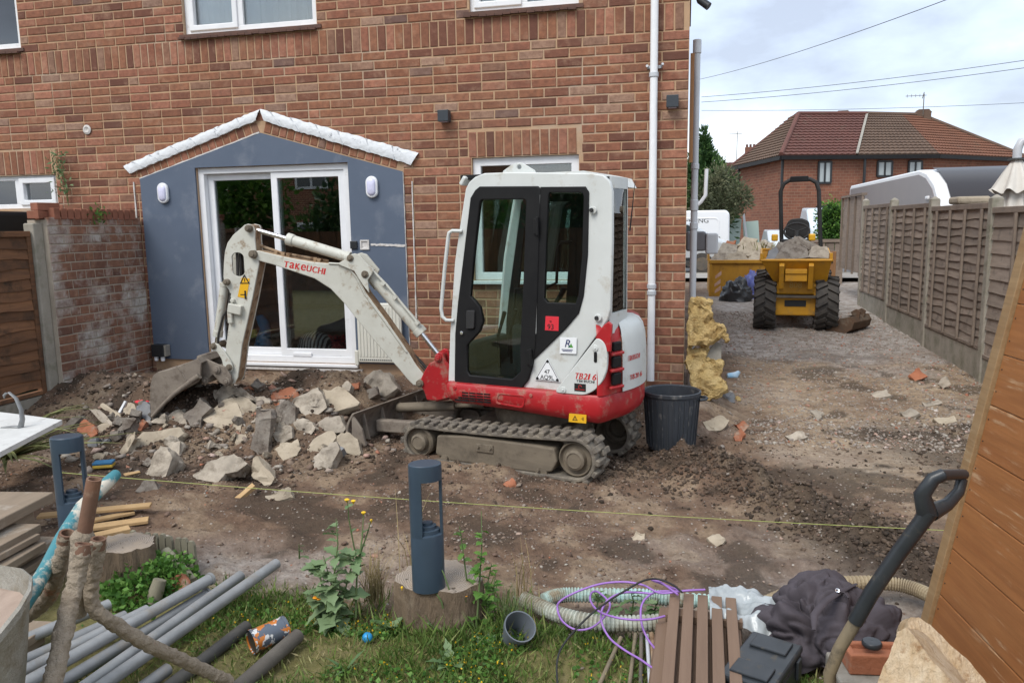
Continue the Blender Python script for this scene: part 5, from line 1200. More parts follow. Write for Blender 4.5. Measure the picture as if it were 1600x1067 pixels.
def chunk_mesh(P, n, thick, seed, rough=.012, back=.86, cuts=3):
    """P: front outline (world), n: outward normal; gives a rough solid block"""
    q = random.Random(seed); c = sum(P, Vector()) / len(P); k = len(P)
    bm = bmesh.new(); fr_ = [bm.verts.new(p) for p in P]
    st = rough > .009; mid = [bm.verts.new(p - n * thick * (q.uniform(.35, .6) if st else .5) + (p - c) * (q.uniform(-.05, .08) if st else 0)) for p in P]
    bk = [bm.verts.new(c + (p - c) * back * (q.uniform(.85, 1.05) if st else 1) - n * thick) for p in P]
    bm.faces.new(fr_); bm.faces.new(list(reversed(bk)))
    for a, b in ((fr_, mid), (mid, bk)):
        for i in range(k): bm.faces.new((a[i], b[i], b[(i + 1) % k], a[(i + 1) % k]))
    bmesh.ops.recalc_face_normals(bm, faces=bm.faces)
    bmesh.ops.triangulate(bm, faces=[f for f in bm.faces if len(f.verts) > 4])
    bmesh.ops.subdivide_edges(bm, edges=bm.edges, cuts=cuts, use_grid_fill=True)
    bm.normal_update(); co = np.array([v.co for v in bm.verts]); no = np.array([v.normal for v in bm.verts])
    d = rough * (fbm(co[:, 0] * 9, co[:, 1] * 9, co[:, 2] * 9, 3, seed) + .7 * fbm(co[:, 0] * 31, co[:, 1] * 31, co[:, 2] * 31, 3, seed + 5))
    for v, x, nn in zip(bm.verts, d, no): v.co += Vector(nn) * float(x)
    return bm
def chunk(px, m, label, tilt=55, thick=.09, yaw=0, rough=.02, lift=.0, name='concrete_chunk', cat='rubble', group=None, back=.86, dy=.0, cuts=3, y=None):
    seed = rnd.randint(0, 9999); lo = max(px, key=lambda p: p[1]); cx = sum(p[0] for p in px) / len(px); cy_ = sum(p[1] for p in px) / len(px)
    base = hit(cx, lo[1]) if y is None else at_y(cx, lo[1], y); base = Vector((base.x, base.y + dy, base.z))
    n = Vector((math.sin(R(yaw)) * math.cos(R(tilt)), -math.cos(R(yaw)) * math.cos(R(tilt)), math.sin(R(tilt))))
    for _ in range(26):
        P = []
        for x, y_ in px:
            d = ray(x, y_); t = (base - CAM).dot(n) / d.dot(n); P.append(CAM + d * t)
        if y is not None: break
        up_ = sum(p.z > gz(p.x, p.y) - .005 for p in P) / len(P)
        if up_ >= .72: break
        base = base + Vector((0, -.028, .012))
    P = [p + Vector((0, 0, lift)) for p in P]
    bm = chunk_mesh(P, n, thick, seed, rough, back, cuts); c = sum(P, Vector()) / len(P); org = Vector((c.x, c.y, min(v.co.z for v in bm.verts)))
    for v in bm.verts: v.co -= org
    me = bpy.data.meshes.new(name); bm.to_mesh(me); bm.free(); me.materials.append(m); me.polygons.foreach_set('use_smooth', [True] * len(me.polygons)); me.set_sharp_from_angle(angle=R(32))
    o = link(name, me); o.location = org; return tag(o, label, cat, group)
A5 = lambda s: [(90 + s[i] / 5.335, 580 + s[i + 1] / 5.335) for i in range(0, len(s), 2)]
B5 = lambda s: [(300 + s[i] / 5.333, 580 + s[i + 1] / 5.333) for i in range(0, len(s), 2)]
G_, T_, K_, U_, O_ = M['c_grey'], M['c_tan'], M['c_dark'], M['c_blue'], M['c_orange']
RB = [
 (B5([10,860,150,740,350,680,460,770,380,830,280,850,215,920,30,900]), G_, 'large jagged grey concrete chunk at the very front of the rubble heap', 50, .14),
 (B5([480,870,500,720,550,715,680,890,660,945,600,955]), T_, 'upright triangular concrete piece behind the string line at the heap foot', 35, .10),
 (B5([620,1040,750,980,820,990,845,1050,700,1080,640,1070]), T_, 'small pale stone lying on the mud in front of the string', 55, .08),
 (B5([85,400,340,195,405,330,430,390,395,520,360,545]), T_, 'big sandy concrete slab lying tilted in the middle of the heap', 62, .08),
 (B5([340,200,390,205,540,285,520,380,430,390,400,330]), T_, 'orange tinged slab resting behind the big sandy slab', 60, .08),
 (B5([175,270,190,160,260,120,380,140,480,200,520,250,340,195,210,290]), G_, 'grey block just below the digger bucket pins', 40, .12),
 (B5([535,300,660,300,655,420,630,700,560,715,500,640,530,450]), K_, 'dark slab standing upright on edge in the heap', 18, .07),
 (B5([680,290,800,240,860,300,860,440,700,425]), K_, 'dark soil covered lump under the orange brick', 30, .15),
 (B5([680,560,690,440,740,430,825,460,830,550,720,620]), G_, 'smooth grey slab leaning beside the upright dark slab', 30, .06),
 (B5([695,650,760,600,880,560,915,630,870,700,770,735]), T_, 'pale flat piece with a rounded lower edge in the heap', 55, .06),
 (B5([865,430,900,380,1000,410,1035,470,990,530,890,500]), G_, 'rounded grey lump between two big slabs', 40, .12),
 (B5([865,230,1050,130,1085,200,1125,300,1000,400,930,340,865,280]), G_, 'large rough grey slab at the top right of the heap', 45, .12),
 (B5([1095,150,1220,130,1395,255,1380,285,1160,345,1120,280]), T_, 'flat brown grey paving slab at the top of the heap near the blade', 65, .07),
 (B5([1040,450,1100,380,1230,355,1280,480,1260,510,1050,500]), G_, 'grey lump touching the near end of the dozer blade', 40, .14),
 (B5([950,680,1000,560,1180,495,1205,550,1110,660,985,700]), T_, 'pale six sided concrete piece at the lower right of the heap', 58, .09),
 (B5([1210,540,1290,505,1380,560,1410,680,1380,720,1200,640]), T_, 'speckled concrete piece just below the dozer blade corner', 42, .12),
 (B5([1010,720,1060,670,1200,600,1230,650,1150,800,1020,830]), G_, 'half buried grey slab under the blue grey brick', 45, .08),
 (B5([655,230,680,150,830,125,875,150,860,210,825,225]), O_, 'bright orange broken brick on top of the heap', 58, .09),
 (B5([420,150,470,110,520,130,515,185]), O_, 'small orange brick end beside the bucket hinge', 40, .08),
 (B5([655,270,690,250,760,255,750,280,680,285]), O_, 'thin orange brick sliver under the bright orange brick', 60, .04),
 (B5([355,590,380,530,450,510,470,570,380,610]), T_, 'little ribbed tan fragment below the big sandy slab', 55, .05),
 (B5([130,510,160,505,300,590,240,605]), G_, 'narrow stone sliver on the dark soil of the heap', 60, .04),
 ([(568,594),(590,576),(604,580),(622,606),(600,620),(574,608)], G_, 'big pale block in front of the boom foot at the heap top', 40, .14),
 (B5([1235,120,1290,85,1330,110,1310,165,1250,150]), G_, 'small grey stone in front of the door sill', 50, .07),
 (B5([1320,120,1390,100,1385,140,1340,150]), O_, 'red brick scrap beside the pale block near the wall', 50, .05),
 (B5([1425,170,1520,130,1545,190,1480,230]), K_, 'dirty brick stub next to the dozer blade top', 45, .08),
 (B5([525,210,600,200,650,240,640,280,530,270]), G_, 'grey fragment left of the bright orange brick', 55, .06),
 (B5([610,190,650,150,730,120,745,140,660,175]), G_, 'thin grey flake behind the bright orange brick', 50, .04),
 (A5([790,420,890,350,905,400,890,440,800,430]), G_, 'whitish stone under the bucket tip', 50, .08),
 (A5([900,400,1010,290,1055,340,1080,460,1060,490,990,420]), G_, 'white flecked chunk right under the bucket mouth', 42, .10),
 (A5([1060,360,1190,240,1285,300,1200,380,1190,470,1100,460]), K_, 'dark brown chunk with one pale broken end inside the bucket shadow', 38, .14),
 (A5([640,570,720,530,1010,475,1050,520,1000,560,690,645]), T_, 'long flat concrete plank shaped piece left of the heap', 60, .06),
 (A5([735,850,800,700,860,625,915,640,950,730,900,880,760,880]), G_, 'tall tapering grey chunk at the left front of the heap', 42, .13),
 (A5([905,610,960,570,1020,590,1010,730,960,700]), G_, 'grey piece tucked behind the tall tapering chunk', 40, .08),
 (A5([505,690,600,500,645,510,640,560,590,660,540,705]), T_, 'slim speckled block leaning at the left of the heap', 40, .08),
 (A5([600,700,640,650,740,660,700,700]), K_, 'low brown stone beside the slim speckled block', 60, .06),
 (A5([645,1000,720,910,800,900,840,990,760,1020]), K_, 'round earthy stone in front of the tall tapering chunk', 50, .10),
 (A5([255,310,320,300,480,440,460,490,380,420]), G_, 'long mossy grey block lying by the garden wall', 52, .09),
 (A5([350,290,380,265,500,350,520,380,470,395]), T_, 'long pale block lying nearest the garden wall foot', 52, .08),
 (A5([520,360,590,270,640,275,650,340,560,370]), T_, 'sandy block beside the white plastic strip', 48, .09),
 (A5([665,290,720,250,765,290,775,400,740,420,670,330]), U_, 'bluish grey stone against the side of the bucket', 35, .09),
 (A5([640,490,690,380,740,420,690,500]), O_, 'orange brown brick end below the bluish grey stone', 45, .08),
 (A5([470,490,570,380,650,400,600,470,500,510]), K_, 'brown mortared lump between the mossy block and the bucket', 50, .10),
 (A5([155,470,220,400,300,440,330,520,260,560,170,520]), O_, 'crumbling orange brick cluster near the left garden lamp', 55, .08),
 (A5([330,470,380,440,430,460,400,510,340,500]), T_, 'small cream stone beside the crumbling orange brick', 55, .06),
 (A5([245,580,320,565,325,630,250,640]), U_, 'dark blue brick in a row, nearest the left garden lamp', 20, .10),
 (A5([330,570,425,550,430,600,335,620]), U_, 'dark blue brick in a row, middle of the three', 20, .10),
 (A5([432,545,500,530,510,570,440,590]), U_, 'dark blue brick in a row, farthest from the left garden lamp', 20, .10),
 (A5([0,480,80,420,180,350,200,380,100,480,10,520]), K_, 'soil caked slab at the corner post of the garden wall', 50, .09),
 (A5([290,700,340,670,390,700,370,740,300,740]), T_, 'pale pebble like lump above the sponge', 50, .06),
 (A5([345,690,380,665,425,670,415,700,370,710]), G_, 'white stone beside the pale pebble like lump', 50, .05),
 ([(1100,660),(1125,648),(1140,656),(1128,672),(1106,672)], T_, 'crumbled mortar lump beside the dark tub', 50, .06),
 ([(1146,676),(1158,668),(1166,678),(1160,690),(1148,690)], O_, 'red brick piece on the ground right of the dark tub', 40, .06),
 ([(1146,662),(1160,655),(1172,664),(1162,676)], O_, 'dusky brick scrap above the red brick piece near the tub', 50, .04),
 ([(1228,682),(1250,674),(1262,682),(1240,690)], G_, 'white stone lying alone on the driveway mud', 60, .04),
 ([(1420,585),(1436,575),(1448,588),(1430,596)], O_, 'red brick fragment at the foot of the fence', 50, .06),
 ([(1466,600),(1478,590),(1484,600),(1474,610)], G_, 'grey stone leaning on the gravel board', 30, .05),
 ([(1440,628),(1466,622),(1470,630),(1446,636)], G_, 'flat pale slab piece on the dark patch near the fence', 62, .04),
 ([(1360,615),(1385,610),(1392,618),(1368,622)], G_, 'flat grey slab piece in the middle of the driveway', 64, .04),
 ([(1460,655),(1490,650),(1498,658),(1470,664)], T_, 'long pale stone on the dark patch beside the orange timber panel', 62, .04),
 ([(1406,644),(1424,638),(1434,646),(1418,654)], G_, 'rough grey stone left of the long pale stone', 58, .05),
 ([(1264,642),(1276,638),(1290,646),(1278,656)], G_, 'dark edged slate piece on the sandy driveway', 60, .03),
 ([(985,838),(994,828),(1008,832),(1006,845),(990,846)], T_, 'brown stone alone on the open mud', 50, .05),
 ([(788,757),(800,750),(808,758),(802,764)], O_, 'reddish stone beside the digger track', 45, .05),
 ([(1110,842),(1124,836),(1132,844),(1120,850)], T_, 'tan stone on the mud left of the dark churned ridge', 50, .04),
]
big = [chunk(row[0], row[1], row[2], row[3] - 8, row[4] * 1.25) for row in RB]
q_ = random.Random(77)
for k in range(42):                                                     # smaller broken bits bedded between the slabs
    x, y = q_.gauss(-3.75, .75), q_.gauss(5.55, .42)
    if not (-5.3 < x < -2.3 and 4.7 < y < 6.7): continue
    src = big[q_.choice([0, 1, 4, 7, 11, 13, 14, 15, 19, 26, 28, 29, 30, 31, 34, 36])]; o = src.copy(); COL.objects.link(o); o.location = (x, y, gz(x, y) - .015); s_ = q_.uniform(.2, .46); o.scale = (s_, s_, s_); o.rotation_euler = (q_.uniform(-.6, .6), q_.uniform(-.6, .6), q_.uniform(0, 6.28)); o.name = 'concrete_chunk'
    tag(o, 'small broken piece bedded between the bigger slabs of the rubble heap', 'rubble', 'small pieces of the rubble heap')
o = chunk(B5([1085,760,1210,645,1270,670,1140,785]), U_, 'smooth blue grey brick lying on the half buried slab', 55, .07, rough=.001, name='engineering_brick', cat='brick', lift=.03, cuts=1, back=1)
chunk(B5([355,1050,500,930,525,950,390,1065]), M['wood_raw'], 'short weathered wood offcut lying in front of the string line', 60, .03, rough=.003, name='wood_offcut', cat='wood', back=1)
chunk(A5([495,350,555,245,570,250,515,355]), M['upvc'], 'white plastic strip standing in the rubble by the garden wall', 20, .02, rough=.001, name='plastic_strip', cat='plastic strip', back=1)
chunk(A5([500,865,680,825,690,840,505,885]), M['wood_raw'], 'pale splintered lath just right of the rusty tripod stand', 60, .015, rough=.003, name='wood_lath', cat='wood', back=1)
chunk(A5([650,255,700,238,760,240,765,262,690,268]), M['red_sticker'], 'crumpled red and white wrapper beside the bucket', 50, .03, rough=.02, name='wrapper', cat='litter')
sp = hit(163, 731); sg = thing('sponge', 'blue and yellow sponge lying on soil behind the left garden lamp', 'sponge', (sp.x, sp.y, sp.z + .008), R(25))
q = MB(); q.box2((-.07, -.045, 0), (.07, .045, .026)); q.build('yellow_foam', mat('yellow_foam', (.55, .38, .06), (.4, .28, .06), 20, .95), sg, bevel=.008)
q = MB(); q.box2((-.07, -.045, .027), (.07, .045, .045)); q.build('blue_scourer', mat('blue_scourer', (.04, .16, .30), (.03, .11, .22), 30, .95), sg, bevel=.005)
# yellow-green string pulled across the site
q = MB(); pts = []
A_, B_ = at_y(95, 738, 3.35), at_y(1492, 829, 4.15)
for i in range(41): t = i / 40; p = A_.lerp(B_, t); p.z -= .10 * t * (1 - t); pts.append(p - A_)
q.tube(pts, .0018, 5); tag1(q, 'string_line', mat('yellow_green_string', (.36, .40, .12), rough=.7), 'thin yellow green builders string stretched across the mud', 'string', A_)
# ------------------------------------------------------------------ at the house corner
M['tub'] = mat('scuffed_black_rubber', (.030, .036, .045), (.05, .055, .063), 6, .6, dirt=((.24, .23, .21), .56, .80, 12), stretch=(3, 3, .5))
tb = thing('rubble_tub', 'black ribbed rubble tub standing at the house corner behind the digger', 'tub', (-.09, 6.05, gz(-.09, 6.05) + .02))
q = MB(); q.lathe([(.17, .0), (.18, .005), (.215, .43), (.226, .435), (.228, .46), (.219, .465), (.208, .455), (.170, .06), (.0, .055)], n=40); q.lathe([(0, .001), (.17, .0)], n=40); q.build('body', M['tub'], tb, smooth=40, norm=True)
for i in range(30):
    a = 2 * math.pi * i / 30; q = MB(); q.beam((.186 * math.cos(a), .186 * math.sin(a), .03), (.2145 * math.cos(a), .2145 * math.sin(a), .415), .012, .008, up=(-math.sin(a), math.cos(a), 0)); q.build('rib', M['tub'], tb)
for s_ in (1, -1): q = MB(); q.tube([(s_ * .215, -.06, .40), (s_ * .262, -.045, .405), (s_ * .27, 0, .405), (s_ * .262, .045, .405), (s_ * .215, .06, .40)], .011, 8); q.build('handle', M['tub'], tb, smooth=60)
C4 = lambda s: [(980 + s[i] / 3.5575, 440 + s[i + 1] / 3.5575) for i in range(0, len(s), 2)]
wool = mat('yellow_mineral_wool', (.60, .42, .17), (.72, .55, .28), 11, 1, bump=1.0, bscale=60, bdist=.04, dirt=((.34, .21, .08), .44, .66, 9), spec=0)
chunk(C4([340,112,400,92,465,110,470,190,500,235,530,250,545,290,520,310,440,350,345,352]), wool, 'upper torn batt of yellow insulation wool on the house corner', 15, .12, y=7.12, rough=.028, name='insulation_batt', cat='insulation', cuts=7)
chunk(C4([325,425,345,380,440,366,436,420,525,450,532,520,550,595,500,640,440,662,390,640,350,560]), wool, 'lower slumped batt of yellow insulation wool beside the dark tub', 25, .15, y=6.98, rough=.03, name='insulation_batt', cat='insulation', cuts=7)
chunk(C4([525,265,545,262,565,310,552,352,535,320]), wool, 'hanging tuft of yellow insulation at the block edge', 10, .03, y=7.1, rough=.03, name='insulation_tuft', cat='insulation', cuts=4)
chunk(C4([590,645,610,640,635,658,600,668]), wool, 'scrap of yellow insulation on the ground by the slate', 60, .03, rough=.02, name='insulation_scrap', cat='insulation', cuts=3)
chunk(C4([436,420,470,360,500,335,525,345,522,440,500,442]), M['concrete'], 'grey concrete block poking out between the insulation batts', 10, .22, y=7.2, rough=.004, name='concrete_block', cat='block', back=1)
chunk(C4([515,620,560,610,592,625,602,672,545,668]), U_, 'dark blue slate lump at the foot of the insulation', 45, .05)
q = MB(); p = hit(1136, 590); q.tube([(0, 0, .02), (.09, .02, .02), (.13, .05, .06)], [.03, .045, .02], 8); tag1(q, 'crumpled_bag', mat('pale_blue_plastic_film', (.25, .45, .62), (.5, .6, .68), 12, .35, bump=.8, bscale=30), 'crumpled pale blue plastic scrap beside the insulation', 'litter', p, smooth=50)

# ------------------------------------------------------------------ right hand fence
FX, FY, FZ = 3.03, 8.70, .11
def fpost(k): return Vector((FX + .034 * k, FY + 2.107 * k, FZ + .051 * k))
M['fence_grey'] = mat('grey_weathered_fence_slat', (.29, .235, .19), (.20, .16, .13), 5, .88, stretch=(.6, .5, 6), bump=.4, bscale=30, dirt=((.09, .072, .06), .55, .75, 5), hue=.22)
M['fence_rail'] = mat('weathered_fence_rail', (.24, .19, .15), (.17, .135, .11), 6, .88, bump=.3, bscale=30, hue=.15)
fn = thing('fence', 'long grey brown lapped fence with concrete posts along the driveway', 'fence', (FX, FY, FZ))
for k in range(0, 4):
    p = fpost(k) - Vector(fn.location); q = MB(); q.box2((p.x - .055, p.y - .055, -.3 + p.z), (p.x + .055, p.y + .055, p.z + 1.895)); q.add([(p.x - .055, p.y - .055, p.z + 1.895), (p.x + .055, p.y - .055, p.z + 1.895), (p.x + .055, p.y + .055, p.z + 1.895), (p.x - .055, p.y + .055, p.z + 1.895), (p.x, p.y, p.z + 1.94)], [(0, 1, 4), (1, 2, 4), (2, 3, 4), (3, 0, 4)])
    q.build('post', M['conc_post'], fn, bevel=.012)
for k in range(-1, 3):
    a, b = fpost(k) - Vector(fn.location), fpost(k + 1) - Vector(fn.location); ya, yb = a.y + .06, b.y - .06; x = (a.x + b.x) / 2; zb = (a.z + b.z) / 2
    if k == -1: zb += .0
    q = MB(); q.box2((x - .02, ya, zb - .2), (x + .02, yb, zb + .30)); q.build('gravel_board', M['conc_post'], fn, bevel=.006)
    top = zb + 1.83; q = MB(); q.box2((x - .035, ya, top - .06), (x + .03, yb, top)); pn = q.build('panel', M['fence_rail'], fn, bevel=.005); q = MB(); q.box2((x - .03, ya, zb + .305), (x + .03, yb, zb + .345)); q.build('rail', M['fence_rail'], pn, bevel=.005)
    n_ = 15 if k >= 0 else 11; h = (top - .06 - zb - .345) / n_
    for i in range(n_):
        z = zb + .345 + i * h; rows = []; am = .010 if k >= 0 else .003
        for j in range(13):
            yy = ya + (yb - ya) * j / 12; w_ = am * math.sin(j * 1.1 + i * 1.7 + k) + rnd.uniform(-.5, .5) * am; rows.append([(x - .002, yy, z + h * 1.12), (x - .020 - .004 * math.sin(j * .9 + i), yy, z - .006 + w_), (x - .008, yy, z - .008 + w_)])
        MB().grid(rows).build('slat', M['fence_grey'], pn)
    nb = 4 if k >= 0 else 3
    for i in range(nb):
        yy = ya + (yb - ya) * (i + (.5 if k >= 0 else .1)) / nb; q = MB(); q.box2((x - .052, yy - .019, zb + .33), (x - .0285, yy + .019, top - .062)); q.build('batten', M['fence_rail'], pn, bevel=.004)
tp_ = thing('board_fence', 'tall narrow vertical board fence section at the far end of the lapped fence', 'fence panel', (3.14, 15.1, .3))
n_ = 3
for i in range(n_): q = MB(); y0 = .12 + i * .62; q.box2((-.012, y0, .55 + .22 * (n_ - i) * .0), (.012, y0 + .56, 1.95)); q.build('board', M['fence_grey'], tp_, bevel=.004)
for i in range(n_ + 1): q = MB(); y0 = .07 + i * .62; q.box2((-.045, y0, .5), (-.013, y0 + .05, 1.96)); q.build('batten', M['fence_rail'], tp_)
q = MB(); q.box2((-.05, .06, 1.962), (.04, 1.98, 2.005)); q.build('top_rail', M['fence_rail'], tp_)
q = MB(); q.box2((0, 0, 0), (.11, .11, .92)); tag1(q, 'timber_post', M['oldwood'], 'short orange brown timber post below the tall fence panel', 'post', (3.02, 17.55, .25), bevel=.01)
ff = thing('fence', 'low grey vertical board fence facing the road beside the dumper', 'fence', (2.35, 19.0, .33))
for i in range(6): q = MB(); q.box2((i * .2, 0, 0), (i * .2 + .185, .025, 1.05)); q.build('board', M['fence_grey'], ff)
q = MB(); q.box2((-.02, -.03, 1.0), (1.22, -.002, 1.07)); q.build('rail', M['fence_rail'], ff)
q = MB(); q.box2((.10, -.12, .0), (.18, -.035, 1.17)); q.build('post', M['conc_post'], ff, bevel=.01)

# loose digger bucket by the fence
M['rust'] = mat('rusty_steel', (.15, .085, .05), (.10, .07, .05), 9, .8, .2, bump=.4, bscale=30, dirt=((.20, .17, .13), .52, .72, 6))
p = hit(1322, 516); lb = thing('loose_bucket', 'rusty wide digger bucket lying by the fence foot', 'bucket', p, R(-35)); lb.scale = (.8, .8, .8)
prof = [(-.30, 0), (.16, 0), (.27, .08), (.30, .2), (.24, .30), (.16, .30)]
q = MB(); rows = [[(x, y, z) for x, z in prof] for y in (-.36, .36)]; pr2 = [(x - .02 * (i > 1), z + .018 * (i < 3)) for i, (x, z) in enumerate(prof)]; q.grid(rows + [[(x, y, z) for x, z in pr2] for y in (.36, -.36)] + [rows[0]]); q.build('shell', M['rust'], lb, smooth=40, norm=True)
for yy in (-.37, .345): q = MB(); q.prism([(-.30, .0), (.16, 0), (.27, .08), (.30, .2), (.24, .30), (.05, .26), (-.12, .06)], yy, yy + .025); q.build('side', M['rust'], lb, bevel=.004)
for yy in (-.12, .09): q = MB(); q.prism([(.16, .28), (.27, .25), (.30, .38), (.22, .42), (.12, .36)], yy, yy + .03); q.build('ear', M['rust'], lb, bevel=.005)

# ------------------------------------------------------------------ dumper
M['dump_y'] = mat('dusty_yellow_dumper_paint', (.62, .31, .018), (.50, .24, .015), 5, .5, dirt=((.24, .16, .075), .52, .78, 5), bump=.08, bscale=30)
M['tyre'] = mat('dusty_tyre_rubber', (.045, .042, .040), (.085, .076, .066), 9, .9, bump=.3, bscale=40)
DY = 12.6; c0 = at_z(1241, 514, gz(1.7, DY)); DS = c0.y / 12.6
du = thing('site_dumper', 'yellow front tipping site dumper loaded with broken concrete on the driveway', 'dumper', (c0.x, c0.y, gz(c0.x, c0.y) + .01), R(-6))
def dl(px, py, yl):
    p = at_y(px, py, c0.y + yl); return p.x - c0.x, p.z - du.location.z
def tyre(x, y, r, wd, parent, name='wheel'):
    w_ = link(name, None, parent); w_.location = (x, y, r)
    q = MB(); Mx = Matrix(((0, 0, 1), (1, 0, 0), (0, 1, 0))); q.lathe([(r * .55, -wd / 2), (r * .9, -wd / 2), (r * .96, -wd * .42), (r * .96, wd * .42), (r * .9, wd / 2), (r * .55, wd / 2)], n=32, M=Mx); q.build('tyre', M['tyre'], w_, smooth=35, norm=True)
    q = MB()
    for i in range(18):
        for s_ in (-1, 1):
            a = 2 * math.pi * (i + (.5 if s_ > 0 else 0)) / 18; ca, sa = math.cos(a), math.sin(a); a2 = a - .22; pa = Vector((s_ * wd * .03, sa * r * .985, ca * r * .985)); pb = Vector((s_ * wd * .49, math.sin(a2) * r * .965, math.cos(a2) * r * .965)); q.beam(pa, pb, .05, .05, up=(0, sa, ca))
    q.build('lugs', M['tyre'], w_)['kind'] = 'stuff'
    q = MB(); q.lathe([(r * .55, -wd * .4), (r * .5, -wd * .2), (.03, -wd * .15)], n=20, M=Mx); q.lathe([(r * .55, wd * .4), (r * .5, wd * .2), (.03, wd * .15)], n=20, M=Mx); q.build('rim', M['dump_y'], w_, smooth=40)
for x in (-.43, .43): tyre(x, .1, .385, .31, du); tyre(x, 1.75, .385, .31, du)
sk = link('tipping_skip', None, du)
T = [dl(*p, -.25) for p in ((1192, 407), (1302, 406))]; Bm = [dl(*p, .0) for p in ((1209, 440), (1291, 441))]
x0, x1, zt = T[0][0], T[1][0], T[0][1]; u0, u1, zb = Bm[0][0], Bm[1][0], Bm[0][1]
yf, yb = -.28, .85
q = MB(); q.add([(x0, yf, zt), (x1, yf, zt), (u1, yf + .22, zb), (u0, yf + .22, zb), (x0, yb, zt + .12), (x1, yb, zt + .12), (u1, yb - .05, zb), (u0, yb - .05, zb)], [(0, 3, 2, 1), (0, 4, 7, 3), (1, 2, 6, 5), (4, 5, 6, 7), (3, 7, 6, 2)]); q.build('tub', M['dump_y'], sk)
q = MB(); q.tube([(x0, yf, zt), (x1, yf, zt)], .02, 8); q.tube([(x0, yf, zt), (x0 - .01, yb, zt + .12), (x1 + .01, yb, zt + .12), (x1, yf, zt)], .022, 8); q.box2((x1 - .03, yf - .01, zt), (x1 + .01, yf + .14, zt + .10)); q.box2((x0 - .01, yf - .01, zt), (x0 + .03, yf + .14, zt + .10)); q.build('rim', M['dump_y'], sk)
for x in (-.21, .19): q = MB(); q.prism([(yf + .02, zt - .03), (yf - .035, zt - .08), (yf + .12, zb - .10), (yf + .26, zb - .02)], x - .035, x + .035, axis='x'); q.build('rib', M['dump_y'], sk, bevel=.006)
q = MB(); q.box2((-.16, yf + .0, zb + .13), (.14, yf + .14, zb + .20)); q.box2((-.16, yf + .02, zb + .02), (.14, yf + .15, zb + .13)); q.build('cross_plate', M['dump_y'], sk, bevel=.008)
for x in (-.24, .22): q = MB(); q.cyl((x - .08, .0, zb - .06), (x + .08, .0, zb - .06), .05, 12); q.build('hinge', M['dump_y'], du, bevel=.005)
q = MB(); q.box2((-.27, -.05, .52), (.26, .5, .74)); q.build('front_box', M['dump_y'], du, bevel=.02)
q = MB(); q.box2((-.30, -.02, .20), (.29, .4, .50)); q.build('axle_case', M['dump_y'], du, bevel=.02)
q = MB(); q.box2((-.15, -.03, .34), (.15, -.015, .43)); q.build('grille', M['dark_frame'], du)
q = MB(); q.box2((-.47, -.10, .47), (.47, -.055, .51)); q.build('bumper_bar', M['steel'], du, bevel=.004)
for x in (-.43, .43): q = MB(); q.box2((x - .02, -.105, .475), (x + .02, -.1005, .505)); q.build('reflector', M['white_print'], du)
for x in (-.31, .28): q = MB(); q.prism([(-.06, .46), (.1, .46), (.12, .72), (.0, .76)], x - .03, x + .03, axis='x'); q.build('lug', M['dump_y'], du, bevel=.006)
q = MB(); q.box2((-.30, .6, .35), (.30, 2.2, .95)); q.build('rear_body', M['dump_y'], du, bevel=.04)
for t_, zz in (('808', .655),): text_obj(t_, .12, (-.005, -.053, zz), FR, mat('embossed_pale_yellow', (.55, .38, .10), rough=.6), du, ext=.004)
rb = [dl(*p, 1.5) for p in ((1206, 388), (1204, 300), (1209, 288), (1219, 282), (1250, 281), (1259, 286), (1263, 298), (1266, 388))]
q = MB(); q.tube([(rb[0][0], 1.5, .8)] + [(x, 1.5, z) for x, z in rb] + [(rb[-1][0], 1.5, .8)], .034, 10); q.build('roll_bar', M['black_rubber'], du, smooth=60)
q = MB(); a, b = dl(1219, 281, 1.5), dl(1247, 280, 1.5); q.beam((a[0], 1.5, a[1]), (b[0], 1.5, b[1]), .09, .09); q.build('roll_bar_pad', M['ex_black'], du, bevel=.01)
sc = [dl(*p, 1.35) for p in ((1213, 372), (1214, 352), (1220, 343), (1238, 341), (1250, 346), (1252, 372))]
q = MB(); q.prism(rounded(sc, .05), 1.35, 1.5); q.build('seat', M['black_rubber'], du, bevel=.02)
c = dl(1233, 362, 1.1); q = MB(); ring = [(c[0] + .19 * math.cos(a * .2618), 1.1 + .06 * math.sin(a * .2618), c[1] + .13 * math.sin(a * .2618)) for a in range(25)]; q.tube(ring, .018, 6, caps=False); q.tube([(c[0], 1.1, c[1]), (c[0], .95, c[1] - .3)], .03, 8); q.tube([ring[2], (c[0], 1.1, c[1]), ring[10]], .012, 6); q.build('steering_wheel', M['black_rubber'], du)
q = MB(); q.box2((-.22, .95, .9), (.22, 1.15, c[1] - .12)); q.build('dash', M['ex_black'], du, bevel=.03)
for x in (-.32, .24): q = MB(); z_ = dl(1215, 371, 1.0)[1]; q.box2((x - .05, .95, z_ - .06), (x + .05, 1.1, z_ + .05)); q.build('lamp', M['yellow_print'], du, bevel=.02)
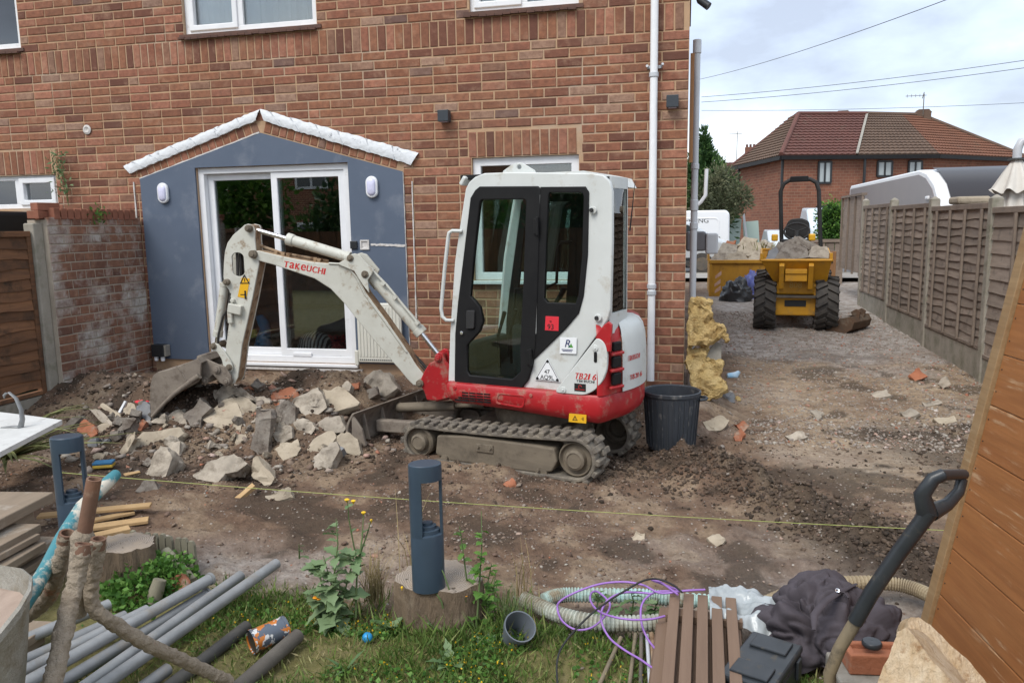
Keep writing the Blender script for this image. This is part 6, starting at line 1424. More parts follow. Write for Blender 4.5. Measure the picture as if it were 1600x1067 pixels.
# loads of broken concrete
def heap(root_xy, spec, y0, m_list, gname, lab):
    for i, pts in enumerate(spec): chunk(pts, m_list[i % len(m_list)], lab[i], 42 + 6 * (i % 3), .22, y=y0[i] if isinstance(y0, list) else y0, rough=.03, cuts=2)
yb_ = c0.y
heap(None, [[(1212,404),(1222,383),(1242,372),(1262,388),(1266,402),(1240,405)], [(1262,402),(1268,386),(1290,388),(1300,404)], [(1196,406),(1200,392),(1212,388),(1224,404)], [(1240,376),(1250,370),(1274,382),(1284,392),(1264,390)], [(1200,392),(1216,378),(1238,374),(1226,388),(1212,396)]], [yb_, yb_ + .02, yb_ - .02, yb_ + .4, yb_ + .4], [K_, G_, U_, K_, K_], None,
     ['large flat concrete slab in the middle of the dumper load', 'speckled stone at the fence side end of the dumper load', 'grey slab at the skip side end of the dumper load', 'brown slab at the back of the dumper load', 'dark soil lump behind the large slab in the dumper'])
# ------------------------------------------------------------------ yellow waste skip
M['skip_y'] = mat('scratched_yellow_skip_paint', (.52, .27, .025), (.42, .20, .02), 4, .6, dirt=((.16, .085, .035), .54, .74, 4), bump=.15, bscale=14)
SY = 16.4; zb = gz(.9, SY); a = at_y(1108, 466, SY); zt = at_y(1150, 410, SY).z; sx0 = a.x; sx1 = sx0 + 1.9; zb = a.z
wsk = thing('waste_skip', 'yellow waste skip full of rubble beside the dumper', 'skip', (sx0 + 1.3 * .73, SY, zb)); wsk.scale = (.73, 1, 1); W_ = 1.3; H_ = zt - zb
q = MB(); q.add([(-1.3, 0, 0), (1.3, 0, 0), (1.3, 0, H_), (-1.3, 0, H_), (-1.3, 1.6, 0), (1.3, 1.6, 0), (1.3, 1.6, H_), (-1.3, 1.6, H_)], [(0, 1, 2, 3), (5, 4, 7, 6), (4, 0, 3, 7), (1, 5, 6, 2), (0, 4, 5, 1)]); q.add([(-1.27, .03, H_ - .1), (1.27, .03, H_ - .1), (1.27, 1.57, H_ - .1), (-1.27, 1.57, H_ - .1)], [(0, 1, 2, 3)]); q.build('tub', M['skip_y'], wsk)
q = MB(); q.box2((-1.34, -.05, H_ - .02), (1.34, -.002, H_ + .05)); q.build('rim', M['skip_y'], wsk, bevel=.01)
for x in (-1.31, 1.25): q = MB(); q.box2((x, -.045, 0), (x + .07, -.002, H_ - .03)); q.build('corner_post', M['skip_y'], wsk, bevel=.008)
for x in (-1.36,): q = MB(); q.prism([(-.02, H_ + .02), (.9, H_ + .02), (.7, H_ + .34), (.1, H_ + .34)], x, x + .05, axis='x'); q.build('end_plate', M['skip_y'], wsk, bevel=.01)
q = MB()
for i, (u, v, d_) in enumerate(((-1.14, .55, 0), (-1.16, .32, 0), (-1.15, .14, 0))): q.prism([(u, H_ * v), (u + .16, H_ * (v + .10)), (u + .16, H_ * (v + .22)), (u, H_ * (v + .08))], -.004, -.002)
q.build('reflective_stripes', mat('faded_red_white_sticker', (.62, .50, .42), (.55, .25, .15), 14, .6), wsk)['kind'] = 'stuff'
heap(None, [[(1108,408),(1118,394),(1136,392),(1142,405),(1124,410)], [(1126,408),(1140,396),(1160,394),(1172,408)], [(1168,408),(1176,394),(1196,396),(1200,408)], [(1120,396),(1130,380),(1152,382),(1150,396)], [(1146,398),(1156,382),(1186,380),(1194,392),(1170,400)], [(1176,386),(1190,375),(1208,378),(1206,390)], [(1128,384),(1136,376),(1150,376),(1148,384)], [(1150,384),(1164,372),(1184,374),(1178,384)]], [SY + .2, SY + .15, SY + .2, SY + .6, SY + .55, SY + .9, SY + .9, SY + 1.0], [G_, T_, T_, G_, T_, G_, O_, T_], None,
     ['pale stone at the left front corner of the skip load', 'sandy slab at the front middle of the skip load', 'tan lump in the skip load beside the dumper tub', 'grey stone second row on the left of the skip load', 'broad tan slab in the second row of the skip load', 'grey piece at the back of the skip load by the roll bar', 'orange brick on the left top of the skip load', 'sandy piece crowning the skip load'])
M['dry_weed'] = mat('dry_weed_stalks', (.20, .21, .08), (.32, .29, .15), 8, .9)
def tuft_mesh(n, h, r, seed, wd=.006, lean=.5):
    q = random.Random(seed); mb = MB()
    for i in range(n):
        a = q.uniform(0, 6.28); x, y = r * q.uniform(0, 1) * math.cos(a), r * q.uniform(0, 1) * math.sin(a); a2 = q.uniform(0, 6.28); hh = h * q.uniform(.5, 1.1); l = lean * hh * q.uniform(.1, 1); dx, dy = math.cos(a2), math.sin(a2); w_ = wd * q.uniform(.6, 1.2)
        rows = []
        for k, t in enumerate((0, .4, .75, 1)): ww = w_ * (1, .85, .5, .05)[k]; c = Vector((x + dx * l * t * t, y + dy * l * t * t, hh * t * (1 - .25 * t * (l / hh)))); rows.append([c + Vector((-dy * ww, dx * ww, 0)), c + Vector((dy * ww, -dx * ww, 0))])
        mb.grid(rows)
    return mb
q = tuft_mesh(160, .22, .55, 4, .01, 1.2); o = q.build('weed_clippings', M['dry_weed']); o.location = (sx0 + 1.0, SY + 1.1, zt + .22); tag(o, 'dry weed clippings thrown on top of the skip load', 'weeds', None, 'stuff')
# bags in front of the skip
M['binbag'] = mat('black_refuse_sack', (.022, .024, .026), (.035, .036, .04), 6, .3, bump=.5, bscale=14)
p = hit(1152, 472); bg_ = thing('refuse_sack', 'black tied refuse sack in front of the yellow skip', 'bag', (p.x, p.y + .2, gz(p.x, p.y + .2)))
o = lump('bag', M['binbag'], bg_, .30, .24, .40, 3, .28, 5, 36, 20); q = MB(); q.tube([(-.05, -.2, .27), (-.06, -.26, .29), (-.08, -.30, .27)], [.06, .02, .05], 10); q.build('knot', M['binbag'], bg_, smooth=60)
p = hit(1176, 468); b2 = thing('rubbish_bag', 'crumpled blue plastic bag between the black sack and the dumper wheel', 'bag', (p.x, p.y + .3, gz(p.x, p.y + .3)))
lump('bag', mat('blue_printed_plastic', (.05, .07, .36), (.25, .28, .5), 7, .4, bump=.6, bscale=20), b2, .26, .2, .46, 13, .5, 7, 30, 16)

# ------------------------------------------------------------------ caravan, parasol and bits behind the fence
M['cv_white'] = mat('white_caravan_body', (.78, .79, .80), (.74, .75, .77), 2, .3); M['cv_grey'] = mat('mauve_grey_caravan_panel', (.22, .185, .185), (.19, .165, .17), 1.5, .3); M['cv_dark'] = mat('smoked_acrylic_window', (.035, .032, .034), rough=.3, spec=.25)
cv = thing('caravan', 'white touring caravan with mauve grey side and smoked front window behind the fence', 'caravan', (5.6, 19, .35))
CX0, CX1 = -1.15, 1.15
prof = [(-3.45, .35), (-3.75, .9), (-3.82, 1.25), (-3.62, 1.7), (-3.2, 2.1), (-2.7, 2.33), (-2.2, 2.42), (4.3, 2.42), (4.42, 2.35), (4.45, .35)]
q = MB(); q.prism([(y, z) for y, z in prof], CX0, CX1, axis='x'); q.build('body', M['cv_white'], cv, smooth=25, bevel=.03)
ins = [(-3.3, .4), (-3.6, .95), (-3.66, 1.25), (-3.47, 1.66), (-3.1, 2.02), (-2.65, 2.24), (-2.2, 2.33), (4.28, 2.33), (4.34, .4)]
q = MB(); q.prism(ins, CX0 - .012, CX0 - .001, axis='x'); q.build('side_panel', M['cv_grey'], cv)
for y0, y1 in ((-2.6, -1.35), (.3, 1.5)): q = MB(); q.prism(rounded([(y0, 1.05), (y1, 1.05), (y1, 1.62), (y0, 1.62)], .12), CX0 - .035, CX0 - .013, axis='x'); q.build('side_window', M['cv_dark'], cv)
q = MB(); q.box((CX0 - .03, -2.95, 1.86), (.05, .16, .07)); q.build('awning_lamp', M['upvc'], cv, bevel=.02)
rows = []
for y, z in ((-3.80, 1.32), (-3.63, 1.7), (-3.21, 2.11), (-2.72, 2.345), (-2.3, 2.435)): rows.append([(x, y - .02, z + .012) for x in (-.95, .95)])
MB().grid(rows).build('front_window', M['cv_dark'], cv, smooth=60)
q = MB(); q.box2((-.75, -3.86, .75), (.75, -3.80, 1.16)); q.box2((-.7, -3.88, 1.2), (.7, -3.83, 1.26)); q.build('front_locker', M['cab_trim'], cv, bevel=.02)
for y in (.4, 1.2): tyre(CX0 + .12, y, .3, .18, cv)
q = MB(); q.box2((-.9, -3.3, .12), (.9, 4.2, .34)); q.build('chassis', M['dark_frame'], cv); q = MB(); q.beam((0, -3.3, .2), (0, -4.9, .2), .1, .1); q.build('drawbar', M['steel'], cv)
M['canvas'] = mat('off_white_canvas', (.60, .57, .52), (.50, .475, .43), 4, .95, bump=.2, bscale=30)
pa = thing('parasol', 'closed off white cantilever parasol behind the fence', 'parasol', (3.57, 9.75, .2)); top = 2.34 - .2 + .1
def pleat(z0, z1, r0, r1, n, amp, seed):
    rows = []; q = random.Random(seed); ph = [q.uniform(-.2, .2) for _ in range(n * 6)]
    for i in range(9):
        t = i / 8; row = []
        for k in range(n * 6):
            a = 2 * math.pi * k / (n * 6); r_ = (r0 + (r1 - r0) * t) * (1 + amp * math.sin(n * a + ph[k] * t) * min(1, t * 2 + .2)); row.append((r_ * math.cos(a), r_ * math.sin(a), z0 + (z1 - z0) * t + (.03 * math.sin(n * a) if i == 8 else 0)))
        rows.append(row)
    return MB().grid(rows, close=True)
pleat(top, top - .34, .05, .22, 8, .16, 1).build('vent_canopy', M['canvas'], pa, smooth=60); pleat(top - .22, top - 1.5, .10, .32, 8, .25, 2).build('canopy', M['canvas'], pa, smooth=60)
q = MB(); q.cyl((0, 0, 0), (0, 0, top + .1), .028, 10); q.tube([(0, 0, top + .02), (0, 0, top + .12), (.03, 0, top + .20), (.12, 0, top + .22), (.25, 0, top + .05), (.55, 0, top - .5), (.6, 0, -.1)], .045, 10); q.build('pole', M['pipe_grey'], pa, smooth=60)
q = MB(); q.cyl((0, 0, top + .0), (0, 0, top + .02), .09, 12); q.build('collar', M['cab_trim'], pa)
bq = thing('barbecue', 'black hooded barbecue showing above the fence top', 'barbecue', (3.78, 16.0, 1.36)); q = MB(); q.box2((-.25, -.2, -1.2), (.25, .2, .5)); q.build('body', M['dark_frame'], bq, bevel=.02); q = MB(); q.prism([(-.2, .51), (.2, .51), (.15, .68), (-.05, .72)], -.25, .25, axis='x'); q.build('hood', M['dark_frame'], bq, bevel=.03)
pc = thing('stone_pillar', 'pale stone pillar with a capping slab beyond the fence', 'pillar', (3.71, 11.6, .2)); q = MB(); q.box2((-.13, -.13, 0), (.13, .13, 1.80)); q.build('shaft', M['c_tan'], pc, bevel=.01); q = MB(); q.box2((-.2, -.2, 1.803), (.2, .2, 1.9)); q.build('cap', M['c_tan'], pc, bevel=.03)

# ------------------------------------------------------------------ road, pavement, street
M['asphalt'] = mat('worn_grey_asphalt', (.15, .15, .155), (.11, .11, .115), 2, .9, bump=.3, bscale=90)
M['paving'] = mat('pale_pavement', (.34, .32, .29), (.27, .255, .235), 1.5, .9, bump=.2, bscale=60)
def strip(y0, y1, z, nm, m, kind='structure'):
    q = MB(); n = 24; q.grid([[(-120 + 240 * i / n, y, z) for i in range(n + 1)] for y in (y0, y1)]); o = q.build(nm, m); o['kind'] = kind; return o
ZR = float(g(np.array([0.]), np.array([22.]))[0])
strip(19.4, 21.3, ZR + .10, 'pavement', M['paving']); strip(21.42, 28.5, ZR + .02, 'road', M['asphalt']); strip(28.6, 31, ZR + .12, 'pavement', M['paving'])
q = MB(); q.box2((-120, 21.3, ZR - .2), (120, 21.42, ZR + .11)); o = q.build('kerb', M['concrete']); o['kind'] = 'structure'
M['car_white'] = mat('white_van_paint', (.80, .81, .82), rough=.22, spec=.6); M['car_silver'] = mat('silver_car_paint', (.55, .58, .60), rough=.2, metal=.3); M['car_glass'] = mat('dark_car_glass', (.03, .04, .045), rough=.06, spec=.8)
vp = at_d(1137, 392, 25.5); vn = thing('panel_van', 'white panel van parked on the road beyond the house corner', 'van', (vp.x - 2.7, 25.2, ZR + .02))
q = MB(); q.prism([(-2.6, .45), (2.62, .45), (2.68, .6), (2.66, 2.0), (2.55, 2.12), (-1.0, 2.12), (-1.5, 1.9), (-2.1, 1.25), (-2.9, 1.05), (-3.0, .5)], 0, 1.9); q.build('body', M['car_white'], vn, bevel=.06, seg=3)
q = MB(); q.ring(rounded([(-.6, .75), (2.35, .75), (2.35, 1.85), (-.6, 1.85)], .15), rounded([(-.56, .79), (2.31, .79), (2.31, 1.81), (-.56, 1.81)], .13), -.012, .004); q.build('side_pressing', M['car_white'], vn, bevel=.006)
q = MB(); q.prism([(-1.05, 1.3), (-.7, 1.3), (-.7, 1.85), (-1.0, 1.85), (-1.6, 1.35)], -.008, .004); q.build('window', M['car_glass'], vn)
for x in (-1.9, 1.55): tyre(x, .1, .33, .2, vn).__class__ if False else None
def car_wheel(x, y, r, par): w_ = link('wheel', None, par); w_.location = (x, y, r); q = MB(); q.cyl((0, -.1, 0), (0, .1, 0), r, 20); q.build('tyre', M['tyre'], w_, smooth=40); q = MB(); q.cyl((0, -.106, 0), (0, -.1005, 0), r * .62, 14); q.build('rim', M['steel'], w_)
for x in (-1.95, 1.6): car_wheel(x, .1, .33, vn); car_wheel(x, 1.8, .33, vn)
text_obj('STERLING', .22, (1.55, -.004, 1.74), FR, M['black_print'], vn, bold=.006)
q = MB(); q.box2((2.26, -.006, .88), (2.28, .0, 1.2)); q.box2((2.15, -.006, 1.05), (2.39, .0, 1.07)); q.tube([(2.15, -.004, 1.12), (2.27, -.004, 1.22), (2.39, -.004, 1.12)], .012, 4); q.build('emblem', M['black_print'], vn); vn.scale = (1, 1, .85)
def hatch(name, label, loc, rz, paint, L_=3.9):
    t = thing(name, label, 'car', loc, rz); k = L_ / 3.9
    q = MB(); q.prism([(x * k, z) for x, z in ((-1.95, .35), (-1.9, .75), (-1.2, .92), (-.55, 1.40), (.9, 1.45), (1.6, 1.0), (1.92, .9), (1.95, .35))], 0, 1.65); q.build('body', paint, t, bevel=.09, seg=3)
    q = MB(); q.prism([(x * k, z) for x, z in ((-1.0, .95), (-.5, 1.33), (.15, 1.37), (.15, .95))], -.01, .004); q.build('window', M['car_glass'], t); q = MB(); q.prism([(x * k, z) for x, z in ((.22, .95), (.22, 1.37), (.85, 1.37), (1.35, .98))], -.01, .004); q.build('window', M['car_glass'], t)
    for x in (-1.2, 1.25): car_wheel(x * k, .08, .3, t); car_wheel(x * k, 1.57, .3, t)
    q = MB(); q.box2((-1.9 * k, -.012, .38), (1.9 * k, .004, .47)); q.build('sill_trim', M['dark_frame'], t)
    q = MB(); q.box((-1.93 * k, .2, .72), (.08, .3, .12)); q.build('headlight', M['diffuser'], t); return t
cp = at_d(1118, 405, 22.2); hatch('hatchback_car', 'silver hatchback parked in front of the white van', (cp.x - 1.65, 21.9, ZR + .02), 0, M['car_silver'])
cp = at_d(1236, 375, 33); vv = hatch('hatchback_car', 'small pale car across the road behind the dumper seat', (cp.x, 31.5, ZR + .1), R(90), M['car_silver'], 3.6); vv.scale = (1, .85, .72)
cp = at_d(1289, 366, 42); vv = hatch('estate_car', 'pale blue white car across the road by the round bush', (cp.x, 40.0, ZR + .1), R(90), mat('pale_blue_car_paint', (.58, .66, .72), rough=.2), 4.3); vv.scale = (1, 1.1, 1.38)
lp = thing('glass_sheets', 'pale green glass panes leaning by the far house wall', 'glass panes', at_d(1155, 372, 36)); lp.location.z = ZR + .1
for i, (x, w_, h_) in enumerate(((-.4, .9, 1.35), (.55, .7, 1.2))): q = MB(); q.box((x, .2 * i, h_ / 2 + .2), (w_, .03, h_), (R(-10), R(4 - 8 * i), 0)); q.build('pane', mat('pale_green_glass', (.30, .38, .34), rough=.1), lp)
q = MB(); q.box((.28, -.15, .9), (.10, .05, 1.7), (R(-8), R(-8), 0)); q.build('frame_bar', M['pipe_grey'], lp)

# ------------------------------------------------------------------ houses across the road
def pd(px, d, z): p = at_d(px, 350, d); return Vector((p.x, p.y, z))
ZG = ZR + .1; EV = 5.15
def tile_mat(nm, c1, c2): return mat(nm, c1, c2, .8, .85, bump=.5, bscale=6, dirt=((.10, .085, .06), .58, .8, 1.2))
TR_, TB_, TO_ = tile_mat('red_roof_tile', (.125, .05, .038), (.10, .042, .033)), tile_mat('mossy_brown_roof_tile', (.125, .08, .055), (.095, .06, .042)), tile_mat('orange_roof_tile', (.175, .075, .043), (.135, .06, .036))
def tiled(quad, m, parent, n=15, name='roof'):
    """quad: eaves left, eaves right, ridge right, ridge left; courses of tiles stepped one over the other"""
    a, b, c, d = [Vector(p) for p in quad]; nn = (b - a).cross(d - a).normalized(); nn = nn if nn.z > 0 else -nn; mb = MB(); cols = max(2, int((b - a).length / .33))
    for i in range(n):
        t0, t1 = i / n, (i + 1.06) / n; l0, r0, l1, r1 = a.lerp(d, t0), b.lerp(c, t0), a.lerp(d, min(t1, 1)), b.lerp(c, min(t1, 1)); up_, lo_, bt = [], [], []
        for k in range(cols * 2 + 1):
            s_ = k / (cols * 2); bp_ = .045 * (k % 2); lo_.append(l0.lerp(r0, s_) + nn * (.07 + bp_)); up_.append(l1.lerp(r1, s_) + nn * (.01 + bp_ * .6)); bt.append(l0.lerp(r0, s_) - nn * .02)
        mb.grid([bt, lo_, up_])
    return mb.build(name, m, parent)
P0, P1, P2, P3 = pd(1151, 53, ZG), pd(1222, 45, ZG), pd(1455, 46, ZG), pd(1583, 50, ZG)
bk0, bk3 = P0 + Vector((2.5, 9, 0)), P3 + Vector((1.5, 8, 0))
hs = thing('semi_detached_house', 'far red brick semi with a three coloured tiled hipped roof across the road', 'house', (P1.x, P1.y, ZG))
W0 = Vector(hs.location)
M['brick_far2'] = brick_tex('far_house_brick', (.25, .10, .06), (.17, .07, .045), (.26, .17, .115), bw=.44, rh=.17)
def wallq(a, b, z0, z1, nm='wall', m=None): q = MB(); a, b = a - W0, b - W0; q.add([(a.x, a.y, 0), (b.x, b.y, 0), (b.x, b.y, z1), (a.x, a.y, z1)], [(0, 1, 2, 3)]); return q.build(nm, m or M['brick_far2'], hs)
for a, b in ((P0, P1), (P1, P2), (P2, P3), (P3, bk3), (bk3, bk0), (bk0, P0)): wallq(a, b, 0, EV)
def E_(p, o=.45):
    c = (P0 + P3 + bk0 + bk3) / 4; d = (p - c); d.z = 0; d.normalize(); r = p - W0 + d * o; return Vector((r.x, r.y, EV - .05))
RZ = 8.55 - ZG
r0, r1, r2, r3 = pd(1241, 50, 0) - W0, pd(1345, 50.5, 0) - W0, pd(1400, 51, 0) - W0, pd(1428, 51.5, 0) - W0
for r_q in (r0, r1, r2, r3): r_q.z = RZ
e0, e1, e3 = E_(P0), E_(P1), E_(P3); ea, eb = e1.lerp(E_(P2), .47), E_(P2)
tiled((e0, e1, r0, r0 + Vector((-.3, .4, 0))), TB_, hs); tiled((e1, ea, r1, r0), TR_, hs); tiled((ea + Vector((.12, 0, 0)), eb, r2, r1 + Vector((.12, 0, 0))), TB_, hs); tiled((eb, e3, r3, r2), TO_, hs)
q = MB(); q.add([e3, E_(bk3), E_(bk0), e0, r3, r0], [(0, 1, 4), (1, 2, 5, 4), (2, 3, 5)]); q.build('roof', TB_, hs)
for a, b, m in ((e1, r0, TR_), (e0, r0, TR_), (r0, r1, TR_), (r1, r3, TB_), (e3, r3, TB_)): q = MB(); q.tube([a + Vector((0, 0, .08)), b + Vector((0, 0, .08))], .14, 8); q.build('ridge_tiles', m, hs)
q = MB(); q.beam(ea + Vector((.05, 0, .1)), r1 + Vector((.05, 0, .1)), .14, .06); q.build('party_flashing', M['concrete'], hs)
for a, b in ((e0, e1), (e1, eb), (eb, e3)): q = MB(); q.beam(a + Vector((0, 0, -.12)), b + Vector((0, 0, -.12)), .16, .22); q.build('gutter', M['ex_black'], hs)
def fwin(pxa, pxb, z0, z1):
    a, b = (pd(pxa, 45, 0) - W0), (pd(pxb, 45, 0) - W0); y = min(a.y, b.y); f0 = P1 - W0; d = (P2 - P1); 
    def on(px): r = ray(px, 350); n2 = Vector((d.y, -d.x, 0)); t = (P1 - CAM).dot(n2) / r.dot(n2); return CAM + r * t - W0
    a, b = on(pxa), on(pxb); dd = Vector((d.x, d.y, 0)).normalized(); nn = Vector((dd.y, -dd.x, 0)); wd = (b - a).dot(dd); Mx = Matrix((dd, nn * -1, Vector((0, 0, 1)))).transposed()
    c = (a + b) / 2; c.z = (z0 + z1) / 2; c = c + nn * .04; fr = MB(); h = z1 - z0
    for off, s_ in (((-wd / 2, 0), (.10, .12, h)), ((wd / 2, 0), (.10, .12, h)), ((0, -h / 2), (wd, .12, .12)), ((0, h / 2), (wd, .12, .12)), ((0, 0), (.10, .12, h))): fr.box(c + dd * off[0] + Vector((0, 0, off[1])), s_, Mx)
    w_ = fr.build('window', M['dark_frame'], hs)
    for s_ in (-1, 1): q = MB(); q.box(c + dd * (s_ * wd / 4), (wd / 2 - .10, .05, h - .1), Mx); q.build('pane', mat('curtained_pane', (.42, .46, .46), (.24, .27, .28), 1.2, .15, stretch=(4, 4, .3)), w_)
fwin(1275, 1294, 3.55, 4.75); fwin(1366, 1388, 3.9, 4.75); fwin(1414, 1434, 3.9, 4.75); fwin(1275, 1300, .9, 2.2)
for px, d in ((1219, 45.2), (1152.5, 52.8), (1346, 45.3)): p = pd(px, d, 0) - W0; q = MB(); q.cyl((p.x, p.y - .1, 0), (p.x, p.y - .1, EV - .2), .08, 8); q.build('downpipe', M['dark_frame'], hs)
for px, d in ((1308, 51.5), (1431, 51.5)): p = pd(px, d, 0) - W0; q = MB(); q.box2((p.x - .45, p.y - .3, RZ - .8), (p.x + .45, p.y + .3, RZ + .18)); q.prism([(p.x - .5, RZ + .18), (p.x + .5, RZ + .18), (p.x + .3, RZ + .4), (p.x - .3, RZ + .4)], p.y - .3, p.y + .3); q.build('chimney', TB_, hs)
p = pd(1429, 51.5, 0) - W0; q = MB(); q.cyl((p.x, p.y - .4, RZ), (p.x, p.y - .4, RZ + 1.35), .03, 6); q.beam((p.x - 1.1, p.y - .4, RZ + 1.25), (p.x + .15, p.y - .4, RZ + 1.25), .03, .03)
for i in range(5): x = p.x - 1.0 + i * .25; q.beam((x, p.y - .4, RZ + 1.15), (x, p.y - .4, RZ + 1.35), .02, .02)
q.beam((p.x, p.y - .4, RZ + 1.45), (p.x - .1, p.y - .4, RZ + 1.05), .04, .04); q.build('aerial', M['steel'], hs)
h2p = pd(1135, 66, ZG); h2 = thing('distant_house', 'farther brick house with a red roof seen between conifer and semi', 'house', h2p)
q = MB(); q.box2((-6, 0, 0), (4, 7, 4.9)); q.build('wall', M['brick_far2'], h2); a = Vector((-6.4, -.4, 4.9)); tiled((a, Vector((4.4, -.4, 4.9)), Vector((3.2, 3.5, 6.65)), Vector((-6.4, 3.5, 6.65))), TR_, h2, 10)
q = MB(); q.box2((1.6, 3, 6.2), (2.6, 3.7, 7.9)); q.build('chimney', M['brick_far2'], h2)
for i in range(3): q = MB(); q.cyl((1.75 + i * .3, 3.3, 7.9), (1.75 + i * .3, 3.3, 8.15), .1, 8); q.build('chimney_pot', TR_, h2)
q = MB(); q.cyl((.9, 3.3, 6.3), (.9, 3.3, 9.3), .03, 5); q.beam((.2, 3.3, 9.1), (1.3, 3.3, 9.1), .04, .04); q.build('aerial', M['steel'], h2)

# ------------------------------------------------------------------ overhead wires
for i, (a, b, da, db, lb) in enumerate((((1090, 125), (1490, -4), 30, 14, 'steep overhead wire rising to the upper right of the sky'), ((1096, 152), (1640, 89), 34, 26, 'upper of two parallel overhead wires above the far roof'), ((1096, 160), (1640, 101), 34, 26, 'lower of two parallel overhead wires above the far roof'), ((1096, 173), (1640, 159), 40, 36, 'near level overhead wire just above the far roof aerial'))):
    A_, B_ = at_d(*a, da), at_d(*b, db); pts = [A_.lerp(B_, t / 16) + Vector((0, 0, -.25 * (t / 16) * (1 - t / 16) * 2)) - A_ for t in range(17)]; q = MB(); q.tube(pts, .010 if i else .008, 5); tag1(q, 'overhead_wire', M['dark_frame'], lb, 'wire', A_)
# ------------------------------------------------------------------ foreground: leaning timber panel
hdir = Vector((-.124, .992, 0)).normalized()
PB_ = at_z(1453, 952, .11); d = ray(1600, 398); t = (PB_ - CAM).dot(hdir) / d.dot(hdir); PT_ = CAM + d * t
udir = (PT_ - PB_).normalized(); nrm = hdir.cross(udir).normalized(); nrm = nrm if nrm.x < 0 else -nrm; LEN = (PT_ - PB_).length
pl = thing('leaning_boarding', 'orange brown boarded timber panel leaning at the right edge', 'timber panel', PB_)
Mp = Matrix((-hdir, udir, nrm)).transposed()
def pbox(a0, a1, b0, b1, c0, c1, nm, m, bev=.003):
    q = MB(); q.box(Mp @ Vector(((a0 + a1) / 2, (b0 + b1) / 2, (c0 + c1) / 2)), (a1 - a0, b1 - b0, c1 - c0), Mp); return q.build(nm, m, pl, bevel=bev)
def onplane(px, py): d = ray(px, py); t = (PB_ - CAM).dot(nrm) / d.dot(nrm); p = CAM + d * t - PB_; return -p.dot(hdir), p.dot(udir)
def stain_mat(nm, c1, c2, worn):
    b = MatB(nm); v = b.co(); mp = b.N('ShaderNodeMapping'); mp.inputs['Rotation'].default_value = Mp.to_euler(); mp.inputs['Rotation'].default_value = Mp.inverted().to_euler(); b.L(v, mp.inputs[0])
    def nz(sc, st, w=0): m2 = b.N('ShaderNodeMapping'); m2.inputs['Scale'].default_value = st; m2.inputs['Location'].default_value = (w, w, w); b.L(mp.outputs[0], m2.inputs[0]); z = b.N('ShaderNodeTexNoise'); z.inputs['Scale'].default_value = sc; z.inputs['Detail'].default_value = 6; z.inputs['Roughness'].default_value = .65; b.L(m2.outputs[0], z.inputs['Vector']); return z.outputs['Fac']
    g1 = nz(18, (.12, 1, 1)); g2 = nz(60, (.05, 1, 1), 3); c = b.ramp(g1, [(.3, c1), (.7, c2)]); c = b.mix(b.remap(g2, .35, .7, 0, .4), c, tuple(x * .45 for x in c1))
    wn = b.math('MULTIPLY', b.remap(nz(42, (.09, 1, 1), 7), .54, .64), b.remap(nz(3.5, (.6, 1, 1), 5), .50, .66)); c = b.mix(wn, c, worn)
    kn = nz(7, (.5, 1, 1), 11); c = b.mix(b.remap(kn, .72, .78), c, (.10, .045, .02)); b.set(c, b.remap(wn, 0, 1, .5, .85), 0, .4); b.bump(g2, .25, .004); return b.m
M['stain'] = stain_mat('orange_stained_board', (.34, .145, .05), (.26, .10, .034), (.50, .36, .22)); M['batten'] = stain_mat('weathered_pale_batten', (.33, .22, .115), (.25, .15, .07), (.42, .32, .2))
a_b = .062
pbox(0, a_b, -.12, LEN + .35, -.012, .030, 'batten', M['batten'])
seams = [onplane(1473.8, 930)[1], onplane(1493.8, 859.5)[1], onplane(1513.7, 785)[1], onplane(1533.7, 710.8)[1]]; bw_ = (seams[3] - seams[0]) / 3
b0 = seams[0] - 2 * bw_
for i in range(14):
    lo, hi = b0 + i * bw_ + .0012, b0 + (i + 1) * bw_ - .0012
    if lo > LEN + .35: break
    bd = pbox(a_b + .001, 1.9, max(lo, -.12), hi, -.008 + rnd.uniform(-.001, .001), .012, 'board', M['stain'], .004)
    for k in (0, 1): q = MB(); c_ = Mp @ Vector((a_b + .022, lo + bw_ * (.28 + .44 * k), .0125)); q.cyl(c_, c_ + nrm * .002, .003, 6); q.build('nail', M['dark_frame'], bd)
for a0 in (.9, 1.75): pbox(a0, a0 + .06, -.1, LEN + .3, -.05, -.011, 'back_rail', M['batten'])

# shovel leaning on the panel
sv = thing('shovel', 'shovel with black D handle leaning against the orange timber panel', 'shovel', at_d(1283, 1075, 2.55))
O_s = Vector(sv.location); f_ = lambda px, py, d: at_d(px, py, d) - O_s
M['worn_wood'] = mat('grimy_wood_shaft', (.24, .19, .12), (.15, .125, .085), 9, .7, stretch=(1, 1, .3), bump=.3, bscale=60, dirt=((.07, .06, .045), .5, .7, 14)); M['blk_plastic'] = mat('scuffed_black_plastic', (.018, .022, .026), (.034, .038, .042), 8, .35, dirt=((.13, .11, .08), .58, .78, 10))
sh = [f_(1300, 1110, 2.60), f_(1296, 1052, 2.55), f_(1312, 1012, 2.52), f_(1340, 965, 2.48)]
q = MB(); q.tube(sh, [.020, .020, .0205, .021], 14); q.build('shaft', M['worn_wood'], sv, smooth=60)
q = MB(); q.tube([f_(1336, 971, 2.485), f_(1362, 925, 2.45), f_(1405, 862, 2.40), f_(1440, 815, 2.36), f_(1452, 797, 2.345)], [.0245, .0245, .0245, .025, .028], 14); q.build('sleeve', M['blk_plastic'], sv, smooth=50)
